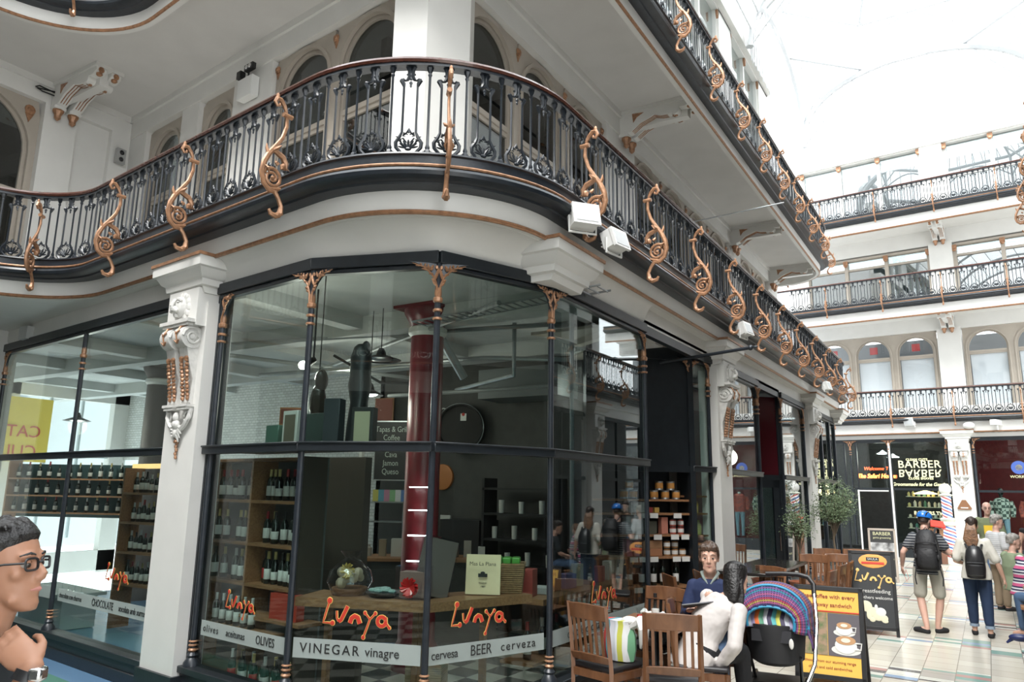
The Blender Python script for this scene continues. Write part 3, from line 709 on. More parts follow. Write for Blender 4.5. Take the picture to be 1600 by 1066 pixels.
# ---------------------------------------------------------------- pilasters with capital, lion mask, volutes and gilt drops
def pilaster(loc, rz, label, group=None, src=None):
    if src: return dup(src, loc, rz, label, group)
    e = empty('pilaster', loc, rz, label=label, cat='pilaster', group=group)   # local x along wall, y outward (positive), width .60
    m = M(); m.box((0, -0.02, 1.98), (0.60, 0.28, 3.48)); m.box((0, 0.05, 3.66), (0.56, 0.34, 0.38)); m.build('shaft', 'white', e); 
    m = M(); m.box((0, 0.0, 0.12), (0.66, 0.30, 0.24)); m.build('plinth', 'frame', e)
    m = M()
    steps = [(0.62, 0.20, 3.82, 3.87), (0.70, 0.25, 3.87, 3.91), (0.74, 0.28, 3.91, 3.97), (0.86, 0.33, 3.97, 4.03), (0.92, 0.36, 4.03, 4.06)]
    prof = [(0.30, 0.17, 3.80), (0.305, 0.20, 3.86), (0.345, 0.23, 3.87), (0.355, 0.24, 3.93), (0.39, 0.27, 3.95), (0.43, 0.31, 4.02), (0.46, 0.335, 4.03), (0.46, 0.34, 4.125)]
    vs = []; 
    for hx, y, z in prof: vs += [(-hx, -0.1, z), (hx, -0.1, z), (hx, y, z), (-hx, y, z)]
    fs = [(i*4+j, i*4+(j+1) % 4, i*4+4+(j+1) % 4, i*4+4+j) for i in range(len(prof)-1) for j in range(4)]+[(3, 2, 1, 0), tuple(range(len(vs)-4, len(vs)))]
    m.add(vs, fs); m.build('capital', 'white', e)
    m = M(); m.box((0, 0.12, 4.14), (0.95, 0.47, 0.03)); m.build('gilt_abacus', 'gold', e)
    # lion mask
    m = M(); y = 0.23
    m.box((0, 0.22, 3.51), (0.54, 0.16, 0.035)); m.box((0, 0.225, 3.48), (0.46, 0.12, 0.03))
    for k in range(14):
        a = 2*pi*k/14; m.ball((0.115*cos(a), y-0.01, 3.67+0.12*sin(a)), (0.042, 0.03, 0.045), 6, 4)
    m.ball((0, y+0.01, 3.67), (0.10, 0.07, 0.115), 10, 8); m.ball((0, y+0.065, 3.64), (0.055, 0.05, 0.04), 8, 6); m.ball((0, y+0.10, 3.655), (0.028, 0.02, 0.018), 6, 5)
    m.tube([(0, y+0.07, 3.74), (0, y+0.095, 3.70), (0, y+0.105, 3.665)], [0.02, 0.022, 0.02], 6)
    for s in (-1, 1):
        m.ball((s*0.04, y+0.062, 3.715), (0.022, 0.018, 0.012), 6, 4); m.ball((s*0.038, y+0.075, 3.625), (0.03, 0.028, 0.022), 6, 5); m.ball((s*0.085, y, 3.77), (0.028, 0.02, 0.03), 6, 4)
        m.tube([(s*0.02, y+0.065, 3.74), (s*0.05, y+0.065, 3.745), (s*0.075, y+0.045, 3.725)], 0.014, 5)
    m.ball((0, y+0.05, 3.59), (0.03, 0.03, 0.03), 6, 5); m.build('lion_mask', 'stone', e)
    # paired volutes
    for s in (-1, 1):
        m = M(); x = s*0.125
        m.cyl((x-0.085, 0.20, 3.36), (x+0.085, 0.20, 3.36), 0.115, n=20)
        for sx in (-1, 1):
            xs = x+sx*0.09
            sp = [(xs, 0.20+(0.10-0.085*i/22)*cos(i*0.5), 3.36+(0.10-0.085*i/22)*sin(i*0.5)) for i in range(23)]
            m.tube(sp, 0.012, 5); m.ball((xs, 0.20, 3.36), (0.014, 0.03, 0.03), 8, 5)
            for k in range(6): m.ball((xs, 0.20+0.055*cos(k), 3.36+0.055*sin(k)), (0.01, 0.014, 0.014), 5, 4)
        m.extr([(x-0.075, yy, zz) for yy, zz in ((0.10, 3.40), (0.24, 3.26), (0.20, 3.1), (0.15, 2.95), (0.16, 2.72), (0.10, 2.66))], (0.15, 0, 0))
        m.box((x, 0.15, 2.69), (0.20, 0.12, 0.025)); m.box((x, 0.15, 2.665), (0.17, 0.1, 0.03)); m.build('volute', 'stone', e)
        g = M(); rnd = random.Random(5+s)
        for k in range(4):
            a = 1.9-k*0.75; g.tube([(x-0.045, 0.20+0.122*cos(a), 3.36+0.122*sin(a)), (x, 0.20+0.128*cos(a-0.25), 3.36+0.128*sin(a-0.25)), (x+0.045, 0.20+0.122*cos(a), 3.36+0.122*sin(a))], [0.006, 0.012, 0.006], 4)
        g.tube([(x, 0.20+0.126*cos(a), 3.36+0.126*sin(a)) for a in (2.2, 1.5, 0.8, 0.1, -0.6)], 0.009, 4)
        g.ball((x, 0.21, 3.25), (0.05, 0.03, 0.02), 7, 4); g.build('gilt_leaf', 'gold', e)
        for c in (-0.045, 0.045):
            g = M()
            for k in range(11):
                z = 3.13-k*0.037; yy = 0.205-0.005*k
                g.ball((x+c+rnd.uniform(-.006, .006), yy+0.012, z), (0.022+rnd.uniform(-.004, .004), 0.020, 0.024), 6, 4, R=MX.Rotation(rnd.uniform(0, 3), 3, 'Y'))
            g.ball((x+c, 0.22, 3.15), (0.035, 0.02, 0.025), 7, 4); g.build('gilt_drop', 'gold', e)
    # lower acanthus pendant
    m = M()
    for s in (-1, 1):
        m.tube([(s*0.21, 0.14, 2.66), (s*0.20, 0.15, 2.58), (s*0.13, 0.15, 2.50), (s*0.05, 0.15, 2.46), (0, 0.15, 2.40)], [0.02, 0.026, 0.026, 0.026, 0.02], 6)
        m.tube([(s*0.17+0.05*cos(a), 0.155, 2.585+0.05*sin(a)) for a in [i*0.7 for i in range(9)]], 0.011, 4)
        for k in range(4): m.tube([(s*0.02, 0.15, 2.47-0.02*k), (s*(0.07-0.01*k), 0.17, 2.49-0.03*k), (s*(0.10-0.018*k), 0.15, 2.46-0.04*k)], [0.012, 0.018, 0.006], 5)
    m.ball((0, 0.17, 2.58), (0.04, 0.035, 0.05), 8, 6); m.ball((0, 0.165, 2.51), (0.055, 0.04, 0.05), 8, 6); m.ball((0, 0.16, 2.43), (0.035, 0.03, 0.05), 8, 6)
    m.build('acanthus_pendant', 'stone', e)
    g = M()
    for k in range(6): g.ball((0.006*(-1)**k, 0.14, 2.37-k*0.035), (0.02-0.0018*k, 0.016, 0.022), 6, 4)
    g.ball((0, 0.15, 2.345), (0.04, 0.018, 0.02), 6, 4); g.build('gilt_tassel', 'gold', e)
    return e
aLn = atan2(LN.y, LN.x)-pi/2
pc = (Lq(-6.95)+Lq(-6.33))/2
P0 = pilaster((Lq(-6.655).x, Lq(-6.655).y, 0), aLn, 'white pilaster with lion mask and gilt drops left of the curved corner window')
P1 = pilaster((XR-0.02, 11.05, 0), -pi/2, 'white pilaster with lion mask right of the dark shelf alcove', src=P0)
P2 = pilaster((XR-0.02, 17.75, 0), -pi/2, 'white pilaster with lion mask behind the olive trees', src=P0)
# capital whose pilaster was replaced by the glass corner, and the one at the far end
for y, lb in ((5.97, 'white corbel capital with gilt edge hanging over the glass corner under the two floodlights'), (21.35, 'white corbel capital at the far end of the shop building')):
    e = empty('corbel_capital', (XR-0.02, y, 0), -pi/2, label=lb, cat='capital')
    for ch in P0.children:
        if ch.name.split('.')[0] in ('capital', 'gilt_abacus'): c = ch.copy(); COL.objects.link(c); c.parent = e
# ---------------------------------------------------------------- floor
def floor_mat():
    m = D.materials.new('mosaic_floor_tiles'); m.use_nodes = True; nt = m.node_tree; N = nt.nodes; L = nt.links; b = N['Principled BSDF']
    tc = N.new('ShaderNodeTexCoord'); sp = N.new('ShaderNodeSeparateXYZ'); L.new(tc.outputs['Object'], sp.inputs[0])
    def mth(op, a, b_=None, c=None):
        n = N.new('ShaderNodeMath'); n.operation = op
        for i, q in enumerate((a, b_, c)):
            if q is None: continue
            if isinstance(q, (int, float)): n.inputs[i].default_value = q
            else: L.new(q, n.inputs[i])
        return n.outputs[0]
    T = 0.333
    u = mth('DIVIDE', mth('ADD', sp.outputs[0], 0.157+T*60), T)
    v0 = mth('ADD', sp.outputs[1], mth('MULTIPLY', sp.outputs[0], 0.105))
    v = mth('DIVIDE', mth('ADD', v0, T*60-0.02), T)
    iu = mth('FLOOR', u); iv = mth('FLOOR', v); fu = mth('SUBTRACT', u, iu); fv = mth('SUBTRACT', v, iv)
    # every third row is a band of three coloured strips, staggered by column
    k = mth('MODULO', iv, 7)
    isb = mth('LESS_THAN', mth('MODULO', mth('ADD', mth('SUBTRACT', v, mth('MULTIPLY', mth('MODULO', iu, 4), 0.4)), 3.2), 7), 2.0)
    st = mth('FLOOR', mth('MULTIPLY', v, 2.5))
    def comb(x, y, z):
        c = N.new('ShaderNodeCombineXYZ')
        for i, q in enumerate((x, y, z)):
            if isinstance(q, (int, float)): c.inputs[i].default_value = q
            else: L.new(q, c.inputs[i])
        return c.outputs[0]
    wn_ = N.new('ShaderNodeTexWhiteNoise'); wn_.noise_dimensions = '3D'; L.new(comb(iu, st, 1.7), wn_.inputs['Vector'])
    rp = N.new('ShaderNodeValToRGB'); rp.color_ramp.interpolation = 'CONSTANT'
    cols = [(0.0, (0.66, 0.66, 0.60)), (0.26, (0.40, 0.38, 0.35)), (0.40, (0.11, 0.105, 0.11)), (0.50, (0.20, 0.34, 0.30)), (0.64, (0.62, 0.63, 0.58)), (0.78, (0.42, 0.24, 0.22)), (0.88, (0.24, 0.34, 0.48))]
    rp.color_ramp.elements[0].color = (*cols[0][1], 1)
    for p, c in cols[1:]: e = rp.color_ramp.elements.new(p); e.color = (*c, 1)
    rp.color_ramp.elements[-1].color = (*cols[-1][1], 1) if rp.color_ramp.elements[-1].position < 1 else rp.color_ramp.elements[-1].color
    L.new(wn_.outputs['Value'], rp.inputs[0])
    wt = N.new('ShaderNodeTexWhiteNoise'); L.new(comb(iu, iv, 3.0), wt.inputs['Vector'])
    rt = N.new('ShaderNodeValToRGB'); rt.color_ramp.elements[0].color = (0.50, 0.47, 0.40, 1); rt.color_ramp.elements[1].color = (0.58, 0.55, 0.48, 1); L.new(wt.outputs['Value'], rt.inputs[0])
    mx = N.new('ShaderNodeMix'); mx.data_type = 'RGBA'; L.new(isb, mx.inputs[0]); L.new(rt.outputs[0], mx.inputs[6]); L.new(rp.outputs[0], mx.inputs[7])
    # grout
    def edge(f, w): return mth('LESS_THAN', mth('MINIMUM', f, mth('SUBTRACT', 1, f)), w)
    gr = mth('MAXIMUM', edge(fu, 0.012), edge(fv, 0.012))
    mg = N.new('ShaderNodeMix'); mg.data_type = 'RGBA'; L.new(gr, mg.inputs[0]); L.new(mx.outputs[2], mg.inputs[6]); mg.inputs[7].default_value = (0.22, 0.20, 0.17, 1)
    # checkered black and white border beside the shop, then the blue and green bands along its left side
    s_in = mth('LESS_THAN', sp.outputs[0], -2.66)
    dl = mth('SUBTRACT', mth('ADD', 4.608-0.1051*6.5, mth('MULTIPLY', sp.outputs[0], -0.1051)), sp.outputs[1])   # distance in front of the left facade
    ck = mth('MODULO', mth('ADD', iu, iv), 2)
    mck = N.new('ShaderNodeMix'); mck.data_type = 'RGBA'; L.new(ck, mck.inputs[0]); mck.inputs[6].default_value = (0.07, 0.08, 0.08, 1); mck.inputs[7].default_value = (0.40, 0.39, 0.35, 1)
    near = mth('MULTIPLY', mth('LESS_THAN', dl, 2.6), mth('LESS_THAN', sp.outputs[0], -4.0))
    bo = mth('MAXIMUM', near, mth('MULTIPLY', s_in, mth('LESS_THAN', sp.outputs[1], 9.6)))
    m1 = N.new('ShaderNodeMix'); m1.data_type = 'RGBA'; L.new(bo, m1.inputs[0]); L.new(mg.outputs[2], m1.inputs[6]); L.new(mck.outputs[2], m1.inputs[7])
    gmask = mth('MULTIPLY', mth('LESS_THAN', dl, 1.2), mth('LESS_THAN', sp.outputs[0], -6.2))
    m2 = N.new('ShaderNodeMix'); m2.data_type = 'RGBA'; L.new(gmask, m2.inputs[0]); L.new(m1.outputs[2], m2.inputs[6]); m2.inputs[7].default_value = (0.09, 0.24, 0.18, 1)
    bmask = mth('MULTIPLY', mth('LESS_THAN', dl, 0.34), mth('LESS_THAN', sp.outputs[0], -6.2))
    m3 = N.new('ShaderNodeMix'); m3.data_type = 'RGBA'; L.new(bmask, m3.inputs[0]); L.new(m2.outputs[2], m3.inputs[6]); m3.inputs[7].default_value = (0.13, 0.24, 0.38, 1)
    L.new(m3.outputs[2], b.inputs['Base Color']); b.inputs['Roughness'].default_value = 0.22; b.inputs['Specular IOR Level'].default_value = 0.4
    return m
MT['floor'] = floor_mat()
m = M(); m.quad((-14, -12, 0), (10, -12, 0), (10, 36, 0), (-14, 36, 0)); S('floor', m, 'floor', smooth=False)

# ---------------------------------------------------------------- facing building across the end of the arcade
BE = 0.08; BN = V((-sin(BE), -cos(BE))); BD = V((-cos(BE), sin(BE)))      # outward normal towards us, direction to the left
B0 = V((-1.2, 28.0))
def Bp(x, off=0): t = (x-B0.x)/BD.x; q = B0+BD*t+BN*off; return q
FB = [(Bp(6.0).x, Bp(6.0).y, BN.x, BN.y)]+[(Bp(6.0-i*1.0).x, Bp(6.0-i*1.0).y, BN.x, BN.y) for i in range(1, 14)]
def bscroll(z, x): return None
for k, (dz, st) in enumerate(((0.0, 0.3), (3.93, 0.3), (7.15, 0.3))):
    lab = ['dark iron first-floor balcony railing above the barber shop', 'pale-lit second-floor balcony railing on the far building', 'third-floor balcony railing high on the far building under the glass roof'][k]
    railing('balcony_railing', lab, FB, dz+0.02, step=0.301, anchor=tuple(Bp(-2.45, 0.35)), every=6, s0=1.5, s1=11.5)
    m = M(); m.sweep(FB, [(0.19, 4.30), (0.19, 4.0), (0.0, 4.0), (0.0, 4.30)], z0=dz); S('trim_%d' % (20+k), m, 'white')
    m = M(); m.sweep(FB, [(0.10, 4.0), (0.205, 4.0), (0.225, 3.98), (0.20, 3.96), (0.10, 3.96)], z0=dz); S('trim_%d' % (30+k), m, 'gold')
WB = Wall(Bp(6.0), BD, -BN)                                               # u = distance from x=6 leftwards
ub = lambda x: (Bp(x)-WB.p0).dot(WB.d)
m = M()
WB.box(m, 0, 12, -0.12, 3, 4.28, 4.5)
WB.box(m, 0, 12, -0.1, 3.0, 8.12, 8.4); WB.box(m, 0, 12, -0.1, 3.0, 11.3, 11.6)
WB.box(m, 0, 12, 0, 0.3, 3.8, 4.3)
WB.box(m, 0, 12, 1.5, 1.9, 7.66, 8.2); WB.box(m, 0, 12, 1.5, 1.9, 10.75, 11.4); WB.box(m, 0, 12, 1.35, 1.9, 14.5, 16.2)
WB.box(m, 0, 12, 1.55, 1.9, 4.5, 5.0); WB.box(m, 0, 12, 1.55, 1.9, 8.4, 8.8); WB.box(m, 0, 12, 1.55, 1.9, 11.6, 12.2)
S('wall_far', m, 'white')
WB1 = Wall(WB.P(0, 1.5, 0).to_2d(), WB.d, WB.n)
ux = lambda x: ub(x)
piers = [(-0.45, -1.13), (4.4, 5.1)]
m = M()
for z0, z1 in ((4.5, 7.7), (8.4, 10.8), (11.6, 14.6)):
    for a in (ux(-0.42), ux(3.9)): WB1.box(m, a, a+0.72, -0.08, 0.4, z0, z1)
    WB1.box(m, ux(-5.3), ux(-6.0), 0, 0.4, z0, z1)
S('wall_far_piers', m, 'white')
MT['glassclear'] = glass('clear_window_glass', (0.95, 0.96, 0.97), 1.5)
for i in range(3): n_ += 1; u0 = ux(-1.17)+i*1.38; arch_window(WB1, u0, u0+1.38, 4.5, 6.95, 7.68, 'window_%d' % n_, gl='glassclear', blind='blind', pane_z=6.84, blind_top=6.76)
for i in range(3): n_ += 1; u0 = ux(-0.40)-(i+1)*1.40; arch_window(WB1, u0, u0+1.40, 4.5, 6.95, 7.68, 'window_%d' % n_, gl='glassclear', blind='blind', pane_z=6.84, blind_top=6.76)
for i in range(3):
    uu = ux(-1.17)+i*1.38+0.69; mm = M(); WB1.box(mm, uu-.13, uu+.13, 0.20, 0.22, 7.02, 7.28); mm.build('red_notice', flat('notice_red', (0.50, 0.03, 0.03)), label='square red notice in the upper arched window over the barber shop, %s from the right' % ['first', 'second', 'third'][i], cat='notice')
for lvl, (z0, zt, zm) in enumerate(((8.4, 10.65, 10.25), (11.6, 14.5, 13.2))):
    for a, b_, k in ((ux(-1.17), ux(-5.3), 3), (ux(3.9), ux(-0.36), 3)):
        n_ += 1; e = empty('window_%d' % n_); e['kind'] = 'structure'; mf = M(); mg = M()
        for i in range(k+1):
            u = a+(b_-a)*i/k; WB1.box(mf, u-0.06, u+0.06, 0.05, 0.25, z0, zt)
            c = M(); c.T = WB1.mat(u, 0.0, zt-0.1); c.box((0, 0, 0), (0.16, 0.1, 0.16)); c.ball((0, -0.04, -0.1), (0.07, 0.05, 0.06), 7, 5); c.build('gilt_corbel', 'gold', e)
        WB1.box(mf, a, b_, 0.1, 0.2, zm, zm+0.08); WB1.box(mf, a, b_, 0.1, 0.2, z0, z0+0.5)
        WB1.box(mf, a, b_, -0.02, 0.2, zt-0.04, zt+0.04)
        WB1.box(mg, a, b_, 0.16, 0.17, z0, zt); mf.build('window_frame', 'taupe' if lvl == 0 else 'white', e); mg.build('pane', 'glassbk', e, smooth=False)
m = M()
for z0, z1 in ((4.5, 7.7), (8.4, 10.8), (11.6, 14.6)): WB1.box(m, 0, 12, 1.8, 1.9, z0, z1)
S('wall_far_back', m, flat('room_grey', (0.25, 0.27, 0.28)))
for zz, lb in ((8.12, 'small white console bracket with gilt flutes under the far building second-floor balcony'), (11.3, 'small white console bracket with gilt flutes under the far building third-floor balcony')):
    q = WB1.P(ux(-0.42)+0.36, -0.05, zz); dup(c0, q, atan2(BN.y, BN.x)-pi/2, lb)
# pilasters of the far shop fronts
q = WB.P(ub(-0.66), 0, 0); FP_ = pilaster((q.x, q.y, -0.10), atan2(BN.y, BN.x)-pi/2, 'white pilaster between the barber shop and the clothes shop window', src=P0)

# ---------------------------------------------------------------- glass roof
def roof():
    """white iron and glass: an octagonal lantern on four arches, then a barrel vault towards the viewer"""
    e = empty('glass_roof'); e['kind'] = 'structure'
    m = M(); g = M(); c = V((-0.85, 22.2)); H_ = 3.5; R8 = H_/cos(pi/8)
    def oct_(r, z): return [V((c.x+r*cos(pi/8+i*pi/4), c.y+r*sin(pi/8+i*pi/4), z)) for i in range(8)]
    r1 = oct_(R8, 16.15); r2 = oct_(R8, 17.8); top = V((c.x, c.y, 20.6))
    m.tube(r1, 0.09, 6, closed=True); m.tube(r2, 0.07, 6, closed=True)
    for i in range(8):
        a, b = r1[i], r1[(i+1) % 8]; a2, b2 = r2[i], r2[(i+1) % 8]
        m.tube([a, a2], 0.06, 6)
        m.tube([a2.lerp(b2, t/10)+V((0, 0, -0.95+0.8*sin(pi*t/10))) for t in range(11)], 0.035, 5)
        m.tube([a2, a2.lerp(top, .5)+V((0, 0, .55)), top], 0.05, 5)
        for k in range(1, 8): p, q = a.lerp(b, k/8), a2.lerp(b2, k/8); m.tube([q, q.lerp(top, .5)+V((0, 0, .55)), top], 0.014, 4)
        g.add([a, b, b2, a2], [(0, 1, 2, 3)]); g.add([a2, b2, b2.lerp(top, .5)+V((0, 0, .55)), a2.lerp(top, .5)+V((0, 0, .55))], [(0, 1, 2, 3)]); g.add([a2.lerp(top, .5)+V((0, 0, .55)), b2.lerp(top, .5)+V((0, 0, .55)), top], [(0, 1, 2)])
    for q in range(4):                                                   # arches on the four sides and the glazed pendentives between
        ca, sa = cos(q*pi/2), sin(q*pi/2)
        def T(x, y, z): return V((c.x+x*ca-y*sa, c.y+x*sa+y*ca, z))
        arch = [T(H_, -H_*cos(pi*k/24), 13.75+2.45*sin(pi*k/24)**0.8) for k in range(25)]
        m.tube(arch, 0.11, 6)
        for k in range(2, 23): m.tube([arch[k], V((arch[k].x, arch[k].y, 13.4))], 0.012, 4)
        S1 = T(H_, H_, 13.75); Va = T(H_, H_*math.tan(pi/8), 16.15); Vb = T(H_*math.tan(pi/8), H_, 16.15)
        A = [T(H_, H_*cos(pi*k/24), 13.75+2.45*sin(pi*k/24)**0.8) for k in range(9)]; B = [T(H_*cos(pi*k/24), H_, 13.75+2.45*sin(pi*k/24)**0.8) for k in range(9)]
        for k in range(1, 9):
            n_k = 2+k//3; m.tube([A[k], A[k].lerp(B[k], .5)+V((0, 0, .05)), B[k]], 0.012, 4); g.add([A[k-1], A[k], B[k], B[k-1]], [(0, 1, 2, 3)])
        for t in (.2, .4, .6, .8): m.tube([A[k].lerp(B[k], t) for k in range(1, 9)]+[Va.lerp(Vb, t)], 0.012, 4)
        m.tube([S1, Va], 0.03, 5); m.tube([S1, Vb], 0.03, 5)
    f = lambda k, y: V((c.x-H_*cos(pi*k/16), y, 13.75+2.45*sin(pi*k/16)))
    for y in (4.0, 7.0, 10.0, 13.0, 16.0): m.tube([f(k, y) for k in range(17)], 0.07, 5)
    for k in range(1, 16): m.tube([f(k, 4.0), f(k, 18.7)], 0.02, 4); 
    for k in range(16): g.add([f(k, 4.0), f(k+1, 4.0), f(k+1, 18.7), f(k, 18.7)], [(0, 1, 2, 3)])
    m.build('roof_ribs', mat('roof_white_paint', (0.50, 0.51, 0.52), 0.5), e)
    g.build('roof_glass', glass('roof_glass', (0.95, 0.97, 0.97), 1.3), e, smooth=False)
roof()

# ---------------------------------------------------------------- opposite side of the arcade (mostly seen as a reflection)
XO = 1.75
PO = [(XO, 1.6+i, -1, 0) for i in range(20)]
PO2 = [(XO-0.01, 1.6+i, -1, 0) for i in range(20)]
railing('balcony_railing', 'dark iron balcony railing of the opposite side, seen reflected in the shop glass', PO, 0.0, anchor=(XO-0.35, 9.0), mode='stuff')
railing('balcony_railing', 'upper balcony railing of the opposite side, its gilt scrolls at the right edge', PO2, 3.74, anchor=(XO-0.36, 15.3), mode='stuff')
def opp_face(name, W, L, z0=0.0):
    """plain mirror of the shop building: piers, fascias, arched openings over dark shop windows"""
    m = M(); d = M(); 
    for dz in (0, 3.74):
        W.box(m, 0, L, -0.1, 3.2, 4.13+dz, 4.5+dz)
    W.box(m, 0, L, 0, 0.2, 3.9, 4.2)
    n = int(L/6.4)+1
    for lv, (a, b) in enumerate(((4.5, 7.9), (8.2, 12.0))):
        W.box(m, 0, L, 1.35, 1.6, a, a+0.5); W.box(m, 0, L, 1.35, 1.6, b-0.9, b+0.3); k = 0.0
        while k < L: W.box(m, k, min(L, k+0.5), 1.35, 1.6, a, b); k += 1.5
    W.box(m, 0, L, 1.3, 3.5, 12.0, 16.0)
    W.box(d, 0, L, 1.7, 1.8, 4.5, 12.0); W.box(d, 0, L, 0.5, 0.6, 0.0, 3.95)
    k = 0.0
    while k < L: W.box(d, k, k+0.06, 0.05, 0.12, 0.0, 3.9); k += 1.6
    W.box(d, 0, L, 0.05, 0.12, 2.22, 2.30); W.box(d, 0, L, 0.05, 0.12, 3.8, 3.9); W.box(d, 0, L, 0.0, 0.2, 0.0, 0.35)
    S(name, m, 'white'); S(name+'_shops', d, 'dark')
opp_face('wall_opposite', Wall((XO, 20.6), (0, -1), (1, 0)), 19.0)
WOp = Wall((XO, 20.6), (0, -1), (1, 0))
for y in (4.6, 10.9, 17.3): pilaster((XO, y, 0), pi/2, 'white pilaster on the opposite side, %s, seen only in reflection' % {4.6: 'nearest', 10.9: 'middle', 17.3: 'farthest'}[y], src=P0)
# building across the passage behind the photographer, and the left wing
YR = -4.6
PR = [(-13.0+i, YR, 0, 1) for i in range(17)][::-1]
railing('balcony_railing', 'dark iron balcony railing behind the photographer, faint in the corner glass', PR, 0.0, anchor=(-6.0, YR+0.35), mode='stuff')
opp_face('wall_rear', Wall((4.0, YR), (-1, 0), (0, -1)), 18.0)
for x in (-9.0, -2.6): pilaster((x, YR, 0), 0, 'white pilaster behind the photographer, %s of two' % ('left' if x < -5 else 'right'), src=P0)
WW = Wall((-12.05, 5.2), (0, -1), (-1, 0)); m = M(); d = M()
WW.box(m, 0, 9.8, 0, 0.2, 3.9, 4.2); WW.box(d, 0.3, 9.8, 0.05, 0.12, 2.22, 2.3); WW.box(d, 0.3, 9.8, 0.0, 0.2, 0.0, 0.3); WW.box(d, 0.3, 9.8, 0.5, 0.6, 0, 3.95)
for k in (0.0, 3.4, 6.8): WW.box(m, k, k+0.5, -0.05, 0.3, 0, 3.95)
for k in (2.0, 5.2, 8.4): WW.box(d, k, k+0.07, 0.03, 0.12, 0, 3.95)
WW.box(m, 4.6, 9.8, 0.0, 0.4, 4.5, 8.2); WW.box(m, -1.5, 9.8, 0.0, 0.5, 8.2, 15.0)
S('wall_left_ground', m, 'white'); S('wall_left_shops', d, 'dark')
m = M(); WallL.box(m, 0.0, 7.5, 0.1, 0.5, 15.0, 16.0); m.box((-4.95, 13.5, 15.5), (0.5, 16.0, 1.0)); S('wall_parapet', m, 'white')
# ---------------------------------------------------------------- remaining walls of the shop building behind its rooms
m = M(); m.box((-12, 22.4, 6.3), (14, 0.3, 12.6)); S("wall_building_back", m, "soffit")
ORD = ['first', 'second', 'third', 'fourth', 'fifth', 'sixth', 'seventh', 'eighth', 'ninth', 'tenth', 'eleventh', 'twelfth', 'thirteenth', 'fourteenth', 'fifteenth', 'sixteenth', 'seventeenth', 'eighteenth', 'nineteenth', 'twentieth', 'twenty-first', 'twenty-second', 'twenty-third', 'twenty-fourth']
# ---------------------------------------------------------------- splayed alcove between the glass corner and the next pilaster
K_ = V((-3.44, 10.16)); KA = V((-4.42, 8.94)); KB = V((XR, 10.74))
dK = (K_-KA).normalized(); WK = Wall(KA, dK, V((-dK.y, dK.x))); LK = (K_-KA).length
e = empty('window_110'); e['kind'] = 'structure'
m = M(); WK.box(m, 0, LK, 0.0, 0.05, ZT, 3.80); WK.box(m, 0, LK, -0.03, 0.05, ZT-0.09, ZT); WK.box(m, 0, LK, -0.03, 0.05, 3.76, ZF+0.1)
WK.box(m, LK-0.04, LK+0.04, -0.04, 0.05, 0, 3.8); WK.box(m, -0.04, 0.04, -0.04, 0.05, 0, 3.8)
WK.box(m, 0, LK, 0.36, 0.40, 0, ZT); WK.box(m, 0, LK, -0.02, 0.36, ZT-0.06, ZT-0.03); WK.box(m, 0, LK, 0, 0.36, 0.0, 0.10)
WK.box(m, -0.02, 0.02, 0, 0.4, 0, ZT); WK.box(m, LK-0.02, LK+0.02, 0, 0.4, 0, ZT)
m.build('alcove_frame', 'frame', e)
bays['N'] = bay(K_, KB)
post(e, K_, atan2(dK.y, dK.x)+0.3, zs=0.05, base=False); post(e, KB+V((-0.02, -0.05)), pi/2, sides=(-1,), base=False)
m = M(); WK.box(m, 0.02, LK, 0.05, 2.5, 3.80, 3.83); vstrip(m, V((-3.4, 8.2)), V((-4.5, 8.9)), 3.85, 4.13)
m.prism([(XR, 8.2), (XR, 10.75), (K_.x, K_.y), (KA.x, KA.y), (-4.9, 8.25)], 3.93, 3.97); S('ceiling_alcove', m, 'taupe')
hm = M(); vstrip(hm, G4, V((XR, 10.75)), 3.80, ZF, 0.08); S('trim_alcove', hm, 'frame')
sm = {}
for i, z in enumerate((1.845, 1.665, 1.385, 1.10, 0.72)):
    b = M(); WK.box(b, 0.03, LK-0.03, 0.02, 0.34, z-0.028, z); o = b.build('shelf_board', 'shelfwood', label='oak shelf board in the dark alcove, %s from the top' % ORD[i], cat='shelf', group='alcove shelf boards')
WN_ = bays['N'][1]; LN_ = bays['N'][2]
for i, z in enumerate((1.90, 1.66, 1.36, 1.08)):
    b = M(); WN_.box(b, 0.06, LN_-0.05, 0.08, 0.3, z-0.025, z); b.build('shelf_board', 'shelfwood', label='narrow oak shelf behind the slim pane beside the pilaster, %s from the top' % ORD[i], cat='shelf', group='narrow pane shelves')
m = M(); WN_.box(m, 0.0, LN_, 0.32, 0.36, 0, 3.8); m.build('window_backing', flat('warm_grey', (0.10, 0.095, 0.085)), bays['N'][0])
# black pole sticking out over the entrance
m = M(); m.cyl((-4.1, 9.9, 3.70), (-2.42, 9.52, 3.76), 0.022, n=8); m.ball((-2.40, 9.515, 3.76), 0.035); m.ball((-2.34, 9.50, 3.765), (0.04, 0.015, 0.015)); m.cyl((-3.75, 9.82, 3.71), (-3.75, 9.82, 3.93), 0.012, n=6)
m.build('awning_pole', 'iron', label='black pole with a ball end sticking out over the dark alcove', cat='pole')
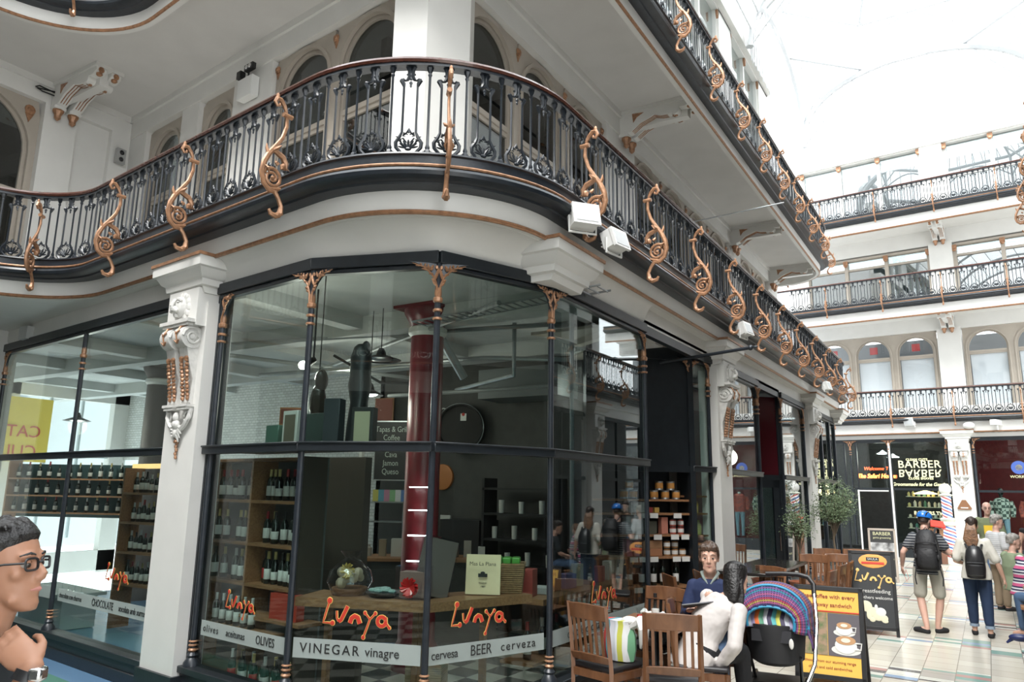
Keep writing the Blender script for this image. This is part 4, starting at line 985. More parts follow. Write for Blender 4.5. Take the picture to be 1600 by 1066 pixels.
# ---------------------------------------------------------------- second shop: bay, recessed door, bay
bays['E1'] = bay((XR, 11.4), (XR, 13.40), glassm='glassbk'); post(bays['E1'][0], V((XR, 13.40)), pi/2); 
bays['E2'] = bay((XR, 15.15), (XR, 17.40), glassm='glassbk'); post(bays['E2'][0], V((XR, 15.15)), pi/2); post(bays['E2'][0], V((XR, 17.33)), pi/2, sides=(-1,))
hm = M(); vstrip(hm, V((XR, 13.4)), V((XR, 15.15)), 3.80, ZF, 0.08); hm.prism([(XR, 13.4), (XR, 15.15), (-4.6, 15.15), (-4.6, 13.4)], 3.9, 3.95); S('trim_door', hm, 'frame')
dA = V((-4.25, 14.05)); dB = V((XR-0.02, 15.12)); dd = (dB-dA).normalized(); WD = Wall(dA, dd, V((-dd.y, dd.x))); LD_ = (dB-dA).length
e = empty('door_1'); e['kind'] = 'structure'
m = M(); WD.box(m, 0, LD_, 0, 0.06, 2.2, 2.3); WD.box(m, 0, 0.06, 0, 0.06, 0, 3.8); WD.box(m, LD_-0.06, LD_, 0, 0.06, 0, 3.8); WD.box(m, LD_-0.75, LD_-0.06, 0.01, 0.05, 2.06, 2.2)
WD.box(m, LD_-0.20, LD_-0.06, 0.01, 0.05, 0, 2.2); WD.box(m, LD_-0.85, LD_-0.75, 0.01, 0.05, 0, 2.2); WD.box(m, LD_-0.75, LD_-0.2, 0.01, 0.05, 0.0, 0.75); m.build('door_frame', 'frame', e)
m = M(); WD.box(m, 0, LD_, 0.02, 0.03, 2.3, 3.8); m.build('upper_panel', flat('burgundy_dark', (0.06, 0.008, 0.012), 0.15), e)
m = M(); WD.box(m, LD_-0.75, LD_-0.2, 0.02, 0.03, 0.75, 2.06); m.build('door_pane', 'glass', e, smooth=False)
m = M(); m.tube([WD.P(LD_-0.14, -0.05, 0.9), WD.P(LD_-0.14, -0.05, 1.3)], 0.014, 6); m.build('door_handle', 'chrome', e)
m = M(); m.tube([WD.P(LD_-0.58, -0.006, 0.42), WD.P(LD_-0.42, -0.006, 0.38), WD.P(LD_-0.50, -0.006, 0.68)], 0.012, 5)
for u, z in ((0.58, 0.42), (0.42, 0.38), (0.50, 0.68)): m.ball(WD.P(LD_-u, -0.004, z), (0.035, 0.035, 0.035), 8, 5)
m.build('white_script', 'white', e)
m = M(); m.box((-4.9, 14.3, 2), (0.1, 6.2, 4)); m.build('wall_burgundy', 'red', kind='structure')
# far glazed bay beyond the third pilaster
prev = V((XR, 18.12))
for i, y in enumerate((19.4, 20.5, 21.3)):
    k = 'F%d' % i; bays[k] = bay(prev, (XR, y), glassm='glassbk'); 
    p = empty('mullion', (XR, y, 0), parent=bays[k][0]); mm = M(); mm.cyl((0, 0, 0.3), (0, 0, 3.8), 0.03, n=8); mm.build('mullion_post', 'iron', p); prev = V((XR, y))
b = M(); b.box((XR-1.5, 21.32, 2.0), (3.0, 0.06, 3.8)); b.build('window_end', 'glassbk', kind='structure', smooth=False)
# ---------------------------------------------------------------- the far building's shop fronts
e = empty('window_120'); e['kind'] = 'structure'
m = M()
def Bbox(mm, x0, x1, w0, w1, z0, z1): WB.box(mm, ub(x1), ub(x0), w0, w1, z0, z1)
Bbox(m, -5.5, -0.97, -0.02, 0.06, 3.70, 3.82); Bbox(m, -5.5, -0.97, -0.03, 0.04, 2.14, 2.21)
for x, w_ in ((-4.1, 0.05), (-3.72, 0.05), (-2.70, 0.13), (-1.03, 0.05)): Bbox(m, x-w_/2, x+w_/2, -0.03, 0.05, 0, 3.75)
Bbox(m, -2.64, -1.0, -0.03, 0.05, 0.0, 0.45); m.build('window_frame', 'frame', e)
m = M(); Bbox(m, -2.72, -2.66, -0.05, -0.03, 0, 3.7); Bbox(m, -3.75, -3.70, -0.05, -0.03, 0, 2.14); Bbox(m, -3.72, -2.8, -0.05, -0.03, 2.09, 2.13); m.build('pale_edging', 'white', e)
m = M(); Bbox(m, -5.5, -2.76, 0.01, 0.02, 2.2, 3.7); Bbox(m, -2.66, -1.0, 0.01, 0.02, 0.45, 3.7); Bbox(m, -5.5, -3.75, 0.01, 0.02, 0.3, 2.15); m.build('pane', 'glass', e, smooth=False)
for x, sides in ((-3.9, (1, -1)), (-2.70, (1, -1)), (-1.03, (1,))):
    q = WB.P(ub(x), -0.02, 0); post(e, V((q.x, q.y)), atan2(-BD.y, -BD.x), base=False, sides=sides)
MT['cream'] = mat('cream_lettering', (0.72, 0.70, 0.42), 0.5)
ba = atan2(-BD.y, -BD.x)
def btext(body, x, z, size, m_='cream', sx=1, sp=1, parent=e, ext=0.002, rotx=pi/2, off=-0.012, shear=0):
    q = WB.P(ub(x), off, z); return text('sign_lettering', body, size, m_, parent, q, (rotx, 0, ba), ext, sx=sx, space=sp, shear=shear, bevel=0.004)
btext('CLEAN CUTS', -1.90, 3.13, 0.10, sp=1.1); btext('BARBER', -1.84, 2.97, 0.34, sx=1.0, sp=1.08); btext('BARBER', -1.84, 2.70, 0.34, sx=1.0, sp=1.08, rotx=-pi/2).scale = (1, 1, 1)
btext('CLOSE SHAVES', -1.82, 2.52, 0.10, sp=1.1); btext('Groomsmade for the Gentlemen', -1.78, 2.33, 0.15, shear=0.3, sx=0.9); btext('BARBERS TV', -1.7, 1.42, 0.15)
MT['neon'] = emit('red_neon', (1.0, 0.10, 0.03), 5.0); MT['neony'] = emit('yellow_neon', (1.0, 0.45, 0.10), 5.0); MT['lamp'] = emit('warm_lamp', (1.0, 0.72, 0.38), 3.5); MT['lampw'] = emit('white_lamp', (0.95, 0.98, 1.0), 9.0)
ns = empty('neon_sign', label='red neon sign glowing behind the glass above the barber shop door', cat='sign')
q = WB.P(ub(-3.15), 0.25, 2.85); text('neon_letters', 'Welcome To', 0.16, 'neon', ns, q, (pi/2, 0, ba), 0.012, shear=0.25); q = WB.P(ub(-3.2), 0.25, 2.60); text('neon_letters', 'The Safari House', 0.20, 'neony', ns, q, (pi/2, 0, ba), 0.012, shear=0.25, sx=0.85)
text('neon_backing', 'The Safari House', 0.205, 'neon', ns, WB.P(ub(-3.2), 0.262, 2.60), (pi/2, 0, ba), 0.004, shear=0.25, sx=0.88, bevel=0.008)
# barber interior
m = M(); Bbox(m, -6.4, -0.66, 3.6, 3.7, 0, 4.0); Bbox(m, -0.7, -0.62, 0.3, 3.6, 0, 4.0); Bbox(m, -6.5, -6.4, 0, 3.6, 0, 4); Bbox(m, 5.9, 6.0, 0, 3.6, 0, 4); S('wall_barber', m, 'dark')
m = M(); Bbox(m, -6.4, 6.0, 0.0, 3.6, 3.95, 4.0); S('ceiling_barber', m, flat('ceiling_grey', (0.16, 0.15, 0.14)))
m = M(); Bbox(m, -0.62, 6.0, 3.5, 3.6, 0, 4.0); S('wall_clothes', m, 'red')
rnd = random.Random(3)
for j, z in enumerate((0.9, 1.25, 1.6, 1.95)):
    m = M(); Bbox(m, -2.5, -1.05, 1.2, 1.5, z-0.02, z); m.build('display_shelf', flat('pale_shelf', (0.5, 0.5, 0.4)), label='pale shelf of grooming products inside the barber shop, %s from the bottom' % ORD[j], cat='shelf', group='barber shop shelves')  # shelf boards in one even pale colour
    for i in range(9):
        x = -2.42+i*0.15+rnd.uniform(-.02, .02); h = rnd.uniform(0.10, 0.22); c = rnd.choice([(0.5, 0.45, 0.2), (0.15, 0.35, 0.5), (0.55, 0.5, 0.4), (0.25, 0.12, 0.05), (0.1, 0.25, 0.2), (0.6, 0.6, 0.55)])
        q = WB.P(ub(x), 1.3, z+0.001); t = M(); t.lathe([(0.045, 0), (0.045, h*0.75), (0.02, h*0.85), (0.02, h)], n=8)
        t.build('product_bottle', flat('prod_%d_%d_%d' % tuple(int(k*100) for k in c), c), loc=q, label='small grooming product bottle on the barber shop shelves', cat='bottle', group='barber shop products')
for i in range(4):
    q = WB.P(ub(-5.7+i*0.4), 2.0, 1.72); t = M(); t.ball((0, 0, 0), 0.06); t.build('bulb', 'lamp', loc=q, label='round warm bulb in the row inside the barber shop', cat='bulb', group='row of bulbs in the barber shop')
for i, (x, w_, z) in enumerate(((-1.9, 1.2, 1.7), (-2.9, 1.8, 3.3), (-3.3, 2.2, 3.45))):
    q = WB.P(ub(x), w_, z); t = M(); t.lathe([(0.02, 0.12), (0.08, 0.06), (0.2, 0.0), (0.19, -0.01)], n=12); 
    if i == 0: t = M(); t.lathe([(0.05, 0.1), (0.36, 0.0), (0.34, -0.03)], n=16)
    t.build('pendant_lamp', 'lamp' if i == 0 else 'lampw', loc=(q.x, q.y, q.z if i else 2.05), label=['wide glowing pendant lamp in the barber window', 'small bright ceiling lamp inside above the barber door', 'small bright ceiling lamp deeper inside above the barber door'][i], cat='lamp')
# clothes shop window
e = empty('window_121'); e['kind'] = 'structure'
m = M(); Bbox(m, -0.33, 5.9, -0.02, 0.06, 3.70, 3.82); Bbox(m, -0.33, 5.9, -0.03, 0.04, 2.10, 2.17); Bbox(m, -0.33, 5.9, -0.04, 0.08, 0, 0.4)
for x in (-0.28, 3.0): Bbox(m, x-0.04, x+0.04, -0.03, 0.05, 0, 3.75)
m.build('window_frame', 'frame', e); m = M(); Bbox(m, -0.3, 5.9, 0.01, 0.02, 0.4, 3.7); m.build('pane', 'glass', e, smooth=False)
q = WB.P(ub(-0.28), -0.02, 0); post(e, V((q.x, q.y)), ba, base=False, sides=(1,))
m = M(); q = WB.P(ub(0.86), -0.01, 2.86); Rb = MX.Rotation(ba, 4, 'Z') @ MX.Rotation(pi/2, 4, 'X'); m.T = MX.Translation(q) @ Rb; m.lathe([(0.12, 0), (0.20, 0), (0.20, 0.004), (0.12, 0.004)], n=24); m.build('round_badge', flat('badge_blue', (0.05, 0.10, 0.35)), e)
m = M(); m.T = MX.Translation(q) @ Rb; m.lathe([(0.09, 0), (0.09, 0.004)], n=20); m.build('badge_centre', flat('badge_cream', (0.6, 0.55, 0.3)), e)
text('sign_lettering', 'WORKSHOP', 0.12, 'cream', e, WB.P(ub(0.95), -0.012, 2.58), (pi/2, 0, ba), 0.002)
# triangular plaque on the far pilaster
q = WB.P(ub(-0.66), -0.17, 1.72); e = empty('wall_plaque', q, ba, label='rusty triangular plaque on the far white pilaster', cat='plaque')
m = M(); m.extr([(-0.20, 0, -0.12), (-0.17, 0, -0.16), (0.17, 0, -0.16), (0.20, 0, -0.12), (0.05, 0, 0.14), (-0.05, 0, 0.14)], (0, 0.03, 0)); m.build('plaque_plate', flat('rust', (0.20, 0.09, 0.04)), e); m = M(); m.box((0, -0.006, -0.10), (0.2, 0.01, 0.03)); m.build('plaque_label', 'white', e)
# floodlights and cameras on the ledges
def flood(loc, rz, tilt, label, s=1.0):
    e = empty('floodlight', loc, rz, label=label, cat='floodlight'); m = M(); R3 = MX.Rotation(tilt, 3, 'X')
    m.box((0, 0, 0.15*s), (0.24*s, 0.13*s, 0.19*s), R=R3); m.box((0, 0.075*s, 0.16*s), (0.26*s, 0.03, 0.21*s), R=R3); 
    for k in range(4): m.box((0, -0.07*s, (0.09+0.035*k)*s), (0.2*s, 0.03, 0.012), R=R3)
    m.build('lamp_housing', 'plaster', e); b = M(); b.tube([(-0.13*s, 0, 0.16*s), (-0.13*s, 0, 0.01), (0.13*s, 0, 0.01), (0.13*s, 0, 0.16*s)], 0.012, 5); b.build('mount', 'plaster', e)
    g = M(); g.box((0, 0.093*s, 0.16*s), (0.21*s, 0.006, 0.15*s), R=R3); g.build('lamp_glass', flat('lamp_lens', (0.55, 0.57, 0.58), 0.1), e); return e
flood((-2.84, 5.66, 4.17), -2.25, 0.25, 'white floodlight on the corner capital, left of the two', 1.0)
flood((-2.82, 6.28, 4.14), -1.75, 0.3, 'white floodlight on the corner capital, right of the two', 0.95)
flood((-2.84, 10.9, 4.16), -1.75, 0.3, 'white floodlight on the capital above the dark alcove', 0.95)
flood((-2.84, 17.6, 4.17), -1.75, 0.3, 'small white floodlight on the capital over the olive trees', 0.9)
q = Bp(-1.95, 0.30); flood((q.x, q.y, 4.16), pi-0.4, -0.3, 'white floodlight on the barber shop ledge', 1.2)
q = Bp(0.45, 0.34); e = empty('security_camera', (q.x, q.y, 4.1), 1.2, label='long white security camera on the ledge right of the far pilaster', cat='camera'); m = M(); m.box((0, 0, 0.12), (0.6, 0.16, 0.16)); m.build('camera_housing', 'plaster', e); m = M(); m.cyl((0, 0, -0.1), (0, 0, 0.08), 0.03); m.build('mount', 'plaster', e)
q = Bp(-0.3, 0.36); e = empty('dome_camera', (q.x, q.y, 4.16), label='round white dome camera above the far pilaster', cat='camera'); m = M(); m.ball((0, 0, 0), (0.17, 0.15, 0.11), 12, 8); m.build('dome_body', 'plaster', e)
# upper-left fittings
e = empty('emergency_light', (Lp(-8.35).x, Lp(-8.35).y, 7.30), aLn, label='white emergency light box with twin spot heads on the upper left pier', cat='light')
m = M(); m.box((0, 0.05, 0.14), (0.34, 0.12, 0.30)); m.build('battery_box', 'plaster', e); m = M()
m.box((-0.09, 0.10, 0.42), (0.20, 0.06, 0.09)); m.box((0.13, 0.1, 0.36), (0.10, 0.08, 0.11)); m.cyl((0, 0.06, 0.28), (0, 0.06, 0.40), 0.012); m.build('spot_heads', 'black', e)
m = M(); m.ball((-0.13, 0.135, 0.42), (0.035, 0.012, 0.035)); m.ball((-0.05, 0.135, 0.42), (0.035, 0.012, 0.035)); m.build('lamp_glass', 'chrome', e)
e = empty('wall_sensor', (-11.96, 6.42, 7.36), -pi/2, label='grey twin-lens sensor box near the upper inner corner', cat='sensor'); m = M(); m.box((0, 0.04, 0), (0.15, 0.08, 0.26)); m.build('sensor_box', flat('sensor_grey', (0.35, 0.35, 0.34)), e)
for z in (0.06, -0.06): m = M(); m.ball((0, 0.085, z), (0.04, 0.02, 0.04)); m.build('lens', 'black', e)
m = M(); m.tube([(-11.93, 5.0, 7.95), (-11.93, 5.05, 7.99), (-11.93, 5.3, 7.98), (-11.93, 5.32, 7.93), (-11.93, 5.1, 7.92), (-11.93, 5.02, 7.94), (-11.93, 5.3, 8.0)], 0.012, 5); m.build('cable_coil', 'black', label='small coil of black cable on the beam at upper left', cat='cable')
# thin steel rod reaching out from under the second-floor soffit
m = M(); m.cyl((-4.6, 13.0, 6.9), (-2.7, 13.6, 7.2), 0.012, n=6); m.build('steel_rod', 'steel', label='thin steel rod reaching out below the second-floor soffit', cat='rod')
# ---------------------------------------------------------------- shop interior
MT['ceil'] = mat('shop_ceiling', (0.50, 0.51, 0.50), 0.7, noise=0.15, nscale=1.5); MT['wallg'] = mat('grey_brown_wall', (0.05, 0.048, 0.044), 0.7, noise=0.2)
MT['brick'] = None
def brick_mat():
    m = D.materials.new('white_brick'); m.use_nodes = True; nt = m.node_tree; b = nt.nodes['Principled BSDF']; br = nt.nodes.new('ShaderNodeTexBrick')
    br.inputs['Color1'].default_value = (0.62, 0.62, 0.6, 1); br.inputs['Color2'].default_value = (0.5, 0.5, 0.48, 1); br.inputs['Mortar'].default_value = (0.3, 0.3, 0.29, 1); br.inputs['Scale'].default_value = 4.5
    tc = nt.nodes.new('ShaderNodeTexCoord'); mp = nt.nodes.new('ShaderNodeMapping'); mp.inputs['Rotation'].default_value = (pi/2, 0, 0); nt.links.new(tc.outputs['Object'], mp.inputs[0]); nt.links.new(mp.outputs[0], br.inputs[0])
    nt.links.new(br.outputs[0], b.inputs['Base Color']); b.inputs['Roughness'].default_value = 0.7; return m
MT['brick'] = brick_mat()
m = M(); m.prism([(-19, 5.9), (-12.0, 5.25), (-6.3, 4.66), (-4.86, 4.5), (-3.8, 4.87), (-3.4, 5.95), (-3.4, 10.9), (-3.4, 22), (-19, 22)], 4.06, 4.11)
for x in (-16, -13.6, -11.2, -8.8, -6.6): m.box((x, 8.2, 3.98), (0.22, 6.4, 0.18))
for y in (6.9, 9.2): m.box((-11, y, 3.95), (15, 0.25, 0.24))
S('ceiling_shop', m, 'ceil')
m = M(); m.box((-6.72, 9.6, 2.05), (3.85, 0.1, 4.1)); S('wall_shop_back', m, 'wallg')
m = M(); m.box((-13.3, 10.4, 3.3), (9.6, 0.1, 1.6)); m.box((-11.3, 10.4, 1.2), (5.6, 0.1, 2.6)); m.box((-8.6, 10.0, 2.05), (0.1, 0.9, 4.1)); S('wall_shop_side', m, 'brick')
# street-side wall with tall windows
m = M()
for y0, y1 in ((5.2, 5.5), (7.6, 7.9), (10.0, 10.4)): m.box((-17.5, (y0+y1)/2, 2), (0.2, y1-y0, 4.1))
m.box((-17.5, 7.8, 3.95), (0.2, 5.2, 0.3)); m.box((-17.5, 7.8, 0.22), (0.2, 5.2, 0.44)); m.box((-14.8, 5.3, 2), (5.3, 0.2, 4.1))
S('wall_street', m, 'soffit')
m = M()
for y in (6.2, 6.9, 8.6, 9.3): m.box((-17.5, y, 2.3), (0.06, 0.05, 3.1))
m.box((-17.5, 7.8, 2.55), (0.06, 4.9, 0.07)); S('window_street', m, flat('pale_frame', (0.45, 0.5, 0.52)))
m = M(); m.box((-25, 8.5, 4), (0.4, 16, 8)); S('wall_across_street', m, flat('street_facade', (0.55, 0.58, 0.60)))
for i, y in enumerate((5.6, 8.2, 10.8)):
    m = M(); m.box((-24.75, y, 3.2), (0.1, 1.4, 2.6)); S('window_across_%d' % i, m, flat('street_window', (0.12, 0.17, 0.22), 0.2))
# yellow banner lettered for the street side, read backwards from here
q = empty('shop_banner', (-16.6, 7.25, 3.0), pi/2, label='yellow banner with red lettering read backwards through the left window', cat='banner')
m = M(); m.box((0, 0, 0), (1.9, 0.02, 1.3)); m.build('banner_cloth', mat('yellow_vinyl', (0.80, 0.62, 0.12), 0.6, emis=None), q)
text('banner_lettering', 'CATALAN', 0.34, flat('banner_red', (0.6, 0.1, 0.08)), q, (0.0, -0.02, -0.05), (pi/2, 0, 0), 0.002).scale = (-1, 1, 1)
text('banner_lettering', 'CULTURE', 0.34, flat('banner_red', (0.6, 0.1, 0.08)), q, (0.0, -0.02, -0.45), (pi/2, 0, 0), 0.002).scale = (-1, 1, 1)
MT['exitg'] = emit('exit_green', (0.02, 0.30, 0.14), 0.7)
for (x, y, z), lb in (((-15.2, 6.3, 2.62), 'green exit sign seen through the far left pane'), ((-12.6, 8.6, 2.55), 'green exit sign seen through the middle left pane')):
    e = empty('exit_sign', (x, y, z), 1.0, label=lb, cat='sign'); m = M(); m.box((0, 0, 0), (0.62, 0.04, 0.26)); m.build('sign_panel', 'exitg', e)
    m = M(); m.box((-0.2, -0.024, 0), (0.1, 0.008, 0.17)); m.cyl((0, -0.024, 0.07), (0, -0.024, -0.06), 0.012, n=6); m.tube([(-0.04, -0.024, -0.02), (0, -0.024, -0.07), (0.04, -0.024, -0.02)], 0.012, 5); m.ball((0.2, -0.024, 0.07), 0.022); m.tube([(0.2, -0.024, 0.05), (0.19, -0.024, -0.01), (0.24, -0.024, -0.07)], 0.014, 5); m.tube([(0.15, -0.024, 0.0), (0.2, -0.024, 0.03), (0.25, -0.024, 0.0)], 0.01, 5); m.build('pictogram', 'white', e)
# columns
def column(x, y, r, m_, label):
    e = empty('iron_column', (x, y, 0), label=label, cat='column'); m = M(); m.lathe([(r*1.3, 0), (r*1.3, 0.2), (r, 0.3), (r*0.95, 3.72)], n=24); m.build('column_shaft', m_, e)
    m = M(); m.lathe([(r*0.95, 3.70), (r*1.12, 3.74), (r*1.12, 3.80), (r*0.95, 3.82)], n=24); m.build('collar', 'white', e)
    m = M(); m.lathe([(r*0.98, 3.82), (r*1.1, 3.88), (r*1.4, 3.98), (r*1.4, 4.06)], n=24); m.box((0, 0, 4.05), (r*2.9, r*2.9, 0.05)); m.build('column_capital', m_, e); return e
column(-5.50, 6.85, 0.205, 'red', 'burgundy cast-iron column inside the corner shop'); column(-12.6, 8.0, 0.2, flat('column_grey', (0.16, 0.14, 0.14)), 'dark grey column deep inside the left window')
# lamps
def pendant(loc, label, r=0.17, lit=True, drop=0.8):
    e = empty('pendant_lamp', loc, label=label, cat='lamp'); m = M(); m.lathe([(0.03, 0.14), (0.05, 0.10), (0.06, 0.06), (r, 0.0), (r*0.97, -0.005), (0.05, 0.05)], n=18); m.build('lamp_shade', 'black', e)
    m = M(); m.cyl((0, 0, 0.13), (0, 0, 4.05-loc[2]), 0.006, n=6); m.build('flex', 'black', e)
    m = M(); m.ball((0, 0, 0.012), (r*0.6, r*0.6, 0.03), 10, 6); m.build('lamp_bulb', 'lampw' if lit else 'steel', e)
    return e
pendant((-6.15, 6.6, 3.02), 'black pendant lamp with bright bulb, left of the red column'); pendant((-5.95, 6.55, 3.42), 'larger unlit pendant lamp above the other one left of the red column', 0.24, False)
pendant((-10.3, 6.9, 3.10), 'black pendant lamp seen through the right half of the left window', 0.22, True); pendant((-13.3, 7.0, 3.0), 'black pendant lamp before the yellow banner', 0.22, False)
e = empty('spotlight', (-6.05, 5.45, 3.20), label='bright spotlight behind the curved window left bay', cat='lamp'); m = M(); m.ball((0, 0, 0), 0.045, 12, 8); m.build('lamp_bulb', emit('spot_bulb', (1, 0.97, 0.85), 60), e)
m = M(); m.cyl((0.02, 0.03, 0.02), (0.05, 0.12, 0.08), 0.05, 0.03); m.cyl((0.05, 0.1, 0.08), (0.05, 0.1, 0.85), 0.01); m.build('lamp_body', 'black', e)
def plight(loc, p, r=0.15, col=(1, 0.93, 0.82)):  # bare point lights; some stand where no lamp is modelled
    l = D.lights.new('shop_point_light', 'POINT'); l.energy = p; l.shadow_soft_size = r; l.color = col; o = D.objects.new('shop_point_light', l); COL.objects.link(o); o.location = loc
plight((-6.05, 5.4, 3.1), 18, 0.05); plight((-6.15, 6.6, 2.9), 22); plight((-10.3, 6.9, 3.0), 40); plight((-13.3, 7.0, 2.9), 40); plight((-7.5, 7.6, 3.3), 30, 0.3); plight((-4.6, 9.0, 3.3), 14, 0.3)
q = WB.P(ub(-3.2), 1.8, 3.3); plight(q, 35, 0.3); q = WB.P(ub(-1.8), 1.0, 2.1); plight(q, 12, 0.2, (1, 0.8, 0.5)); q = WB.P(ub(1.5), 1.0, 3.3); plight(q, 60, 0.3)
# ducts, pipes and cable tray under the ceiling
m = M(); m.tube([(-9, 7.3, 3.55), (-5.2, 7.6, 3.55), (-4.3, 8.2, 3.55)], 0.03, 8); m.tube([(-4.75, 7.6, 3.95), (-4.75, 7.6, 3.3), (-6.2, 8.4, 3.3)], 0.028, 8); m.tube([(-3.75, 7.2, 4.0), (-3.75, 7.2, 0.2)], 0.025, 8); m.build('conduit', 'steel', label='thin grey conduit pipes under the shop ceiling', cat='pipe')
m = M(); m.box((-5.45, 9.1, 3.42), (1.3, 0.6, 0.42)); m.build('air_duct', flat('duct_grey', (0.13, 0.14, 0.14), .45), label='boxy galvanised air duct right of the red column', cat='duct')
m = M(); m.tube([(-5.6, 7.0, 3.98), (-5.42, 7.5, 3.30)], 0.055, 10); m.build('roof_strut', 'steel', label='slanting grey strut under the shop ceiling', cat='strut')
m = M()
for k in range(24): m.box((-5.1+k*0.09, 6.2+k*0.012, 3.70+0.008*k), (0.012, 0.24, 0.012))
m.cyl((-5.1, 6.08, 3.70), (-3.0, 6.36, 3.9), 0.012, n=5); m.cyl((-5.1, 6.32, 3.70), (-3.0, 6.6, 3.9), 0.012, n=5); m.build('cable_tray', 'steel', label='ladder-like cable tray crossing the corner window top', cat='tray')
m = M()
for a, b in (((-9.5, 6.2, 3.82), (-3.9, 7.6, 3.86)), ((-9.2, 8.4, 3.72), (-4.0, 6.1, 3.78)), ((-8.4, 5.6, 3.6), (-7.2, 9.3, 3.6)), ((-7.0, 7.9, 3.2), (-4.4, 8.0, 3.2))): m.cyl(a, b, 0.028, n=7)
m.build('sprinkler_pipes', flat('pipe_grey', (0.22, 0.23, 0.23), .4), label='criss-cross grey pipes close under the shop ceiling', cat='pipe')
m = M(); m.tube([(-7.4, 7.2, 3.7), (-6.9, 7.6, 3.35), (-6.2, 7.9, 3.3)], 0.02, 6); m.build('dark_beam', 'black', label='dark bracket arm under the ceiling behind the pendant lamps', cat='beam')
# ---------------------------------------------------------------- wine bottles
MT['bglass'] = mat('dark_bottle_glass', (0.008, 0.014, 0.010), 0.08, spec=0.7); MT['lab_w'] = mat('white_label', (0.62, 0.61, 0.58), 0.6); MT['lab_r'] = flat('red_label', (0.45, 0.03, 0.03)); MT['cap_r'] = flat('red_capsule', (0.30, 0.015, 0.02), 0.3); MT['cap_g'] = flat('gold_capsule', (0.50, 0.38, 0.15), 0.35); MT['cap_k'] = flat('black_capsule', (0.02, 0.02, 0.02), 0.3); MT['cap_w'] = flat('white_capsule', (0.6, 0.6, 0.58), 0.4)
BT = {}
def bottle(loc, rz, label, cap='cap_r', lab='lab_w', h=0.31, group=None, lh=0.10, name='wine_bottle', glassm='bglass'):
    k = (cap, lab, lh, glassm)
    if k not in BT:
        e = empty(name, loc, rz, label=label, cat='bottle', group=group)
        m = M(); m.lathe([(0.034, 0), (0.038, 0.006), (0.038, 0.185), (0.032, 0.215), (0.016, 0.24), (0.014, 0.31)], n=14); m.build('bottle_glass', glassm, e)
        m = M(); m.lathe([(0.0145, 0.235), (0.0165, 0.24), (0.016, 0.305), (0.017, 0.307), (0.017, 0.315)], n=10); m.build('capsule', cap, e)
        m = M(); m.lathe([(0.0386, 0.045), (0.0392, 0.046), (0.0392, 0.045+lh), (0.0386, 0.046+lh)], n=16); m.build('bottle_label', lab, e); BT[k] = e; e.scale = (h/0.31,)*3; return e
    c = dup(BT[k], loc, rz, label, group); c.name = name
    if group is None and 'group' in c: del c['group']
    c.scale = (h/0.31,)*3; return c
rnd = random.Random(11)
WA = Wall(G0, (G1-G0).normalized(), V((-(G1-G0).normalized().y, (G1-G0).normalized().x)))
# wine rack right behind the left bay of the corner window
e = empty('wine_rack', label='oak wine rack of four shelves behind the left bay of the corner window', cat='rack')
def rbox(u0, u1, w0, w1, z0, z1, nm): m = M(); WA.box(m, u0, u1, w0, w1, z0, z1); return m.build(nm, 'shelfwood', e)
RZ = [1.80, 1.40, 1.03]
for z in RZ+[0.20, 2.20]: rbox(-0.62, 0.98, 0.38, 0.66, z-0.028, z, 'shelf')
for u in (-0.64, 0.20): rbox(u-0.014, u+0.014, 0.38, 0.66, 0.17, 2.20, 'upright')
m = M(); WA.box(m, 0.97, 0.998, 0.37, 0.68, 0.17, 2.21); m.build('side_panel', flat('dark_brown', (0.055, 0.043, 0.033)), e)
m = M(); WA.box(m, -0.64, 1.0, 0.66, 0.68, 0.17, 2.20); m.build('back_panel', flat('rack_back', (0.09, 0.10, 0.10)), e)
rn = ['top', 'middle', 'bottom']
for r, z in enumerate(RZ):
    i = 0
    for u in [-0.50, -0.36, -0.24, -0.12, 0.0, 0.10, 0.33, 0.42, 0.51, 0.62, 0.71, 0.80, 0.89]:
        i += 1
        if r and i in (3,): continue
        q = WA.P(u+rnd.uniform(-.01, .01), 0.50+rnd.uniform(-.03, .03), z+0.001); cap = ['cap_g', 'cap_g', 'cap_r', 'cap_k', 'cap_w'][rnd.randrange(5)] if r else ('cap_g' if i < 10 and i > 6 else 'cap_r')
        bottle(q, rnd.uniform(-.4, .4), 'dark wine bottle, %s from left on the %s shelf of the corner wine rack' % (ORD[i-1], rn[r]), cap, 'lab_r' if (r == 2 and i in (7,)) else 'lab_w', 0.29, 'wine bottles in the corner rack', lh=0.10 if i % 3 else 0.075)
q = WA.P(-0.42, 0.45, 1.031); 
for i in range(11):
    q = WA.P(0.28+i*0.085, 0.28+0.05*(i % 2), 0.335+0.0); bottle((q.x, q.y, 0.16), 0, 'bottle standing low behind the lettering band, %s from the left' % ORD[i], ['cap_w', 'cap_g', 'cap_k'][i % 3], 'lab_w' if i % 4 else 'lab_r', 0.30, 'bottles on the floor of the left bay')
for i in range(3):
    q = WA.P(0.75+i*0.13, 0.40, 0.77); m = M(); m.box((0, 0, 0.11), (0.11, 0.1, 0.22)); m.build('gift_tin', flat('tin_red', (0.40, 0.05, 0.03), 0.35), loc=q, rz=0.1, label='red tin beside the bottles in the left bay, %s from the left' % ORD[i], cat='tin', group='red tins in the left bay')
m = M(); WA.box(m, 0.24, 1.2, 0.3, 0.55, 0.74, 0.768); m.build('low_shelf', 'shelfwood', label='low oak shelf under the red script of the left bay', cat='shelf')
for i in range(6):
    q = WA.P(0.0+0.12*i-0.1, 0.3, 0.42+0.0); bottle((q.x, q.y, 0.72 if 0 else 0.66), 0, 'pale-labelled bottle behind the olives lettering, %s from the left' % ORD[i], 'cap_w', 'lab_w', 0.26, 'bottles behind the olives lettering')
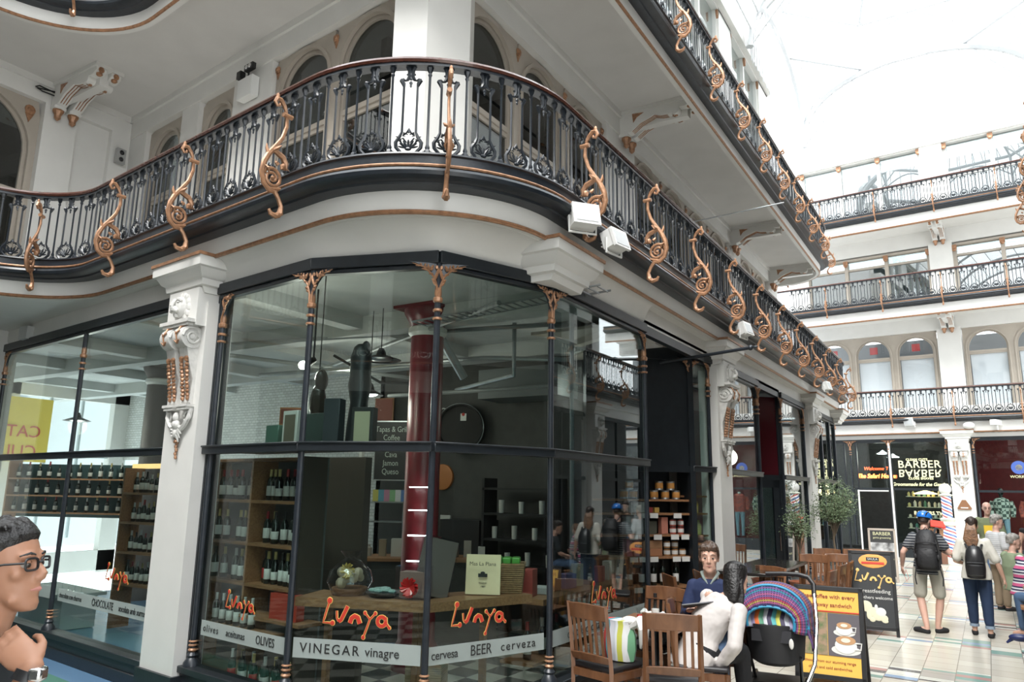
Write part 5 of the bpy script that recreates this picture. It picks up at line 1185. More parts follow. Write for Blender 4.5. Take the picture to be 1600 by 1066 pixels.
m = M(); WA.box(m, -0.2, 0.9, 0.2, 0.38, 0.635, 0.658); WA.box(m, -0.2, 1.3, 0.18, 0.45, 0.13, 0.155); m.build('low_ledge', 'shelfwood', label='narrow ledge carrying the lowest bottles', cat='shelf')
# shelf of boxes above the transom
def disp_box(W, u, w_, z, d, c, label, name='display_box', rz=0, rough=0.5, picture=None):
    q = W.P(u, w_, z); ang = atan2(W.d.y, W.d.x)+rz; e = empty(name, q, ang, label=label, cat='box'); m = M(); m.box((0, 0, d[2]/2), d); bev(m.build('box_body', flat('bx_%d_%d_%d' % tuple(int(k*99) for k in c), c, rough), e), 0.004, 1)
    if picture: m = M(); m.box((0, -d[1]/2-0.002, d[2]/2), (d[0]*0.72, 0.003, d[2]*0.78)); m.build('box_panel', flat('bp_%d_%d_%d' % tuple(int(k*99) for k in picture), picture), e)
    return e
WBy = Wall(G1, (G2-G1).normalized(), V((-(G2-G1).normalized().y, (G2-G1).normalized().x)))
WC = Wall(G2, (G3-G2).normalized(), V((-(G3-G2).normalized().y, (G3-G2).normalized().x)))
WDd = bays['D'][1]; WL = bays['L2'][1]; WL1 = bays['L1'][1]
m = M(); WA.box(m, 0.0, 1.45, 0.15, 0.6, ZT-0.05, ZT-0.02); WBy.box(m, 0.0, 0.55, 0.15, 0.5, ZT-0.05, ZT-0.02); m.build('high_shelf', 'black', label='black high shelf of boxes above the transom', cat='shelf')
disp_box(WA, 0.92, 0.32, ZT-0.019, (0.22, 0.12, 0.34), (0.55, 0.54, 0.5), 'cream-framed display box above the transom of the left bay', picture=(0.12, 0.10, 0.07)); disp_box(WA, 0.62, 0.35, ZT-0.019, (0.2, 0.14, 0.22), (0.06, 0.12, 0.09), 'green display box above the transom, leftmost in the left bay')
disp_box(WA, 1.28, 0.35, ZT-0.019, (0.34, 0.14, 0.30), (0.03, 0.045, 0.04), 'wide dark box above the transom, right in the left bay'); disp_box(WBy, 0.13, 0.3, ZT-0.019, (0.15, 0.12, 0.42), (0.03, 0.035, 0.04), 'tall black box above the transom beside the first column')
disp_box(WBy, 0.42, 0.3, ZT-0.019, (0.20, 0.10, 0.34), (0.02, 0.02, 0.02), 'black framed case with pale contents above the transom', picture=(0.32, 0.30, 0.2))
q = WBy.P(0.30, 0.42, ZT-0.019); m = M(); m.lathe([(0.11, 0), (0.10, 0.2), (0.08, 0.4), (0.11, 0.55), (0.09, 0.68), (0.10, 0.80), (0.07, 0.9), (0.04, 0.93)], n=12); m.ball((0.05, 0, 0.88), (0.05, 0.04, 0.08)); m.ball((-0.07, 0, 0.7), (0.05, 0.05, 0.1)); m.build('dark_statue', 'black', loc=q, label='tall black statue silhouette on the high shelf', cat='statue')
q = WA.P(0.86, 0.6, 2.72); m = M(); m.ball((0, 0, 0), (0.09, 0.07, 0.2)); m.ball((0.03, 0, 0.22), (0.07, 0.06, 0.12)); m.cyl((0, 0, 0.3), (0, 0, 1.3), 0.006); m.build('hanging_ham', flat('ham_dark', (0.03, 0.022, 0.018), 0.25), loc=q, label='dark cured ham hanging under the bright spotlight', cat='ham')
# counter behind the middle bays
m = M(); off = 0.10
def cpt(W, u, w_): q = W.P(u, w_, 0); return (q.x, q.y)
poly = [cpt(WBy, -0.02, 0.10), cpt(WBy, 1.12, 0.10), cpt(WC, 1.12, 0.10), cpt(WC, 1.12, 0.52), cpt(WC, -0.05, 0.62), cpt(WBy, -0.02, 0.6)]
m.prism(poly, 0.975, 1.045); wc = m.build('window_counter', 'shelfwood', label='thick oak counter on slim legs inside the curved window', cat='counter')
m = M()
for W, u in ((WBy, 0.12), (WBy, 0.92), (WC, 0.22), (WC, 0.85)): 
    q = W.P(u, 0.45, 0.49); m2 = M(); m2.box((0, 0, 0), (0.05, 0.05, 0.965)); m2.build('leg', 'shelfwood', wc, loc=q)
ZC = 1.046
MT['cello'] = glass('cellophane', (0.88, 0.86, 0.9), 1.4, 1.5)
def gift(loc, label):
    e = empty('gift_basket', loc, 0.3, label=label, cat='gift'); m = M(); m.lathe([(0.12, 0), (0.15, 0.05), (0.15, 0.06), (0.02, 0.04)], n=14); m.build('basket_tray', 'shelfwood', e)
    m = M(); r2 = random.Random(4)
    for k in range(14): m.ball((r2.uniform(-.08, .08), r2.uniform(-.07, .07), 0.07+r2.uniform(0, .12)), r2.uniform(.03, .05), 7, 5)
    m.build('wrapped_goods', flat('goods', (0.45, 0.38, 0.25)), e)
    m = M()
    for k in range(12): a = k*2.4; m.tube([(0.02, -0.08, 0.2), (0.02+0.06*cos(a), -0.11, 0.2+0.06*sin(a)), (0.02+0.02*cos(a+.6), -0.09, 0.2+0.02*sin(a+.6))], [0.006, 0.016, 0.005], 5)
    m.build('gold_bow', flat('gold_ribbon', (0.55, 0.42, 0.12), 0.25), e)
    m = M(); m.lathe([(0.15, 0.0), (0.20, 0.1), (0.17, 0.2), (0.08, 0.28), (0.05, 0.30), (0.10, 0.36)], n=11); m.build('cellophane_wrap', 'cello', e); return e
q = WBy.P(0.33, 0.38, ZC); gift(q, 'cellophane-wrapped gift basket with gold bow on the window counter')
q = WBy.P(0.66, 0.36, ZC); e = empty('gift_tray', q, 0.2, label='low black tray of wrapped treats on the window counter', cat='tray'); m = M(); m.lathe([(0.12, 0), (0.16, 0.035), (0.165, 0.04), (0.02, 0.03)], n=16); m.build('tray_dish', 'black', e)
m = M(); r2 = random.Random(8)
for k in range(14): m.ball((r2.uniform(-.1, .1), r2.uniform(-.09, .09), 0.05), (0.04, 0.03, 0.02), 6, 4)
m.build('wrapped_treats', flat('treat_mix', (0.2, 0.32, 0.3), 0.3), e)
q = WBy.P(0.93, 0.35, ZC); e = empty('gift_box', q, 0.3, label='clear gift box with big red bow on the window counter', cat='gift'); m = M(); m.box((0, 0, 0.13), (0.28, 0.2, 0.26)); m.build('clear_wrap', 'cello', e, smooth=False); m = M(); m.box((0, 0.02, 0.11), (0.24, 0.14, 0.20)); m.build('box_contents', flat('contents', (0.3, 0.2, 0.16)), e)
m = M()
for k in range(16): a = k*2.4; m.tube([(0, -0.12, 0.1), (0.07*cos(a), -0.15, 0.1+0.07*sin(a)), (0.02*cos(a+.6), -0.13, 0.1+0.02*sin(a+.6))], [0.006, 0.02, 0.005], 5)
m.build('red_bow', flat('red_ribbon', (0.55, 0.02, 0.02), 0.2), e)
q = WC.P(0.30, 0.38, ZC); e = empty('gift_hamper', q, 1.15, label='tall leaning grey box in clear wrap on the window counter', cat='gift'); R3 = MX.Rotation(0.22, 3, 'Y'); m = M(); m.box((0, 0, 0.24), (0.26, 0.14, 0.46), R=R3); m.build('hamper_box', flat('kraft_grey', (0.20, 0.175, 0.15), 0.35), e); m = M(); m.box((0.0, 0, 0.245), (0.28, 0.16, 0.48), R=R3); m.build('clear_wrap', 'cello', e, smooth=False)
q = WC.P(0.72, 0.28, ZC); e = empty('wine_case', q, atan2(WC.d.y, WC.d.x)-0.75, label='cream wooden wine case lid with printed crest on the window counter', cat='box'); m = M(); R4 = MX.Rotation(-0.12, 3, 'X'); m.box((0, 0, 0.17), (0.30, 0.02, 0.33), R=R4); m.build('case_lid', flat('cream_wood', (0.85, 0.68, 0.44)), e)
text('case_lettering', 'Mas La Plana', 0.045, 'ink', e, (0, -0.042, 0.26), (pi/2-0.12, 0, 0), 0.001); text('case_lettering', 'PENEDES', 0.018, 'ink', e, (0, -0.026, 0.10), (pi/2-0.12, 0, 0), 0.001); text('case_lettering', '1989', 0.022, 'ink', e, (0, -0.024, 0.07), (pi/2-0.12, 0, 0), 0.001)
m = M(); m.box((0, -0.032, 0.165), (0.08, 0.002, 0.03), R=R4); m.ball((0.0, -0.03, 0.185), (0.02, 0.003, 0.012)); m.build('case_crest', 'ink', e)
q = WC.P(1.02, 0.34, ZC); e = empty('wicker_basket', q, 0.5, label='square wicker basket of green packets on the counter right end', cat='basket'); m = M()
for k in range(14):
    z = 0.01+k*0.018; m.tube([(x*(0.13+0.002*k), y*(0.10+0.002*k), z) for x, y in ((-1, -1), (0, -1.03), (1, -1), (1.02, 0), (1, 1), (0, 1.03), (-1, 1), (-1.02, 0))], 0.010, 5, closed=True)
m.box((0, 0, 0.01), (0.24, 0.18, 0.02)); MT['wicker'] = mat('wicker', (0.30, 0.17, 0.08), 0.6, noise=0.4, nscale=40); m.build('basket_body', 'wicker', e)
for k in range(3): m = M(); m.box((-0.08+0.08*k, 0, 0.27), (0.075, 0.15, 0.06)); bev(m.build('green_packet', flat('packet_green', (0.10, 0.35, 0.06), 0.3), e), 0.012)
q = WC.P(0.35, 0.55, 0.0); e = empty('floor_basket', (q.x, q.y, 0.30), 0.4, label='pale wicker hamper under the window counter', cat='basket'); m = M()
for k in range(16): m.tube([(x*0.15, y*0.11, 0.02+k*0.018) for x, y in ((-1, -1), (1, -1), (1, 1), (-1, 1))], 0.010, 5, closed=True)
m.box((0, 0, 0.15), (0.28, 0.2, 0.28)); m.build('basket_body', flat('pale_wicker', (0.42, 0.30, 0.17)), e); m = M(); m.box((0, 0, -0.16), (0.34, 0.26, 0.3)); m.build('crate_base', 'wallg', e)
# behind: dark cupboard, menu boards, back counter and shelves
m = M(); m.box((-6.05, 5.95, 1.1), (1.1, 0.1, 2.3)); m.build('dark_partition', flat('dark_brown', (0.055, 0.043, 0.033)), label='tall dark brown partition behind the wine rack', cat='partition')
m = M(); m.box((-8.45, 10.3, 1.9), (0.9, 0.06, 2.4)); 
def facing(x, y): return atan2(x-0, -(y-0))*0
def board(loc, rz, d, label, lines, name='menu_board', m_='ink', tm=None):
    e = empty(name, loc, rz, label=label, cat='board'); m = M(); m.box((0, 0, 0), (d[0]+0.04, 0.02, d[1]+0.04)); m.build('board_frame', 'shelfwood' if name != 'menu_board' else 'steel', e); m = M(); m.box((0, -0.012, 0), (d[0], 0.006, d[1])); m.build('board_face', m_, e)
    for i, t in enumerate(lines): text('board_lettering', t, d[1]/(len(lines)+1.2), tm or flat('chalk', (0.45, 0.5, 0.45)), e, (0, -0.018, d[1]/2-(i+0.9)*d[1]/(len(lines)+0.8)), (pi/2, 0, 0), 0.001, sx=0.8)
    return e
board((-7.95, 9.1, 2.52), 0.45, (0.52, 0.9), 'blackboard menu hanging behind the counter, left of the red column', ['Tapas & Grill', 'Coffee', 'Vino tinto', 'Cava', 'Jamon', 'Queso']); board((-7.45, 9.2, 2.9), 0.45, (0.26, 0.5), 'narrow pale menu board partly hidden by the red column', ['Hot', 'Cold', 'Sweet', 'Tea'], m_=flat('pale_teal', (0.25, 0.34, 0.33)))
board((-8.9, 9.53, 3.25) if 0 else (-8.45, 9.45, 3.22), 0.1, (0.34, 0.36), 'small red food picture hung left of the red column', [], name='food_picture', m_=flat('food_red', (0.22, 0.07, 0.05)))
board((-8.6, 7.6, 2.95), 0.6, (0.30, 0.22), 'small dark reddish picture hung near the spotlight', [], name='food_picture', m_=flat('food_dark', (0.16, 0.06, 0.04)))
e = empty('wine_barrel', (-6.79, 9.38, 2.86), 0.35, label='round barrel end mounted high right of the red column', cat='barrel'); ax = MX.Rotation(pi/2, 3, 'X'); m = M(); m.lathe([(0.33, -0.12), (0.38, 0.0), (0.36, 0.15), (0.34, 0.15), (0.33, 0.10), (0.01, 0.10)], n=36, axis=ax); m.build('barrel_staves', flat('barrel_dark', (0.02, 0.018, 0.017), 0.8), e)
m = M(); m.tube([(0.365*cos(i*pi/18), -0.10, 0.365*sin(i*pi/18)) for i in range(36)], 0.014, 6, closed=True); m.build('barrel_hoop', 'steel', e); m = M(); m.box((0.05, -0.11, 0.16), (0.09, 0.01, 0.11)); m.build('barrel_label', 'white', e); m = M(); m.ball((0.05, -0.12, 0.20), (0.025, 0.006, 0.025)); m.build('label_mark', 'lred', e)
e = empty('wall_letters', (-7.25, 9.5, 2.72), 0.0, label='cream letters running down the wall left of the barrel end', cat='letters')
for i, t in enumerate('OEH'): o = text('letter', t, 0.17, 'lab_w', e, (0, 0, 0.42-0.24*i), (pi/2, -pi/2 if i else 0, 0), 0.01)
m = M(); ax2 = MX.Rotation(pi/2, 3, 'X'); m.lathe([(0.20, -0.02), (0.20, 0.02), (0.18, 0.03), (0.01, 0.03)], c=(-7.24, 9.53, 2.12), n=28, axis=ax2); m.build('round_sign', flat('orange_sign', (0.42, 0.15, 0.04)), label='round orange sign on the dark back wall', cat='sign')
for (x, y, z, w_, h, lb) in ((-7.16, 9.53, 1.36, 0.19, 0.36, 'white notice sheet on the back wall'), (-7.14, 9.53, 1.06, 0.14, 0.18, 'smaller white notice below the larger one'), (-6.59, 9.53, 1.32, 0.12, 0.30, 'white telephone on the back wall')):
    m = M(); m.box((0, 0, 0), (w_, 0.03, h)); m.build('notice' if 'notice' in lb else 'wall_phone', 'lab_w', loc=(x, y, z), label=lb, cat='notice' if 'notice' in lb else 'telephone')
e = empty('back_counter', (-6.7, 8.1, 0), 0.6, label='dark serving counter behind the window display', cat='counter'); m = M(); m.box((0, 0, 0.5), (2.4, 0.6, 1.0)); m.build('counter_body', 'wallg', e); m = M(); m.box((0, 0, 1.02), (2.5, 0.7, 0.04)); m.build('counter_top', 'shelfwood', e)
r2 = random.Random(2)
for i in range(12):
    u = -1.1+i*0.19; p = V((-6.7+u*cos(.6), 8.1+u*sin(.6), 1.041)); m = M(); h = r2.uniform(.1, .3); w_ = r2.uniform(.08, .16)
    if i % 3: m.box((0, 0, h/2), (w_, w_, h))
    else: m.lathe([(w_/2, 0), (w_/2, h*.7), (w_/4, h*.85), (w_/4, h)], n=10)
    c = r2.choice([(0.3, 0.28, 0.25), (0.12, 0.09, 0.07), (0.03, 0.03, 0.03), (0.25, 0.2, 0.14), (0.5, 0.5, 0.48)])
    m.build('counter_item', flat('ci_%d' % int(c[0]*99), c), loc=p, rz=.6, label='small jar or packet on the serving counter, %s from the left' % ORD[i], cat='jar', group='items on the serving counter')
e = empty('wall_shelf', (-7.85, 9.28, 1.72), 0.3, label='metal wall shelf of coloured tins behind the counter', cat='shelf'); m = M(); m.box((0, 0, 0), (1.1, 0.26, 0.02)); m.box((0, 0, -0.30), (1.1, 0.26, 0.02)); m.box((0, 0.16, -.3), (.04, .12, .7)); m.build('shelf_plates', 'steel', e)
for i in range(10):
    u = -0.55+i*0.12; p = V((-7.85+u*.8*cos(.3), 9.28+u*.8*sin(.3), 1.731)); c = [(0.5, 0.45, 0.1), (0.1, 0.3, 0.4), (0.45, 0.2, 0.3), (0.2, 0.4, 0.2), (0.6, 0.6, 0.6), (0.1, 0.2, 0.45)][i % 6]
    m = M(); m.box((0, 0, 0.09), (0.09, 0.09, 0.18)); m.build('tea_tin', flat('tin_%d' % (i % 6), c), loc=p, rz=.6, label='coloured tin on the metal wall shelf, %s from the left' % ORD[i], cat='tin', group='coloured tins on the metal shelf')
e = empty('strip_reflections', (-5.38, 6.62, 0), 0.45, label='row of glowing strips standing in for shelf-light reflections on the red column', cat='shelf')  # glowing bars stand in for shelf lights mirrored in the column paint
for z in (1.95, 1.70, 1.43, 1.16): m = M(); m.box((0.05, -0.03, z), (0.26, 0.02, 0.012)); m.build('reflection_strip', 'lampw', e)
e = empty('kitchen_rack', (-5.55, 9.2, 0), 0.0, label='black wall rack of cups at the back, right of the telephone', cat='rack'); m = M()
for z in (0.9, 1.25, 1.6, 1.95): m.box((0, 0, z), (1.2, 0.34, 0.03))
for x in (-0.58, 0.58): m.box((x, 0, 1.05), (0.04, 0.34, 2.1))
m.build('rack_frame', 'black', e)
for i in range(9):
    p = (-6.0+0.11*i, 9.15, [1.266, 1.616, 0.916][i % 3]); m = M(); m.lathe([(0.035, 0), (0.04, 0.16+0.02*(i % 2))], n=10); m.build('cup_stack', 'lab_w', loc=p, label='white stack of cups on the black rack, %s from the left' % ORD[i], cat='cups', group='cup stacks on the black rack')
m = M(); m.box((-6.55, 9.3, 0.75), (0.7, 0.5, 1.5)); m.build('dark_oven', 'black', label='dark oven standing against the back wall', cat='oven')
# bright doorway with white brick beyond the partition
m = M(); m.box((-8.2, 8.7, 1.7), (0.06, 0.06, 2.6)); m.build('door_post', 'lab_w', kind='structure')
# right bay (beside the entrance): table with brochures, baskets and bottles
m = M(); WDd.box(m, 0.1, 2.1, 0.12, 0.6, 0.93, 0.98); m.build('side_counter', 'shelfwood', label='oak counter inside the right-hand bay', cat='counter')
r2 = random.Random(6)
its = [('gift_bag', (0.16, 0.1, 0.24), (0.35, 0.06, 0.05)), ('brochure_stack', (0.2, 0.15, 0.06), (0.5, 0.5, 0.5)), ('packet', (0.12, 0.08, 0.2), (0.5, 0.2, 0.1)), ('card_box', (0.18, 0.12, 0.14), (0.2, 0.15, 0.3)), ('packet', (0.1, 0.08, 0.22), (0.6, 0.5, 0.35)), ('gift_bag', (0.15, 0.1, 0.26), (0.08, 0.08, 0.1)), ('card_box', (0.16, 0.1, 0.16), (0.45, 0.1, 0.12)), ('packet', (0.11, 0.08, 0.2), (0.55, 0.55, 0.5))]
for i, (nm, d, c) in enumerate(its): disp_box(WDd, 0.25+i*0.24, 0.35, 0.981, d, c, 'packaged goods on the right bay counter, %s from the left' % ORD[i], name=nm, rz=r2.uniform(-.4, .4))
for i in range(6): q = WDd.P(0.3+i*0.28, 0.4, 0.3); bottle((q.x, q.y, 0.42), 0, 'bottle under the right bay counter, %s from the left' % ORD[i], ['cap_r', 'cap_w'][i % 2], 'lab_w', 0.32, 'bottles under the right bay counter')
m = M(); WDd.box(m, 0.15, 2.05, 0.25, 0.6, 0.39, 0.415); m.build('lower_shelf', 'shelfwood', label='low shelf inside the right-hand bay', cat='shelf')
# left window: long rows of shelves with bottles
rnd = random.Random(21)
def shelf_unit(p, rz, L, zs, label, nper, gname, d=0.3, lab2='left window rack', hh=0.27):
    e = empty('shelf_rack', (p[0], p[1], 0), rz, label=label, cat='rack')
    for z in zs: m = M(); m.box((L/2, 0, z-0.014), (L, d, 0.028)); m.build('shelf', 'shelfwood', e)
    zt_ = max(zs)+0.34
    for u in (0, L): m = M(); m.box((u, 0, zt_/2), (0.03, d, zt_)); m.build('upright', 'shelfwood', e)
    for r, z in enumerate(zs):
        for i in range(nper):
            u = 0.08+(L-0.16)*i/max(1, nper-1)+rnd.uniform(-.01, .01); q = (p[0]+u*cos(rz), p[1]+u*sin(rz), z+0.001)
            bottle(q, 0, 'bottle, %s from the left on the %s row of the %s' % (ORD[i], ORD[r], lab2), ['cap_g', 'cap_k', 'cap_r', 'cap_w'][rnd.randrange(4)], 'lab_w', hh*rnd.uniform(.9, 1.1), gname, lh=[0.1, 0.075][rnd.randrange(2)])
shelf_unit((-10.35, 6.35), 0.05, 1.25, [1.82, 1.42, 1.02, 0.6], 'tall oak rack of bottles right in the left window', 11, 'bottles on the rack in the left window', lab2='rack beside the white pilaster')
shelf_unit((-15.2, 7.0), 0.45, 3.6, [2.02, 1.72, 1.42], 'long oak rack of bottles deep inside the left window', 18, 'bottles on the long rack in the left window', lab2='long left rack')
m = M(); m.box((-15.2+1.8*cos(.45)-.16*sin(.45), 7.0+1.8*sin(.45)+.16*cos(.45), 1.8), (3.6, 0.02, 0.95), rz=0.45); m.build('rack_back', flat('teal_dark', (0.03, 0.07, 0.075)), label='dark teal back board of the long bottle rack', cat='board')
m = M(); m.box((-11.3, 6.0, 0.45), (1.6, 0.6, 0.04), rz=-0.1); m.box((-11.3, 6.0, 0.22), (1.4, 0.45, 0.42), rz=-0.1); m.build('display_table', flat('pale_table', (0.45, 0.5, 0.5)), label='low pale display table inside the left window', cat='table')
for i in range(8): q = (-12.0+i*0.2, 6.07-0.02*i, 0.471); m = M(); m.lathe([(0.035, 0), (0.006, 0.01), (0.006, 0.09), (0.04, 0.13), (0.035, 0.19)], n=10); m.build('wine_glass', MT.setdefault('cg', glass('clear_glass', (0.93, 0.95, 0.95), 1.4)) , loc=q, label='clear stemmed glass on the low display table, %s from the left' % ORD[i], cat='glass', group='glasses on the display table')
m = M(); m.box((-7.9, 5.4, 2.15), (1.9, 0.2, 0.05), rz=-0.1); m.build('light_batten', emit('warm_batten', (1, 0.6, 0.25), 1.2), label='warm strip light behind the transom of the left window', cat='light')
# ---------------------------------------------------------------- goods in the alcove
def tin(W, u, z, label, c=(0.55, 0.25, 0.06), r=0.055, h=0.12, w_=0.15):
    e = empty('paint_tin' if 0 else 'paprika_tin', W.P(u, w_, z), 0, label=label, cat='tin', group='round tins on the alcove top shelf'); m = M(); m.lathe([(r, 0), (r*1.03, 0.005), (r, 0.01), (r, h-0.01), (r*1.04, h-0.004), (r*0.96, h)], n=16); m.build('tin_can', 'steel', e); m = M(); m.lathe([(r*1.005, 0.022), (r*1.015, 0.023), (r*1.015, h-0.024), (r*1.005, h-0.023)], n=16); m.build('tin_label', flat('tin_orange', c), e)
i = 0
for u, z in ((0.60, 0), (0.74, 0), (1.06, 0), (1.23, 0), (1.40, 0), (0.68, 0.122), (1.14, 0.122), (1.32, 0.122)): 
    tin(WK, u, 1.846+z, 'orange-labelled round tin on the alcove top shelf, %s of the %s layer' % (ORD[[0, 1, 2, 3, 4, 0, 1, 2][i]], 'lower' if i < 5 else 'upper')); i += 1
al = [(0.62, 1.666, (0.12, 0.1, 0.10), (0.4, 0.38, 0.36), 'pale packet'), (0.80, 1.666, (0.17, 0.08, 0.14), (0.66, 0.65, 0.6), 'white card box'), (0.98, 1.666, (0.07, 0.06, 0.07), (0.3, 0.05, 0.04), 'little red box'), (1.08, 1.666, (0.07, 0.06, 0.07), (0.6, 0.4, 0.1), 'little yellow box'),
      (0.72, 1.386, (0.26, 0.12, 0.24), (0.55, 0.57, 0.58), 'large white box'), (0.98, 1.386, (0.16, 0.1, 0.17), (0.08, 0.08, 0.06), 'dark box'), (1.18, 1.386, (0.10, 0.1, 0.22), (0.5, 0.2, 0.14), 'tall salmon box'),
      (0.64, 1.101, (0.09, 0.12, 0.22), (0.5, 0.14, 0.18), 'left pink box'), (0.74, 1.101, (0.09, 0.12, 0.22), (0.52, 0.18, 0.2), 'right pink box'), (0.98, 1.101, (0.30, 0.12, 0.10), (0.35, 0.16, 0.08), 'lower wooden-look carton'), (0.98, 1.203, (0.30, 0.12, 0.10), (0.38, 0.2, 0.1), 'upper wooden-look carton')]
for u, z, d, c, lb in al: disp_box(WK, u, 0.14, z, d, c, lb+' on the alcove shelves', name='packaged_box')
def jar(W, u, z, c, lab, label, w_=0.12, r=0.045, h=0.1):
    e = empty('preserve_jar', W.P(u, w_, z), 0, label=label, cat='jar', group='jars on the alcove shelves'); m = M(); m.lathe([(r, 0), (r, h*.8), (r*.85, h*.88)], n=12); m.build('jar_glass', flat('jar_%d' % int(c[0]*99), c, 0.15), e); m = M(); m.lathe([(r*.88, h*.86), (r*.92, h*.88), (r*.92, h), (r*.85, h)], n=12); m.build('jar_lid', 'black', e); m = M(); m.lathe([(r*1.01, h*.2), (r*1.03, h*.21), (r*1.03, h*.7), (r*1.01, h*.69)], n=12); m.build('jar_label', lab, e)
jl = [(1.32, 1.386), (1.44, 1.386), (1.32, 1.488), (1.44, 1.488), (1.22, 1.101), (1.34, 1.101), (1.22, 1.203), (1.34, 1.203), (1.46, 1.101)]
for i, (u, z) in enumerate(jl): jar(WK, u, z, (0.35, 0.08, 0.06) if i < 4 else (0.3, 0.15, 0.06), 'lab_w', '%s of the alcove shelves, %s' % ('pink-labelled jar' if i < 4 else 'amber jar', ['lower left', 'lower right', 'upper left', 'upper right', 'lower left', 'lower middle', 'upper left', 'upper middle', 'rightmost'][i]))
for i, u in enumerate((0.66, 0.84, 1.02, 1.16, 1.36)): q = WK.P(u, 0.14, 0.721); bottle(q, 0, 'dark oil bottle low in the alcove, %s from the left' % ORD[i], 'cap_k', 'lab_w', 0.32, 'bottles low in the alcove', lh=0.1, name='oil_bottle')
m0 = None
for i, (u, z) in enumerate(((0.78, 1.65), (0.97, 1.65), (1.33, 1.65), (0.66, 1.37), (1.02, 1.37), (1.28, 1.37), (1.44, 1.37), (0.66, 1.085), (0.80, 1.085), (0.96, 1.085), (1.30, 1.085), (1.44, 1.085), (0.72, 0.70), (0.92, 0.70))):
    q = WK.P(u, 0.005, z-0.02); mm = M(); mm.box((0, 0, 0), (0.12, 0.006, 0.065)); mm.build('price_card', 'lab_w', loc=q, rz=atan2(WK.d.y, WK.d.x), label='blank-looking white price card clipped to an alcove shelf edge', cat='card', group='price cards on the alcove shelves')
for i, (u, z, c, h) in enumerate(((0.2, 1.66, (0.45, 0.1, 0.05), 0.2), (0.38, 1.66, (0.55, 0.4, 0.1), 0.2), (0.2, 1.36, (0.5, 0.45, 0.3), 0.2), (0.32, 1.36, (0.6, 0.5, 0.2), 0.22), (0.44, 1.36, (0.4, 0.4, 0.1), 0.2), (0.22, 1.90, (0.6, 0.6, 0.6), 0.1), (0.25, 1.08, (0.6, 0.6, 0.55), 0.12))):
    q = WN_.P(u, 0.18, z+0.001); mm = M(); mm.lathe([(0.04, 0), (0.045, h*.6), (0.02, h*.85), (0.02, h)], n=10); mm.build('sauce_bottle', flat('sauce_%d' % i, c, 0.3), loc=q, label='coloured bottle behind the slim pane beside the pilaster, number %s down' % ORD[i], cat='bottle', group='bottles behind the slim pane')
# ---------------------------------------------------------------- cafe furniture
def chair(loc, rz, label, src=[None]):
    if src[0] is not None: return dup(src[0], loc, rz, label)
    e = empty('dining_chair', loc, rz, label=label, cat='chair', group='slatted wooden cafe chairs'); src[0] = e
    W_, D_, SH, H = 0.21, 0.21, 0.49, 1.0
    def rail(z0, z1, bow, t=0.022, yo=0.0):
        m = M(); n = 10; vs = []
        for i in range(n+1):
            u = -1+2*i/n; x = u*W_; y = -D_-0.05*(z0-SH)/0.5-0.0-bow*(1-u*u)+yo
            for z, dy in ((z0, 0), (z1+0.012*(1-u*u), -0.02)): vs += [(x, y+dy-t/2, z), (x, y+dy+t/2, z)]
        fs = [];
        for i in range(n): a = i*4; b = a+4; fs += [(a, b, b+2, a+2), (a+1, a+3, b+3, b+1), (a, a+1, b+1, b), (a+2, b+2, b+3, a+3)]
        fs += [(0, 2, 3, 1), (n*4, n*4+1, n*4+3, n*4+2)]; m.add(vs, fs); return m
    bev(rail(0.88, 1.0, 0.03).build('back_rail', 'chairwood', e), 0.005); bev(rail(0.545, 0.60, 0.02).build('lower_rail', 'chairwood', e), 0.004)
    for s in (-1, 1):
        m = M(); m.tube([(s*W_, -D_+0.05*0, 0), (s*W_, -D_-0.005, 0.3), (s*W_, -D_, SH), (s*W_, -D_-0.03, 0.75), (s*W_, -D_-0.065, 1.005)], [0.020, 0.022, 0.024, 0.022, 0.019], 4); m.build('leg', 'chairwood', e)
        m = M(); m.tube([(s*W_, D_-0.02, 0), (s*W_, D_-0.02, SH-0.02)], [0.021, 0.027], 4); m.build('leg', 'chairwood', e)
        m = M(); m.box((s*W_, 0, 0.24), (0.018, 0.40, 0.03)); m.build('stretcher', 'chairwood', e)
    m = M(); m.box((0, D_-0.02, SH-0.05), (0.40, 0.022, 0.06)); m.box((0, -D_, SH-0.05), (0.40, 0.022, 0.06)); m.box((-W_, 0, SH-0.05), (0.022, 0.40, 0.06)); m.box((W_, 0, SH-0.05), (0.022, 0.40, 0.06)); m.build('seat_frame', 'chairwood', e)
    m = M(); m.box((0, D_-0.02, 0.20), (0.40, 0.018, 0.03)); m.build('stretcher', 'chairwood', e)
    for i in range(6):
        x = -0.15+i*0.06; u = x/W_; m = M(); b0 = 0.02*(1-u*u); b1 = 0.03*(1-u*u)
        y0 = -D_-0.01-b0; y1 = -D_-0.045-b1; m.extr([(x-0.012, y0-.006, 0.59), (x+0.012, y0-.006, 0.59), (x+0.012, y1-.006, 0.895), (x-0.012, y1-.006, 0.895)], (0, 0.012, 0)); m.build('slat', 'chairwood', e)
    m = M(); m.box((0, 0.0, SH+0.008), (0.42, 0.42, 0.045)); bev(m.build('seat', 'seatpad', e), 0.018, 3)
    return e
chair((-2.88, 6.20, 0), -0.27, 'wooden slatted chair with a shopping bag, left of the two nearest the viewer')
chair((-2.27, 6.13, 0), 0.33, 'wooden slatted chair nearest the viewer, in front of the woman in white')
chair((-2.85, 7.18, 0), pi-0.1, 'wooden chair on the far side of the small table, facing the viewer')
chair((-2.22, 7.28, 0), pi+0.25, 'wooden chair the man in navy sits on'); chair((-2.2, 6.66, 0), -1.3, 'wooden chair the woman in white sits on')
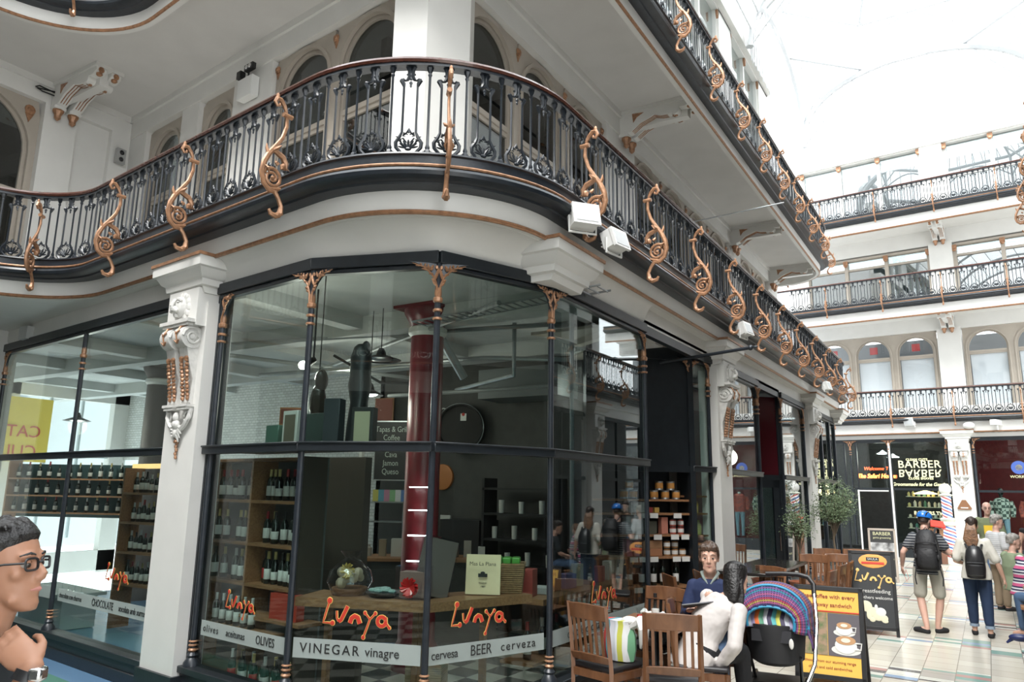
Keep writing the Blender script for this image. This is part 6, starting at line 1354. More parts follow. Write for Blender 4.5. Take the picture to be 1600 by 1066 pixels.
rows = [((-3.0, 8.75), -0.9, 'leftmost slatted chair tucked by the dark alcove behind the man in navy'), ((-2.85, 9.38), -1.0, 'second slatted chair by the dark alcove behind the man in navy'), ((-2.62, 10.2), 2.6, 'slatted chair peeking over the shoulder of the man in navy, by the black table'),
        ((-2.02, 10.45), 1.5, 'slatted chair at the near right side of the black table'), ((-2.05, 11.4), 1.5, 'slatted chair midway along the right side of the black table'), ((-2.45, 12.75), pi, 'slatted chair at the far end of the black table'),
        ((-2.52, 14.3), pi, 'slatted chair farther back below the third white pilaster'), ((-2.10, 14.55), pi-0.1, 'slatted chair farthest back on the right, near the barber board'), ((-2.08, 13.1), pi+0.2, 'slatted chair directly behind the black chalk sign'), ((-2.05, 12.1), 1.6, 'slatted chair on the right side of the black table, farther end')]
for (x, y), rz, lb in rows: chair((x, y, 0), rz, lb)
# small table with drinks
TZ = 0.80
e = empty('cafe_table', (-2.66, 6.72, 0), 0.05, label='small square wooden cafe table with drinks, behind the two nearest chairs', cat='table')
m = M(); m.box((0, 0, TZ-0.02), (0.62, 0.62, 0.04)); bev(m.build('tabletop', wood('table_wood', (0.16, 0.07, 0.03), (0.28, 0.13, 0.06), (1, 8, 8), 0.3), e), 0.006); m = M(); m.cyl((0, 0, 0.03), (0, 0, TZ-0.04), 0.035); m.box((0, 0, 0.02), (0.45, 0.07, 0.04)); m.box((0, 0, 0.02), (0.07, 0.45, 0.04)); m.build('pedestal', 'iron', e)
MT['cg'] = glass('clear_glass', (0.93, 0.95, 0.95), 1.4)
def tumbler(loc, r, h, fill, fm, label, n=16):
    e = empty('drinking_glass', loc, label=label, cat='glass'); m = M(); m.lathe([(r*.8, 0), (r, h), (r*.93, h), (r*.74, 0.01), (0.001, 0.01)], n=n); m.build('glass_wall', 'cg', e)
    if fill: m = M(); m.lathe([(r*.74, 0.012), (r*(.74+.18*fill), h*fill)], n=n); m.build('drink', fm, e)
    return e
flat('drink_red', (0.55, 0.02, 0.01), 0.15); flat('drink_orange', (0.85, 0.30, 0.02), 0.2)
tumbler((-2.70, 6.50, TZ), 0.042, 0.13, 0.55, 'drink_red', 'glass with bright red drink on the small table')
tumbler((-2.56, 6.90, TZ), 0.036, 0.19, 0.45, 'drink_orange', 'tall glass with orange drink on the small table')
e = empty('water_bottle', (-2.65, 6.72, TZ), label='clear glass bottle with pale label on the small table', cat='bottle'); m = M(); m.lathe([(0.032, 0), (0.034, 0.01), (0.034, 0.11), (0.014, 0.16), (0.013, 0.21), (0.016, 0.215)], n=14); m.build('bottle_glass', 'cg', e); m = M(); m.lathe([(0.0345, 0.02), (0.0352, 0.021), (0.0352, 0.10), (0.0345, 0.10)], n=14); m.build('bottle_label', 'lab_w', e); m = M(); m.cyl((0, 0, 0.2), (0, 0, 0.235), 0.016); m.build('bottle_cap', 'black', e)
def crumple(loc, r, m_, name, label, cat, seed=1, k=14, z=0.6):
    m = M(); rr = random.Random(seed)
    for i in range(k): m.ball((rr.uniform(-r, r), rr.uniform(-r, r), rr.uniform(r*.2, r*z*2)), (rr.uniform(.3, .6)*r, rr.uniform(.3, .6)*r, rr.uniform(.2, .5)*r), 7, 5, R=MX.Rotation(rr.uniform(0, 3), 3, 'X'))
    o = m.build(name, m_, loc=loc, label=label, cat=cat); a = o.modifiers.new('r', 'REMESH'); a.mode = 'VOXEL'; a.voxel_size = 0.008; a.use_smooth_shade = True; b = o.modifiers.new('s', 'SMOOTH'); b.factor = .6; b.iterations = 4; return o
crumple((-2.77, 6.85, TZ-0.01), 0.055, 'white', 'paper_napkin', 'crumpled white napkin left of the water bottle', 'napkin', 1); crumple((-2.56, 6.66, TZ-0.01), 0.06, 'white', 'paper_napkin', 'larger crumpled napkin right of the water bottle', 'napkin', 2)
crumple((-2.72, 7.15, 0.52), 0.15, flat('grey_denim', (0.08, 0.10, 0.12)), 'folded_jacket', 'grey bundled jacket on the chair across the table', 'jacket', 3, 22)
# shopping bag on chair 1
def stripe_mat(name, cols, scale, axis=0, rough=0.6, zig=0.0):
    m = D.materials.new(name); m.use_nodes = True; nt = m.node_tree; b = nt.nodes['Principled BSDF']; tc = nt.nodes.new('ShaderNodeTexCoord'); sp = nt.nodes.new('ShaderNodeSeparateXYZ'); nt.links.new(tc.outputs['Object'], sp.inputs[0])
    mu = nt.nodes.new('ShaderNodeMath'); mu.operation = 'MULTIPLY'; mu.inputs[1].default_value = scale; nt.links.new(sp.outputs[axis], mu.inputs[0]); src_ = mu.outputs[0]
    if zig:
        s2 = nt.nodes.new('ShaderNodeMath'); s2.operation = 'MULTIPLY'; s2.inputs[1].default_value = scale*2; nt.links.new(sp.outputs[0 if axis else 2], s2.inputs[0]); pg = nt.nodes.new('ShaderNodeMath'); pg.operation = 'PINGPONG'; pg.inputs[1].default_value = 1; nt.links.new(s2.outputs[0], pg.inputs[0])
        m3 = nt.nodes.new('ShaderNodeMath'); m3.operation = 'MULTIPLY'; m3.inputs[1].default_value = zig; nt.links.new(pg.outputs[0], m3.inputs[0]); ad = nt.nodes.new('ShaderNodeMath'); nt.links.new(src_, ad.inputs[0]); nt.links.new(m3.outputs[0], ad.inputs[1]); src_ = ad.outputs[0]
    fr = nt.nodes.new('ShaderNodeMath'); fr.operation = 'FRACT'; nt.links.new(src_, fr.inputs[0]); r = nt.nodes.new('ShaderNodeValToRGB'); r.color_ramp.interpolation = 'CONSTANT'
    r.color_ramp.elements[0].color = (*cols[0], 1); r.color_ramp.elements[1].position = 1/len(cols); r.color_ramp.elements[1].color = (*cols[1], 1)
    for i, c in enumerate(cols[2:], 2): q = r.color_ramp.elements.new(i/len(cols)); q.color = (*c, 1)
    nt.links.new(fr.outputs[0], r.inputs[0]); nt.links.new(r.outputs[0], b.inputs['Base Color']); b.inputs['Roughness'].default_value = rough; return m
bagm = stripe_mat('striped_bag', [(0.6, 0.62, 0.65), (0.5, 0.5, 0.08), (0.7, 0.7, 0.7), (0.15, 0.35, 0.2), (0.55, 0.05, 0.04), (0.55, 0.06, 0.05), (0.1, 0.3, 0.35), (0.65, 0.65, 0.7)], 3.2, 0)
e = empty('shopping_bag', (-2.80, 6.27, 0.53), -0.27, label='striped plastic shopping bag standing on the left near chair', cat='bag'); m = M(); m.lathe([(0.13, 0), (0.15, 0.1), (0.145, 0.22), (0.12, 0.30), (0.13, 0.34)], n=9); o = m.build('bag_body', bagm, e); o.scale = (1.1, 0.7, 0.95)
m = M(); m.tube([(0.12, 0, 0.28), (0.2, 0.02, 0.33), (0.26, 0.0, 0.27), (0.25, 0, 0.18), (0.22, 0, 0.12)], [0.03, 0.05, 0.05, 0.04, 0.01], 7); m.ball((0.1, 0.02, 0.32), (0.09, 0.06, 0.04)); m.build('bag_handle', 'white', e)
# black table
e = empty('long_table', (-2.76, 11.15, 0), 0, label='long black glossy table beside the second white pilaster', cat='table'); m = M(); m.box((0, 0, 0.93), (0.70, 2.3, 0.04)); bev(m.build('tabletop', mat('black_gloss', (0.02, 0.018, 0.017), 0.12), e), 0.005)
for sx in (-1, 1):
    for sy in (-1, 1): m = M(); m.box((sx*0.3, sy*1.05, 0.455), (0.06, 0.06, 0.91)); m.build('leg', 'chairwood', e)
m = M(); m.lathe([(0.07, 0), (0.075, 0.035), (0.06, 0.035), (0.055, 0.01)], n=8); m.build('ashtray', mat('dish_brown', (0.10, 0.05, 0.03), 0.3), loc=(-2.72, 10.75, 0.95), label='small octagonal brown dish on the black table', cat='dish')
# ---------------------------------------------------------------- olive trees in pots
def leafy(name, loc, label, zc, rx, rz_, nleaf, seed, trunk_h, pot=True):
    e = empty(name, loc, label=label, cat='tree'); rr = random.Random(seed); m = M()
    if pot: m2 = M(); m2.lathe([(0.15, 0), (0.22, 0.38), (0.24, 0.40), (0.20, 0.40), (0.19, 0.36)], n=18); m2.build('pot', flat('terracotta', (0.30, 0.10, 0.05)), e)
    m2 = M(); m2.tube([(0, 0, 0.35), (0.02, 0.01, trunk_h*.6), (-0.01, 0, trunk_h), (0, 0, zc)], [0.028, 0.024, 0.02, 0.01], 7)
    tips = []
    for k in range(26):
        a = rr.uniform(0, 2*pi); el = rr.uniform(-0.5, 1.3); L = rr.uniform(.6, 1.0); p = V((rx*L*cos(a)*cos(el), rx*L*sin(a)*cos(el), zc+rz_*L*sin(el)-0.05)); st = V((0, 0, trunk_h+rr.uniform(0, .3))); mid = st.lerp(p, .5)+V((rr.uniform(-.05, .05), rr.uniform(-.05, .05), 0.05)); m2.tube([st, mid, p], [0.009, 0.006, 0.003], 4); tips += [mid, p, st.lerp(p, .75)]
    m2.build('trunk', flat('bark', (0.12, 0.09, 0.06)), e)
    for k in range(nleaf):
        t = tips[rr.randrange(len(tips))]; c = t+V((rr.gauss(0, .07), rr.gauss(0, .07), rr.gauss(0, .07))); d = V((rr.gauss(0, 1), rr.gauss(0, 1), rr.gauss(0, .8))).normalized(); L = rr.uniform(.03, .055); s = d.orthogonal().normalized()*L*0.2
        m.add([c, c+d*L*.5+s, c+d*L, c+d*L*.5-s], [(0, 1, 2, 3)])
    m.build('foliage', MT['olive'], e, smooth=False); return e
MT['olive'] = mat('olive_leaves', (0.17, 0.23, 0.12), 0.6, col2=(0.07, 0.11, 0.05), nscale=9)
leafy('olive_tree', (-2.82, 17.25, 0), 'bushy potted olive tree in front of the third white pilaster', 1.85, 0.42, 0.52, 5200, 4, 1.0)
leafy('olive_tree', (-3.0, 14.75, 0), 'smaller olive tree standing in for a pane reflection by the recessed burgundy doorway', 1.5, 0.24, 0.34, 1500, 9, 0.9)  # added in place of the bushy tree's reflection in the shop pane
# ---------------------------------------------------------------- signs
def aframe(name, loc, rz, w_, h, lean, label, face_m, frame_m, back_m=None, depth=0.5):
    """front face looks along local -y; origin between the feet"""
    e = empty(name, loc, rz, label=label, cat='sign'); t = math.atan(lean/h); Rf = MX.Rotation(-t, 3, 'X'); Rb_ = MX.Rotation(t, 3, 'X')
    y0 = -depth/2
    def fr(sgn, nm, fm, facem):
        g = empty(nm, (0, sgn*depth/2, 0), 0, parent=e); g.rotation_euler = (-sgn*-1*0+(-t if sgn < 0 else t), 0, 0)
        m = M(); 
        for s in (-1, 1): m.box((s*(w_/2-0.02), 0, h/2), (0.045, 0.03, h))
        m.box((0, 0, h-0.022), (w_, 0.03, 0.045)); m.box((0, 0, 0.10), (w_, 0.03, 0.045)); 
        bev(m.build('sign_frame', fm, g), 0.003)
        m = M(); m.box((0, 0, (h+0.08)/2), (w_-0.06, 0.012, h-0.12)); m.build('sign_face', facem, g); return g
    f = fr(-1, 'front_board', frame_m, face_m); b = fr(1, 'back_board', back_m or frame_m, back_m or face_m)
    return e, f
flat('sign_yellow', (0.72, 0.42, 0.07)); flat('ink_red', (0.25, 0.04, 0.02)); flat('chalkboard', (0.022, 0.024, 0.026), 0.5); flat('chalk_w', (0.60, 0.60, 0.57)); flat('chalk_y', (0.75, 0.48, 0.16))
# coffee sign
e, f = aframe('pavement_sign', (-1.56, 8.93, 0), 0.06, 0.68, 1.0, 0.25, 'yellow coffee poster in a black A-frame sign beside the pushchair', MT['sign_yellow'], MT['black'])
yf = -0.010
text('poster_lettering', 'Free coffee with every', 0.058, 'ink_red', f, (0, yf, 0.895), (pi/2, 0, 0), 0.001, bevel=0.0005); text('poster_lettering', 'take-away sandwich', 0.058, 'ink_red', f, (0, yf, 0.81), (pi/2, 0, 0), 0.001, bevel=0.0005)
text('poster_lettering', 'choose from our stunning range', 0.038, 'ink_red', f, (0, yf, 0.25), (pi/2, 0, 0), 0.001); text('poster_lettering', 'of hot and cold sandwiches', 0.038, 'ink_red', f, (0, yf, 0.19), (pi/2, 0, 0), 0.001)
m = M(); m.box((-0.16, yf, 0.52), (0.29, 0.004, 0.42)); m.build('sandwich_photo', mat('photo_food', (0.30, 0.20, 0.13), 0.5, col2=(0.10, 0.14, 0.05), nscale=14), f); m = M(); m.box((0.155, yf, 0.52), (0.33, 0.004, 0.42)); m.build('cup_photo', flat('photo_slate', (0.09, 0.08, 0.09)), f)
m = M(); m.box((0, yf-0.001, 0.745), (0.62, 0.004, 0.012)); m.build('poster_rule', 'lred', f)
R5 = MX.Rotation(pi/2, 3, 'X')
for (cx, cz, s) in ((0.16, 0.45, 1.0), (0.15, 0.60, 0.75)):
    m = M(); m.lathe([(0.14*s, -0.001), (0.14*s, 0.002)], c=(cx, yf-0.002, cz-0.075*s), n=24, axis=MX.Diagonal((1, 1, 0.35)) @ R5); m.build('saucer', 'chalk_w', f)
    m = M(); m.lathe([(0.105*s, 0), (0.105*s, 0.003)], c=(cx, yf-0.006, cz-0.03*s), n=24, axis=MX.Diagonal((1, 1, 0.75)) @ R5); m.tube([(cx+0.09*s, yf-0.007, cz), (cx+0.15*s, yf-0.007, cz), (cx+0.14*s, yf-0.007, cz-0.06*s), (cx+0.08*s, yf-0.007, cz-0.06*s)], 0.009*s, 5); m.build('cup', 'white', f)
    m = M(); m.lathe([(0.095*s, 0), (0.095*s, 0.003)], c=(cx, yf-0.010, cz+0.02*s), n=24, axis=MX.Diagonal((1, 1, 0.45)) @ R5); m.build('coffee_foam', flat('foam', (0.45, 0.25, 0.12)), f); m = M(); m.lathe([(0.045*s, 0), (0.045*s, 0.002)], c=(cx, yf-0.014, cz+0.02*s), n=16, axis=MX.Diagonal((1, 1, 0.5)) @ R5); m.build('foam_heart', flat('foam_w', (0.7, 0.62, 0.5)), f)
# black chalk sign
e, f = aframe('chalk_sign', (-1.55, 12.45, 0), 0.10, 0.60, 1.16, 0.22, 'black chalkboard A-frame with the cafe name in orange chalk', MT['chalkboard'], MT['black'], MT['shelfwood'], depth=0.5)
WS = Wall((0, -0.012), (1, 0), (0, 1))
m = M(); m.box((0.02, -0.008, 1.02), (0.30, 0.006, 0.12)); m.ball((0.02, -0.008, 1.02), (0.19, 0.006, 0.10), 16, 8); m.build('orange_badge', flat('badge_orange', (0.75, 0.33, 0.08)), f); m = M(); m.box((0.02, -0.016, 1.045), (0.17, 0.004, 0.05)); m.build('badge_plate', 'ink', f); m = M(); m.box((0.02, -0.016, 0.99), (0.30, 0.004, 0.03)); m.build('badge_strip', 'lred', f); text('badge_lettering', 'SAULA', 0.045, 'chalk_w', f, (0.02, -0.019, 1.045), (pi/2, 0, 0), 0.001)
lunya(f, WS, -0.23, 0.73, 0.24, w=0.0, m1='chalk_y', m2='chalk_y', k0=0.9)
text('chalk_lettering', 'Breastfeeding', 0.075, 'chalk_w', f, (0.02, -0.010, 0.60), (pi/2, 0, 0), 0.001); text('chalk_lettering', 'mothers welcome', 0.062, 'chalk_w', f, (0.02, -0.010, 0.51), (pi/2, 0, 0), 0.001)
m = M()
for c, r in (((-0.11, 0.39), (.085, .075)), ((-0.02, 0.31), (.085, .07)), ((0.05, 0.26), (.09, .06)), ((-0.03, 0.215), (.04, .035)), ((0.12, 0.235), (.05, .05)), ((-0.07, 0.27), (.035, .06)), ((0.13, 0.20), (.04, .025)), ((-0.19, 0.38), (.03, .03))): m.ball((c[0], -0.009, c[1]), (r[0], 0.004, r[1]), 14, 8)
o = M()
for c, r in (((0.08, 0.32), (.07, .06)), ((0.025, 0.375), (.022, .045))): o.ball((c[0], -0.011, c[1]), (r[0], 0.004, r[1]), 14, 8)
o.build('nappy_drawing', 'chalk_w', f)
m.build('baby_drawing', flat('chalk_cream', (0.6, 0.57, 0.42)), f)
# barber board
e, f = aframe('barber_board', (-2.22, 20.0, 0), 0.08, 0.58, 1.2, 0.2, 'barber advertising board with pale frame outside the barber shop', flat('poster_black', (0.03, 0.03, 0.03)), flat('board_frame', (0.45, 0.38, 0.32)), depth=0.45)
for t, z, s in (('BARBER', 1.08, 0.11), ('gents grooming', 0.99, 0.06), ('hair and shave', 0.52, 0.08), ('walk ins welcome', 0.42, 0.05), ('open daily', 0.34, 0.05)): text('poster_lettering', t, s, 'cream', f, (0, -0.012, z), (pi/2, 0, 0), 0.001)
m = M(); m.box((0, -0.009, 0.78), (0.5, 0.004, 0.2)); m.build('hand_photo', mat('photo_grey', (0.6, 0.6, 0.6), 0.6, col2=(0.06, 0.06, 0.06), nscale=5), f)
# barber pole
def pole_mat():
    m = D.materials.new('barber_stripes'); m.use_nodes = True; nt = m.node_tree; b = nt.nodes['Principled BSDF']; tc = nt.nodes.new('ShaderNodeTexCoord'); sp = nt.nodes.new('ShaderNodeSeparateXYZ'); nt.links.new(tc.outputs['Object'], sp.inputs[0])
    def mth(op, a, c):
        n = nt.nodes.new('ShaderNodeMath'); n.operation = op
        for i, q in enumerate((a, c)):
            if isinstance(q, (int, float)): n.inputs[i].default_value = q
            else: nt.links.new(q, n.inputs[i])
        return n.outputs[0]
    a = mth('ARCTAN2', sp.outputs[1], sp.outputs[0]); s = mth('ADD', mth('MULTIPLY', a, 1/(2*pi)), mth('MULTIPLY', sp.outputs[2], 2.6)); s = mth('FRACT', mth('MULTIPLY', s, 2), 0)
    r = nt.nodes.new('ShaderNodeValToRGB'); r.color_ramp.interpolation = 'CONSTANT'; r.color_ramp.elements[0].color = (0.75, 0.73, 0.7, 1); r.color_ramp.elements[1].position = .3; r.color_ramp.elements[1].color = (0.5, 0.03, 0.03, 1)
    q = r.color_ramp.elements.new(.5); q.color = (0.75, 0.73, 0.7, 1); q = r.color_ramp.elements.new(.75); q.color = (0.05, 0.12, 0.35, 1); nt.links.new(s, r.inputs[0]); nt.links.new(r.outputs[0], b.inputs['Base Color']); b.inputs['Roughness'].default_value = .25; return m
pmx = pole_mat(); e = empty('barber_pole', (-1.12, 26.9, 0), label='striped barber pole with white globe beside the far pilaster', cat='pole'); m = M(); m.lathe([(0.15, 0.15), (0.19, 0.2), (0.19, 1.05), (0.16, 1.1)], n=20); m.build('lower_pole', pmx, e); m = M(); m.lathe([(0.14, 1.3), (0.14, 1.98)], n=20); m.build('upper_pole', pmx, e)
m = M(); m.cyl((0, 0, 1.0), (0, 0, 2.02), 0.08); m.cyl((0, 0, 0.1), (0, 0, 1.1), 0.08); m.lathe([(0.22, 0), (0.22, 0.12), (0.17, 0.16)], n=18); m.lathe([(0.2, 1.08), (0.22, 1.12), (0.18, 1.2), (0.22, 1.28), (0.16, 1.32)], n=18); m.lathe([(0.16, 1.97), (0.19, 2.0), (0.08, 2.06)], n=18); m.build('collars', flat('cream_paint', (0.62, 0.65, 0.55)), e); m = M(); m.ball((0, 0, 2.18), 0.17, 18, 12); m.build('globe', 'white', e)
e = empty('menu_lectern', (-1.48, 26.2, 0), 0.3, label='wooden lectern with red folder outside the barber shop', cat='lectern'); m = M(); m.extr([(-0.2, 0, 0.45), (0.2, 0, 0.45), (0.26, 0, 1.0), (-0.14, 0, 1.0)], (0, .25, 0)); m.build('lectern_panel', 'shelfwood', e); m = M(); m.box((0, 0, 0.22), (0.5, 0.4, 0.44)); m.build('lectern_base', flat('box_brown', (0.16, 0.07, 0.04)), e); m = M(); m.box((0.05, 0, 1.15), (0.5, 0.3, 0.04), R=MX.Rotation(0.6, 3, 'X') @ MX.Rotation(0.15, 3, 'Y')); m.build('folder', 'lred', e)
# red benches on the right
def bench(loc, rz, L, label):
    e = empty('bench', loc, rz, label=label, cat='bench'); m = M(); m.box((0, 0, 0.435), (0.42, L, 0.035)); m.build('seat', 'shelfwood', e)
    for s in (-1, 1): m = M(); m.box((0, s*(L/2-0.06), 0.21), (0.36, 0.06, 0.42)); m.box((0, s*(L/2-0.1), 0.36), (0.30, 0.02, 0.08)); m.build('leg', flat('bench_red', (0.35, 0.03, 0.02)), e)
bench((0.45, 14.2, 0), 0.0, 2.4, 'red-legged wooden bench under the people seated at the right edge'); bench((0.40, 10.0, 0), 0.0, 0.9, 'red-legged wooden bench cut off by the right edge, nearest the viewer')
# mannequins
def mannequin(x, wd, top_m, label, headless=False):
    q = WB.P(ub(x), wd, 0.45); e = empty('mannequin', q, ba, label=label, cat='mannequin'); m = M()
    for s in (-1, 1): m.tube([(s*.09, 0, 0), (s*.10, 0, .45), (s*.09, 0, .85)], [.05, .06, .09], 10)
    m.ball((0, 0, 0.9), (0.17, 0.12, 0.12)); m.build('legs', flat('mannequin_jeans', (0.25, 0.35, 0.45)), e)
    m = M(); m.lathe([(0.17, 0.85), (0.19, 1.1), (0.23, 1.32), (0.17, 1.45), (0.07, 1.50)], n=16)
    for s in (-1, 1): m.tube([(s*.2, 0, 1.38), (s*.27, .02, 1.15), (s*.25, -.05, .92)], [.08, .07, .06], 10)
    o = m.build('shirt', top_m, e); o.scale = (1.1, .7, 1)
    if not headless: m = M(); m.ball((0, 0, 1.68), (0.085, 0.1, 0.12), 12, 9); m.cyl((0, 0, 1.45), (0, 0, 1.6), .05); m.build('head', 'black', e)
    else: m = M(); m.cyl((0, 0, 1.5), (0, 0, 1.56), .05); m.build('neck', 'white', e)
chk = D.materials.new('checked_shirt'); chk.use_nodes = True; ck_ = chk.node_tree.nodes.new('ShaderNodeTexChecker'); ck_.inputs['Scale'].default_value = 11; ck_.inputs[1].default_value = (.55, .55, .5, 1); ck_.inputs[2].default_value = (.06, .08, .07, 1); tcx = chk.node_tree.nodes.new('ShaderNodeTexCoord'); chk.node_tree.links.new(tcx.outputs['Object'], ck_.inputs['Vector']); chk.node_tree.links.new(ck_.outputs[0], chk.node_tree.nodes['Principled BSDF'].inputs['Base Color'])
mannequin(0.28, 0.5, chk, 'black-headed mannequin in a checked shirt in the clothes shop window'); mannequin(1.08, 0.45, mat('spotted_red', (0.55, 0.10, 0.07), 0.7, col2=(0.25, 0.06, 0.06), nscale=14), 'headless mannequin in a spotted red shirt in the clothes shop window', True)
# ---------------------------------------------------------------- pushchair with a crocheted cover
def crochet():
    m = D.materials.new('crochet_blanket'); m.use_nodes = True; nt = m.node_tree; b = nt.nodes['Principled BSDF']; uv = nt.nodes.new('ShaderNodeTexCoord'); sp = nt.nodes.new('ShaderNodeSeparateXYZ'); nt.links.new(uv.outputs['UV'], sp.inputs[0])
    def mth(op, a, c=0.0):
        n = nt.nodes.new('ShaderNodeMath'); n.operation = op
        for i, q in enumerate((a, c)):
            if isinstance(q, (int, float)): n.inputs[i].default_value = q
            else: nt.links.new(q, n.inputs[i])
        return n.outputs[0]
    row = mth('FLOOR', mth('MULTIPLY', sp.outputs[1], 26)); z = mth('PINGPONG', mth('MULTIPLY', sp.outputs[0], 46), 0.5); fr = mth('FRACT', mth('MULTIPLY', sp.outputs[1], 26))
    sh = mth('GREATER_THAN', mth('ADD', fr, z), 0.75); wn_ = nt.nodes.new('ShaderNodeTexWhiteNoise'); wn_.noise_dimensions = '1D'; nt.links.new(mth('ADD', row, sh), wn_.inputs['W'])
    r = nt.nodes.new('ShaderNodeValToRGB'); r.color_ramp.interpolation = 'CONSTANT'; cs = [(0.45, 0.05, 0.12), (0.08, 0.07, 0.22), (0.50, 0.30, 0.35), (0.55, 0.12, 0.10), (0.20, 0.10, 0.30), (0.05, 0.25, 0.38), (0.50, 0.35, 0.10), (0.45, 0.12, 0.28)]
    r.color_ramp.elements[0].color = (*cs[0], 1); r.color_ramp.elements[1].position = .125; r.color_ramp.elements[1].color = (*cs[1], 1)
    for i in range(2, 8): q = r.color_ramp.elements.new(i/8); q.color = (*cs[i], 1)
    nt.links.new(wn_.outputs['Value'], r.inputs[0])
    for el in r.color_ramp.elements: el.color = tuple(c*.62 for c in el.color[:3])+(1,)
    ho = mth('MULTIPLY', mth('LESS_THAN', mth('ABSOLUTE', mth('SUBTRACT', mth('FRACT', mth('MULTIPLY', sp.outputs[0], 46)), .5)), .22), mth('LESS_THAN', mth('ABSOLUTE', mth('SUBTRACT', fr, .5)), .22))
    mx = nt.nodes.new('ShaderNodeMix'); mx.data_type = 'RGBA'; nt.links.new(ho, mx.inputs[0]); nt.links.new(r.outputs[0], mx.inputs[6]); mx.inputs[7].default_value = (.015, .015, .02, 1); nt.links.new(mx.outputs[2], b.inputs['Base Color']); b.inputs['Roughness'].default_value = .9
    bp = nt.nodes.new('ShaderNodeBump'); bp.inputs['Strength'].default_value = .6; nt.links.new(z, bp.inputs['Height']); nt.links.new(bp.outputs[0], b.inputs['Normal']); return m
def pushchair():
    # hood opens towards local -y (towards us); handle on the far right
    e = empty('pushchair', (-1.79, 7.5, 0), 0.10, label='black pushchair with silver frame and striped seat under a crocheted blanket', cat='pushchair')
    cz = 0.84
    def hoodgrid(r0, zmin, name, material, n=22, k=14, open_=0.0, bulge=1.0, uvs=True, thick=0.012, parent=e):
        vs = []; uv = []
        for i in range(n+1):
            t = i/n; th = pi*t                                            # across from left hem to right hem
            for j in range(k+1):
                s = j/k; ph = 0.15+s*(pi*0.62)                            # from the front rim over the top to the back
                y = -0.20+0.52*s; rr = r0*(0.97+0.08*sin(pi*s))*(1 if s < .8 else 1-.35*(s-.8)/.2)
                x = -cos(th)*rr*1.05; z = cz-0.02+sin(th)**0.85*rr*1.0*(1-0.25*s*s)
                if t < .08 or t > .92: z -= zmin*(0.4+0.9*(0.5+0.5*sin(s*5)))
                vs.append((x, y, z)); uv.append((t, s))
        fs = [(i*(k+1)+j, i*(k+1)+j+1, (i+1)*(k+1)+j+1, (i+1)*(k+1)+j) for i in range(n) for j in range(k)]
        m = M(); m.add(vs, fs); o = m.build(name, material, parent); ul = o.data.uv_layers.new(name='UVMap')
        for l in o.data.loops: ul.data[l.index].uv = uv[l.vertex_index]
        sd = o.modifiers.new('t', 'SOLIDIFY'); sd.thickness = thick; return o
    hoodgrid(0.265, 0.0, 'hood', stripe_mat('hood_zigzag', [(0.04, 0.05, 0.08), (0.15, 0.42, 0.45), (0.65, 0.68, 0.72), (0.05, 0.05, 0.08), (0.55, 0.5, 0.08), (0.65, 0.10, 0.03), (0.10, 0.35, 0.3), (0.35, 0.33, 0.45)], 4.2, 0, zig=0.25))
    b = hoodgrid(0.30, 0.10, 'blanket', crochet(), thick=0.015)
    blue = flat('blue_yarn', (0.03, 0.25, 0.42)); m = M(); pts = []
    vs = []; uv = []; n = 40                                              # front band of the blanket, draping lower on the right
    for i in range(n+1):
        th = -0.25+(pi+0.55)*i/n; ex = -cos(th); ez = sin(th)
        for j in range(7):
            s = j/6; rx = 0.205+0.11*s; rz_ = 0.12+0.175*s; dz = 0.0
            z = cz-0.02+ez*rz_ if ez > 0 else cz-0.02+ez*0.30-0.20*max(0, i/n-.9)*s
            vs.append((ex*rx, -0.265+0.07*s*s+0.006*sin(i*1.7), z)); uv.append((i/n, 0.4*s))
    m.add(vs, [(i*7+j, i*7+j+1, (i+1)*7+j+1, (i+1)*7+j) for i in range(n) for j in range(6)]); o = m.build('blanket_front', b.data.materials[0], e); ul = o.data.uv_layers.new(name='UVMap')
    for l in o.data.loops: ul.data[l.index].uv = uv[l.vertex_index]
    o.modifiers.new('t', 'SOLIDIFY').thickness = 0.014
    m = M(); m.tube([(-cos(-0.2+(pi+.45)*i/30)*0.203, -0.275, cz-0.02+(0.12 if sin(-0.2+(pi+.45)*i/30) > 0 else .3)*sin(-0.2+(pi+.45)*i/30)) for i in range(31)], 0.012, 5); m.build('blanket_edging', blue, e)
    vs = []; uv = []                                                      # side drape on the right
    for i in range(13):
        for j in range(9):
            y = -0.22+0.50*i/12; z = cz+0.08-(0.30+0.05*sin(i))*j/8; vs.append((0.305+0.035*j/8+0.008*sin(j+i), y, z)); uv.append((j/20, i/13*.5))
    m = M(); m.add(vs, [(i*9+j, i*9+j+1, (i+1)*9+j+1, (i+1)*9+j) for i in range(12) for j in range(8)]); o = m.build('blanket_side', b.data.materials[0], e); ul = o.data.uv_layers.new(name='UVMap')
    for l in o.data.loops: ul.data[l.index].uv = uv[l.vertex_index]
    o.modifiers.new('t', 'SOLIDIFY').thickness = 0.014
    m = M()
    pts = []
    for i in range(31):
        th = pi*i/30; x = -cos(th)*0.305*1.02; z = cz-0.02+sin(th)**.85*.30; 
        if i < 3 or i > 27: z -= .10*.55
        pts.append((x, -0.215+0.008*(i % 2), z))
    m.tube(pts, 0.013, 5); m.tube([pts[-1], (0.31, -0.1, 0.67), (0.32, 0.05, 0.72), (0.33, 0.2, 0.68)], 0.012, 5); m.build('blanket_edging', blue, e)
    # striped fabric panel facing us
    m = M(); n = 14; vs = []
    for i in range(n+1):
        x = -0.25+0.5*i/n; zt = cz-0.05+0.16*sqrt(max(0, 1-(x/0.262)**2)); vs += [(x, -0.17, zt), (x, -0.235-0.02*sin(i*2.2), cz-0.06), (x, -0.24, cz-0.09)]
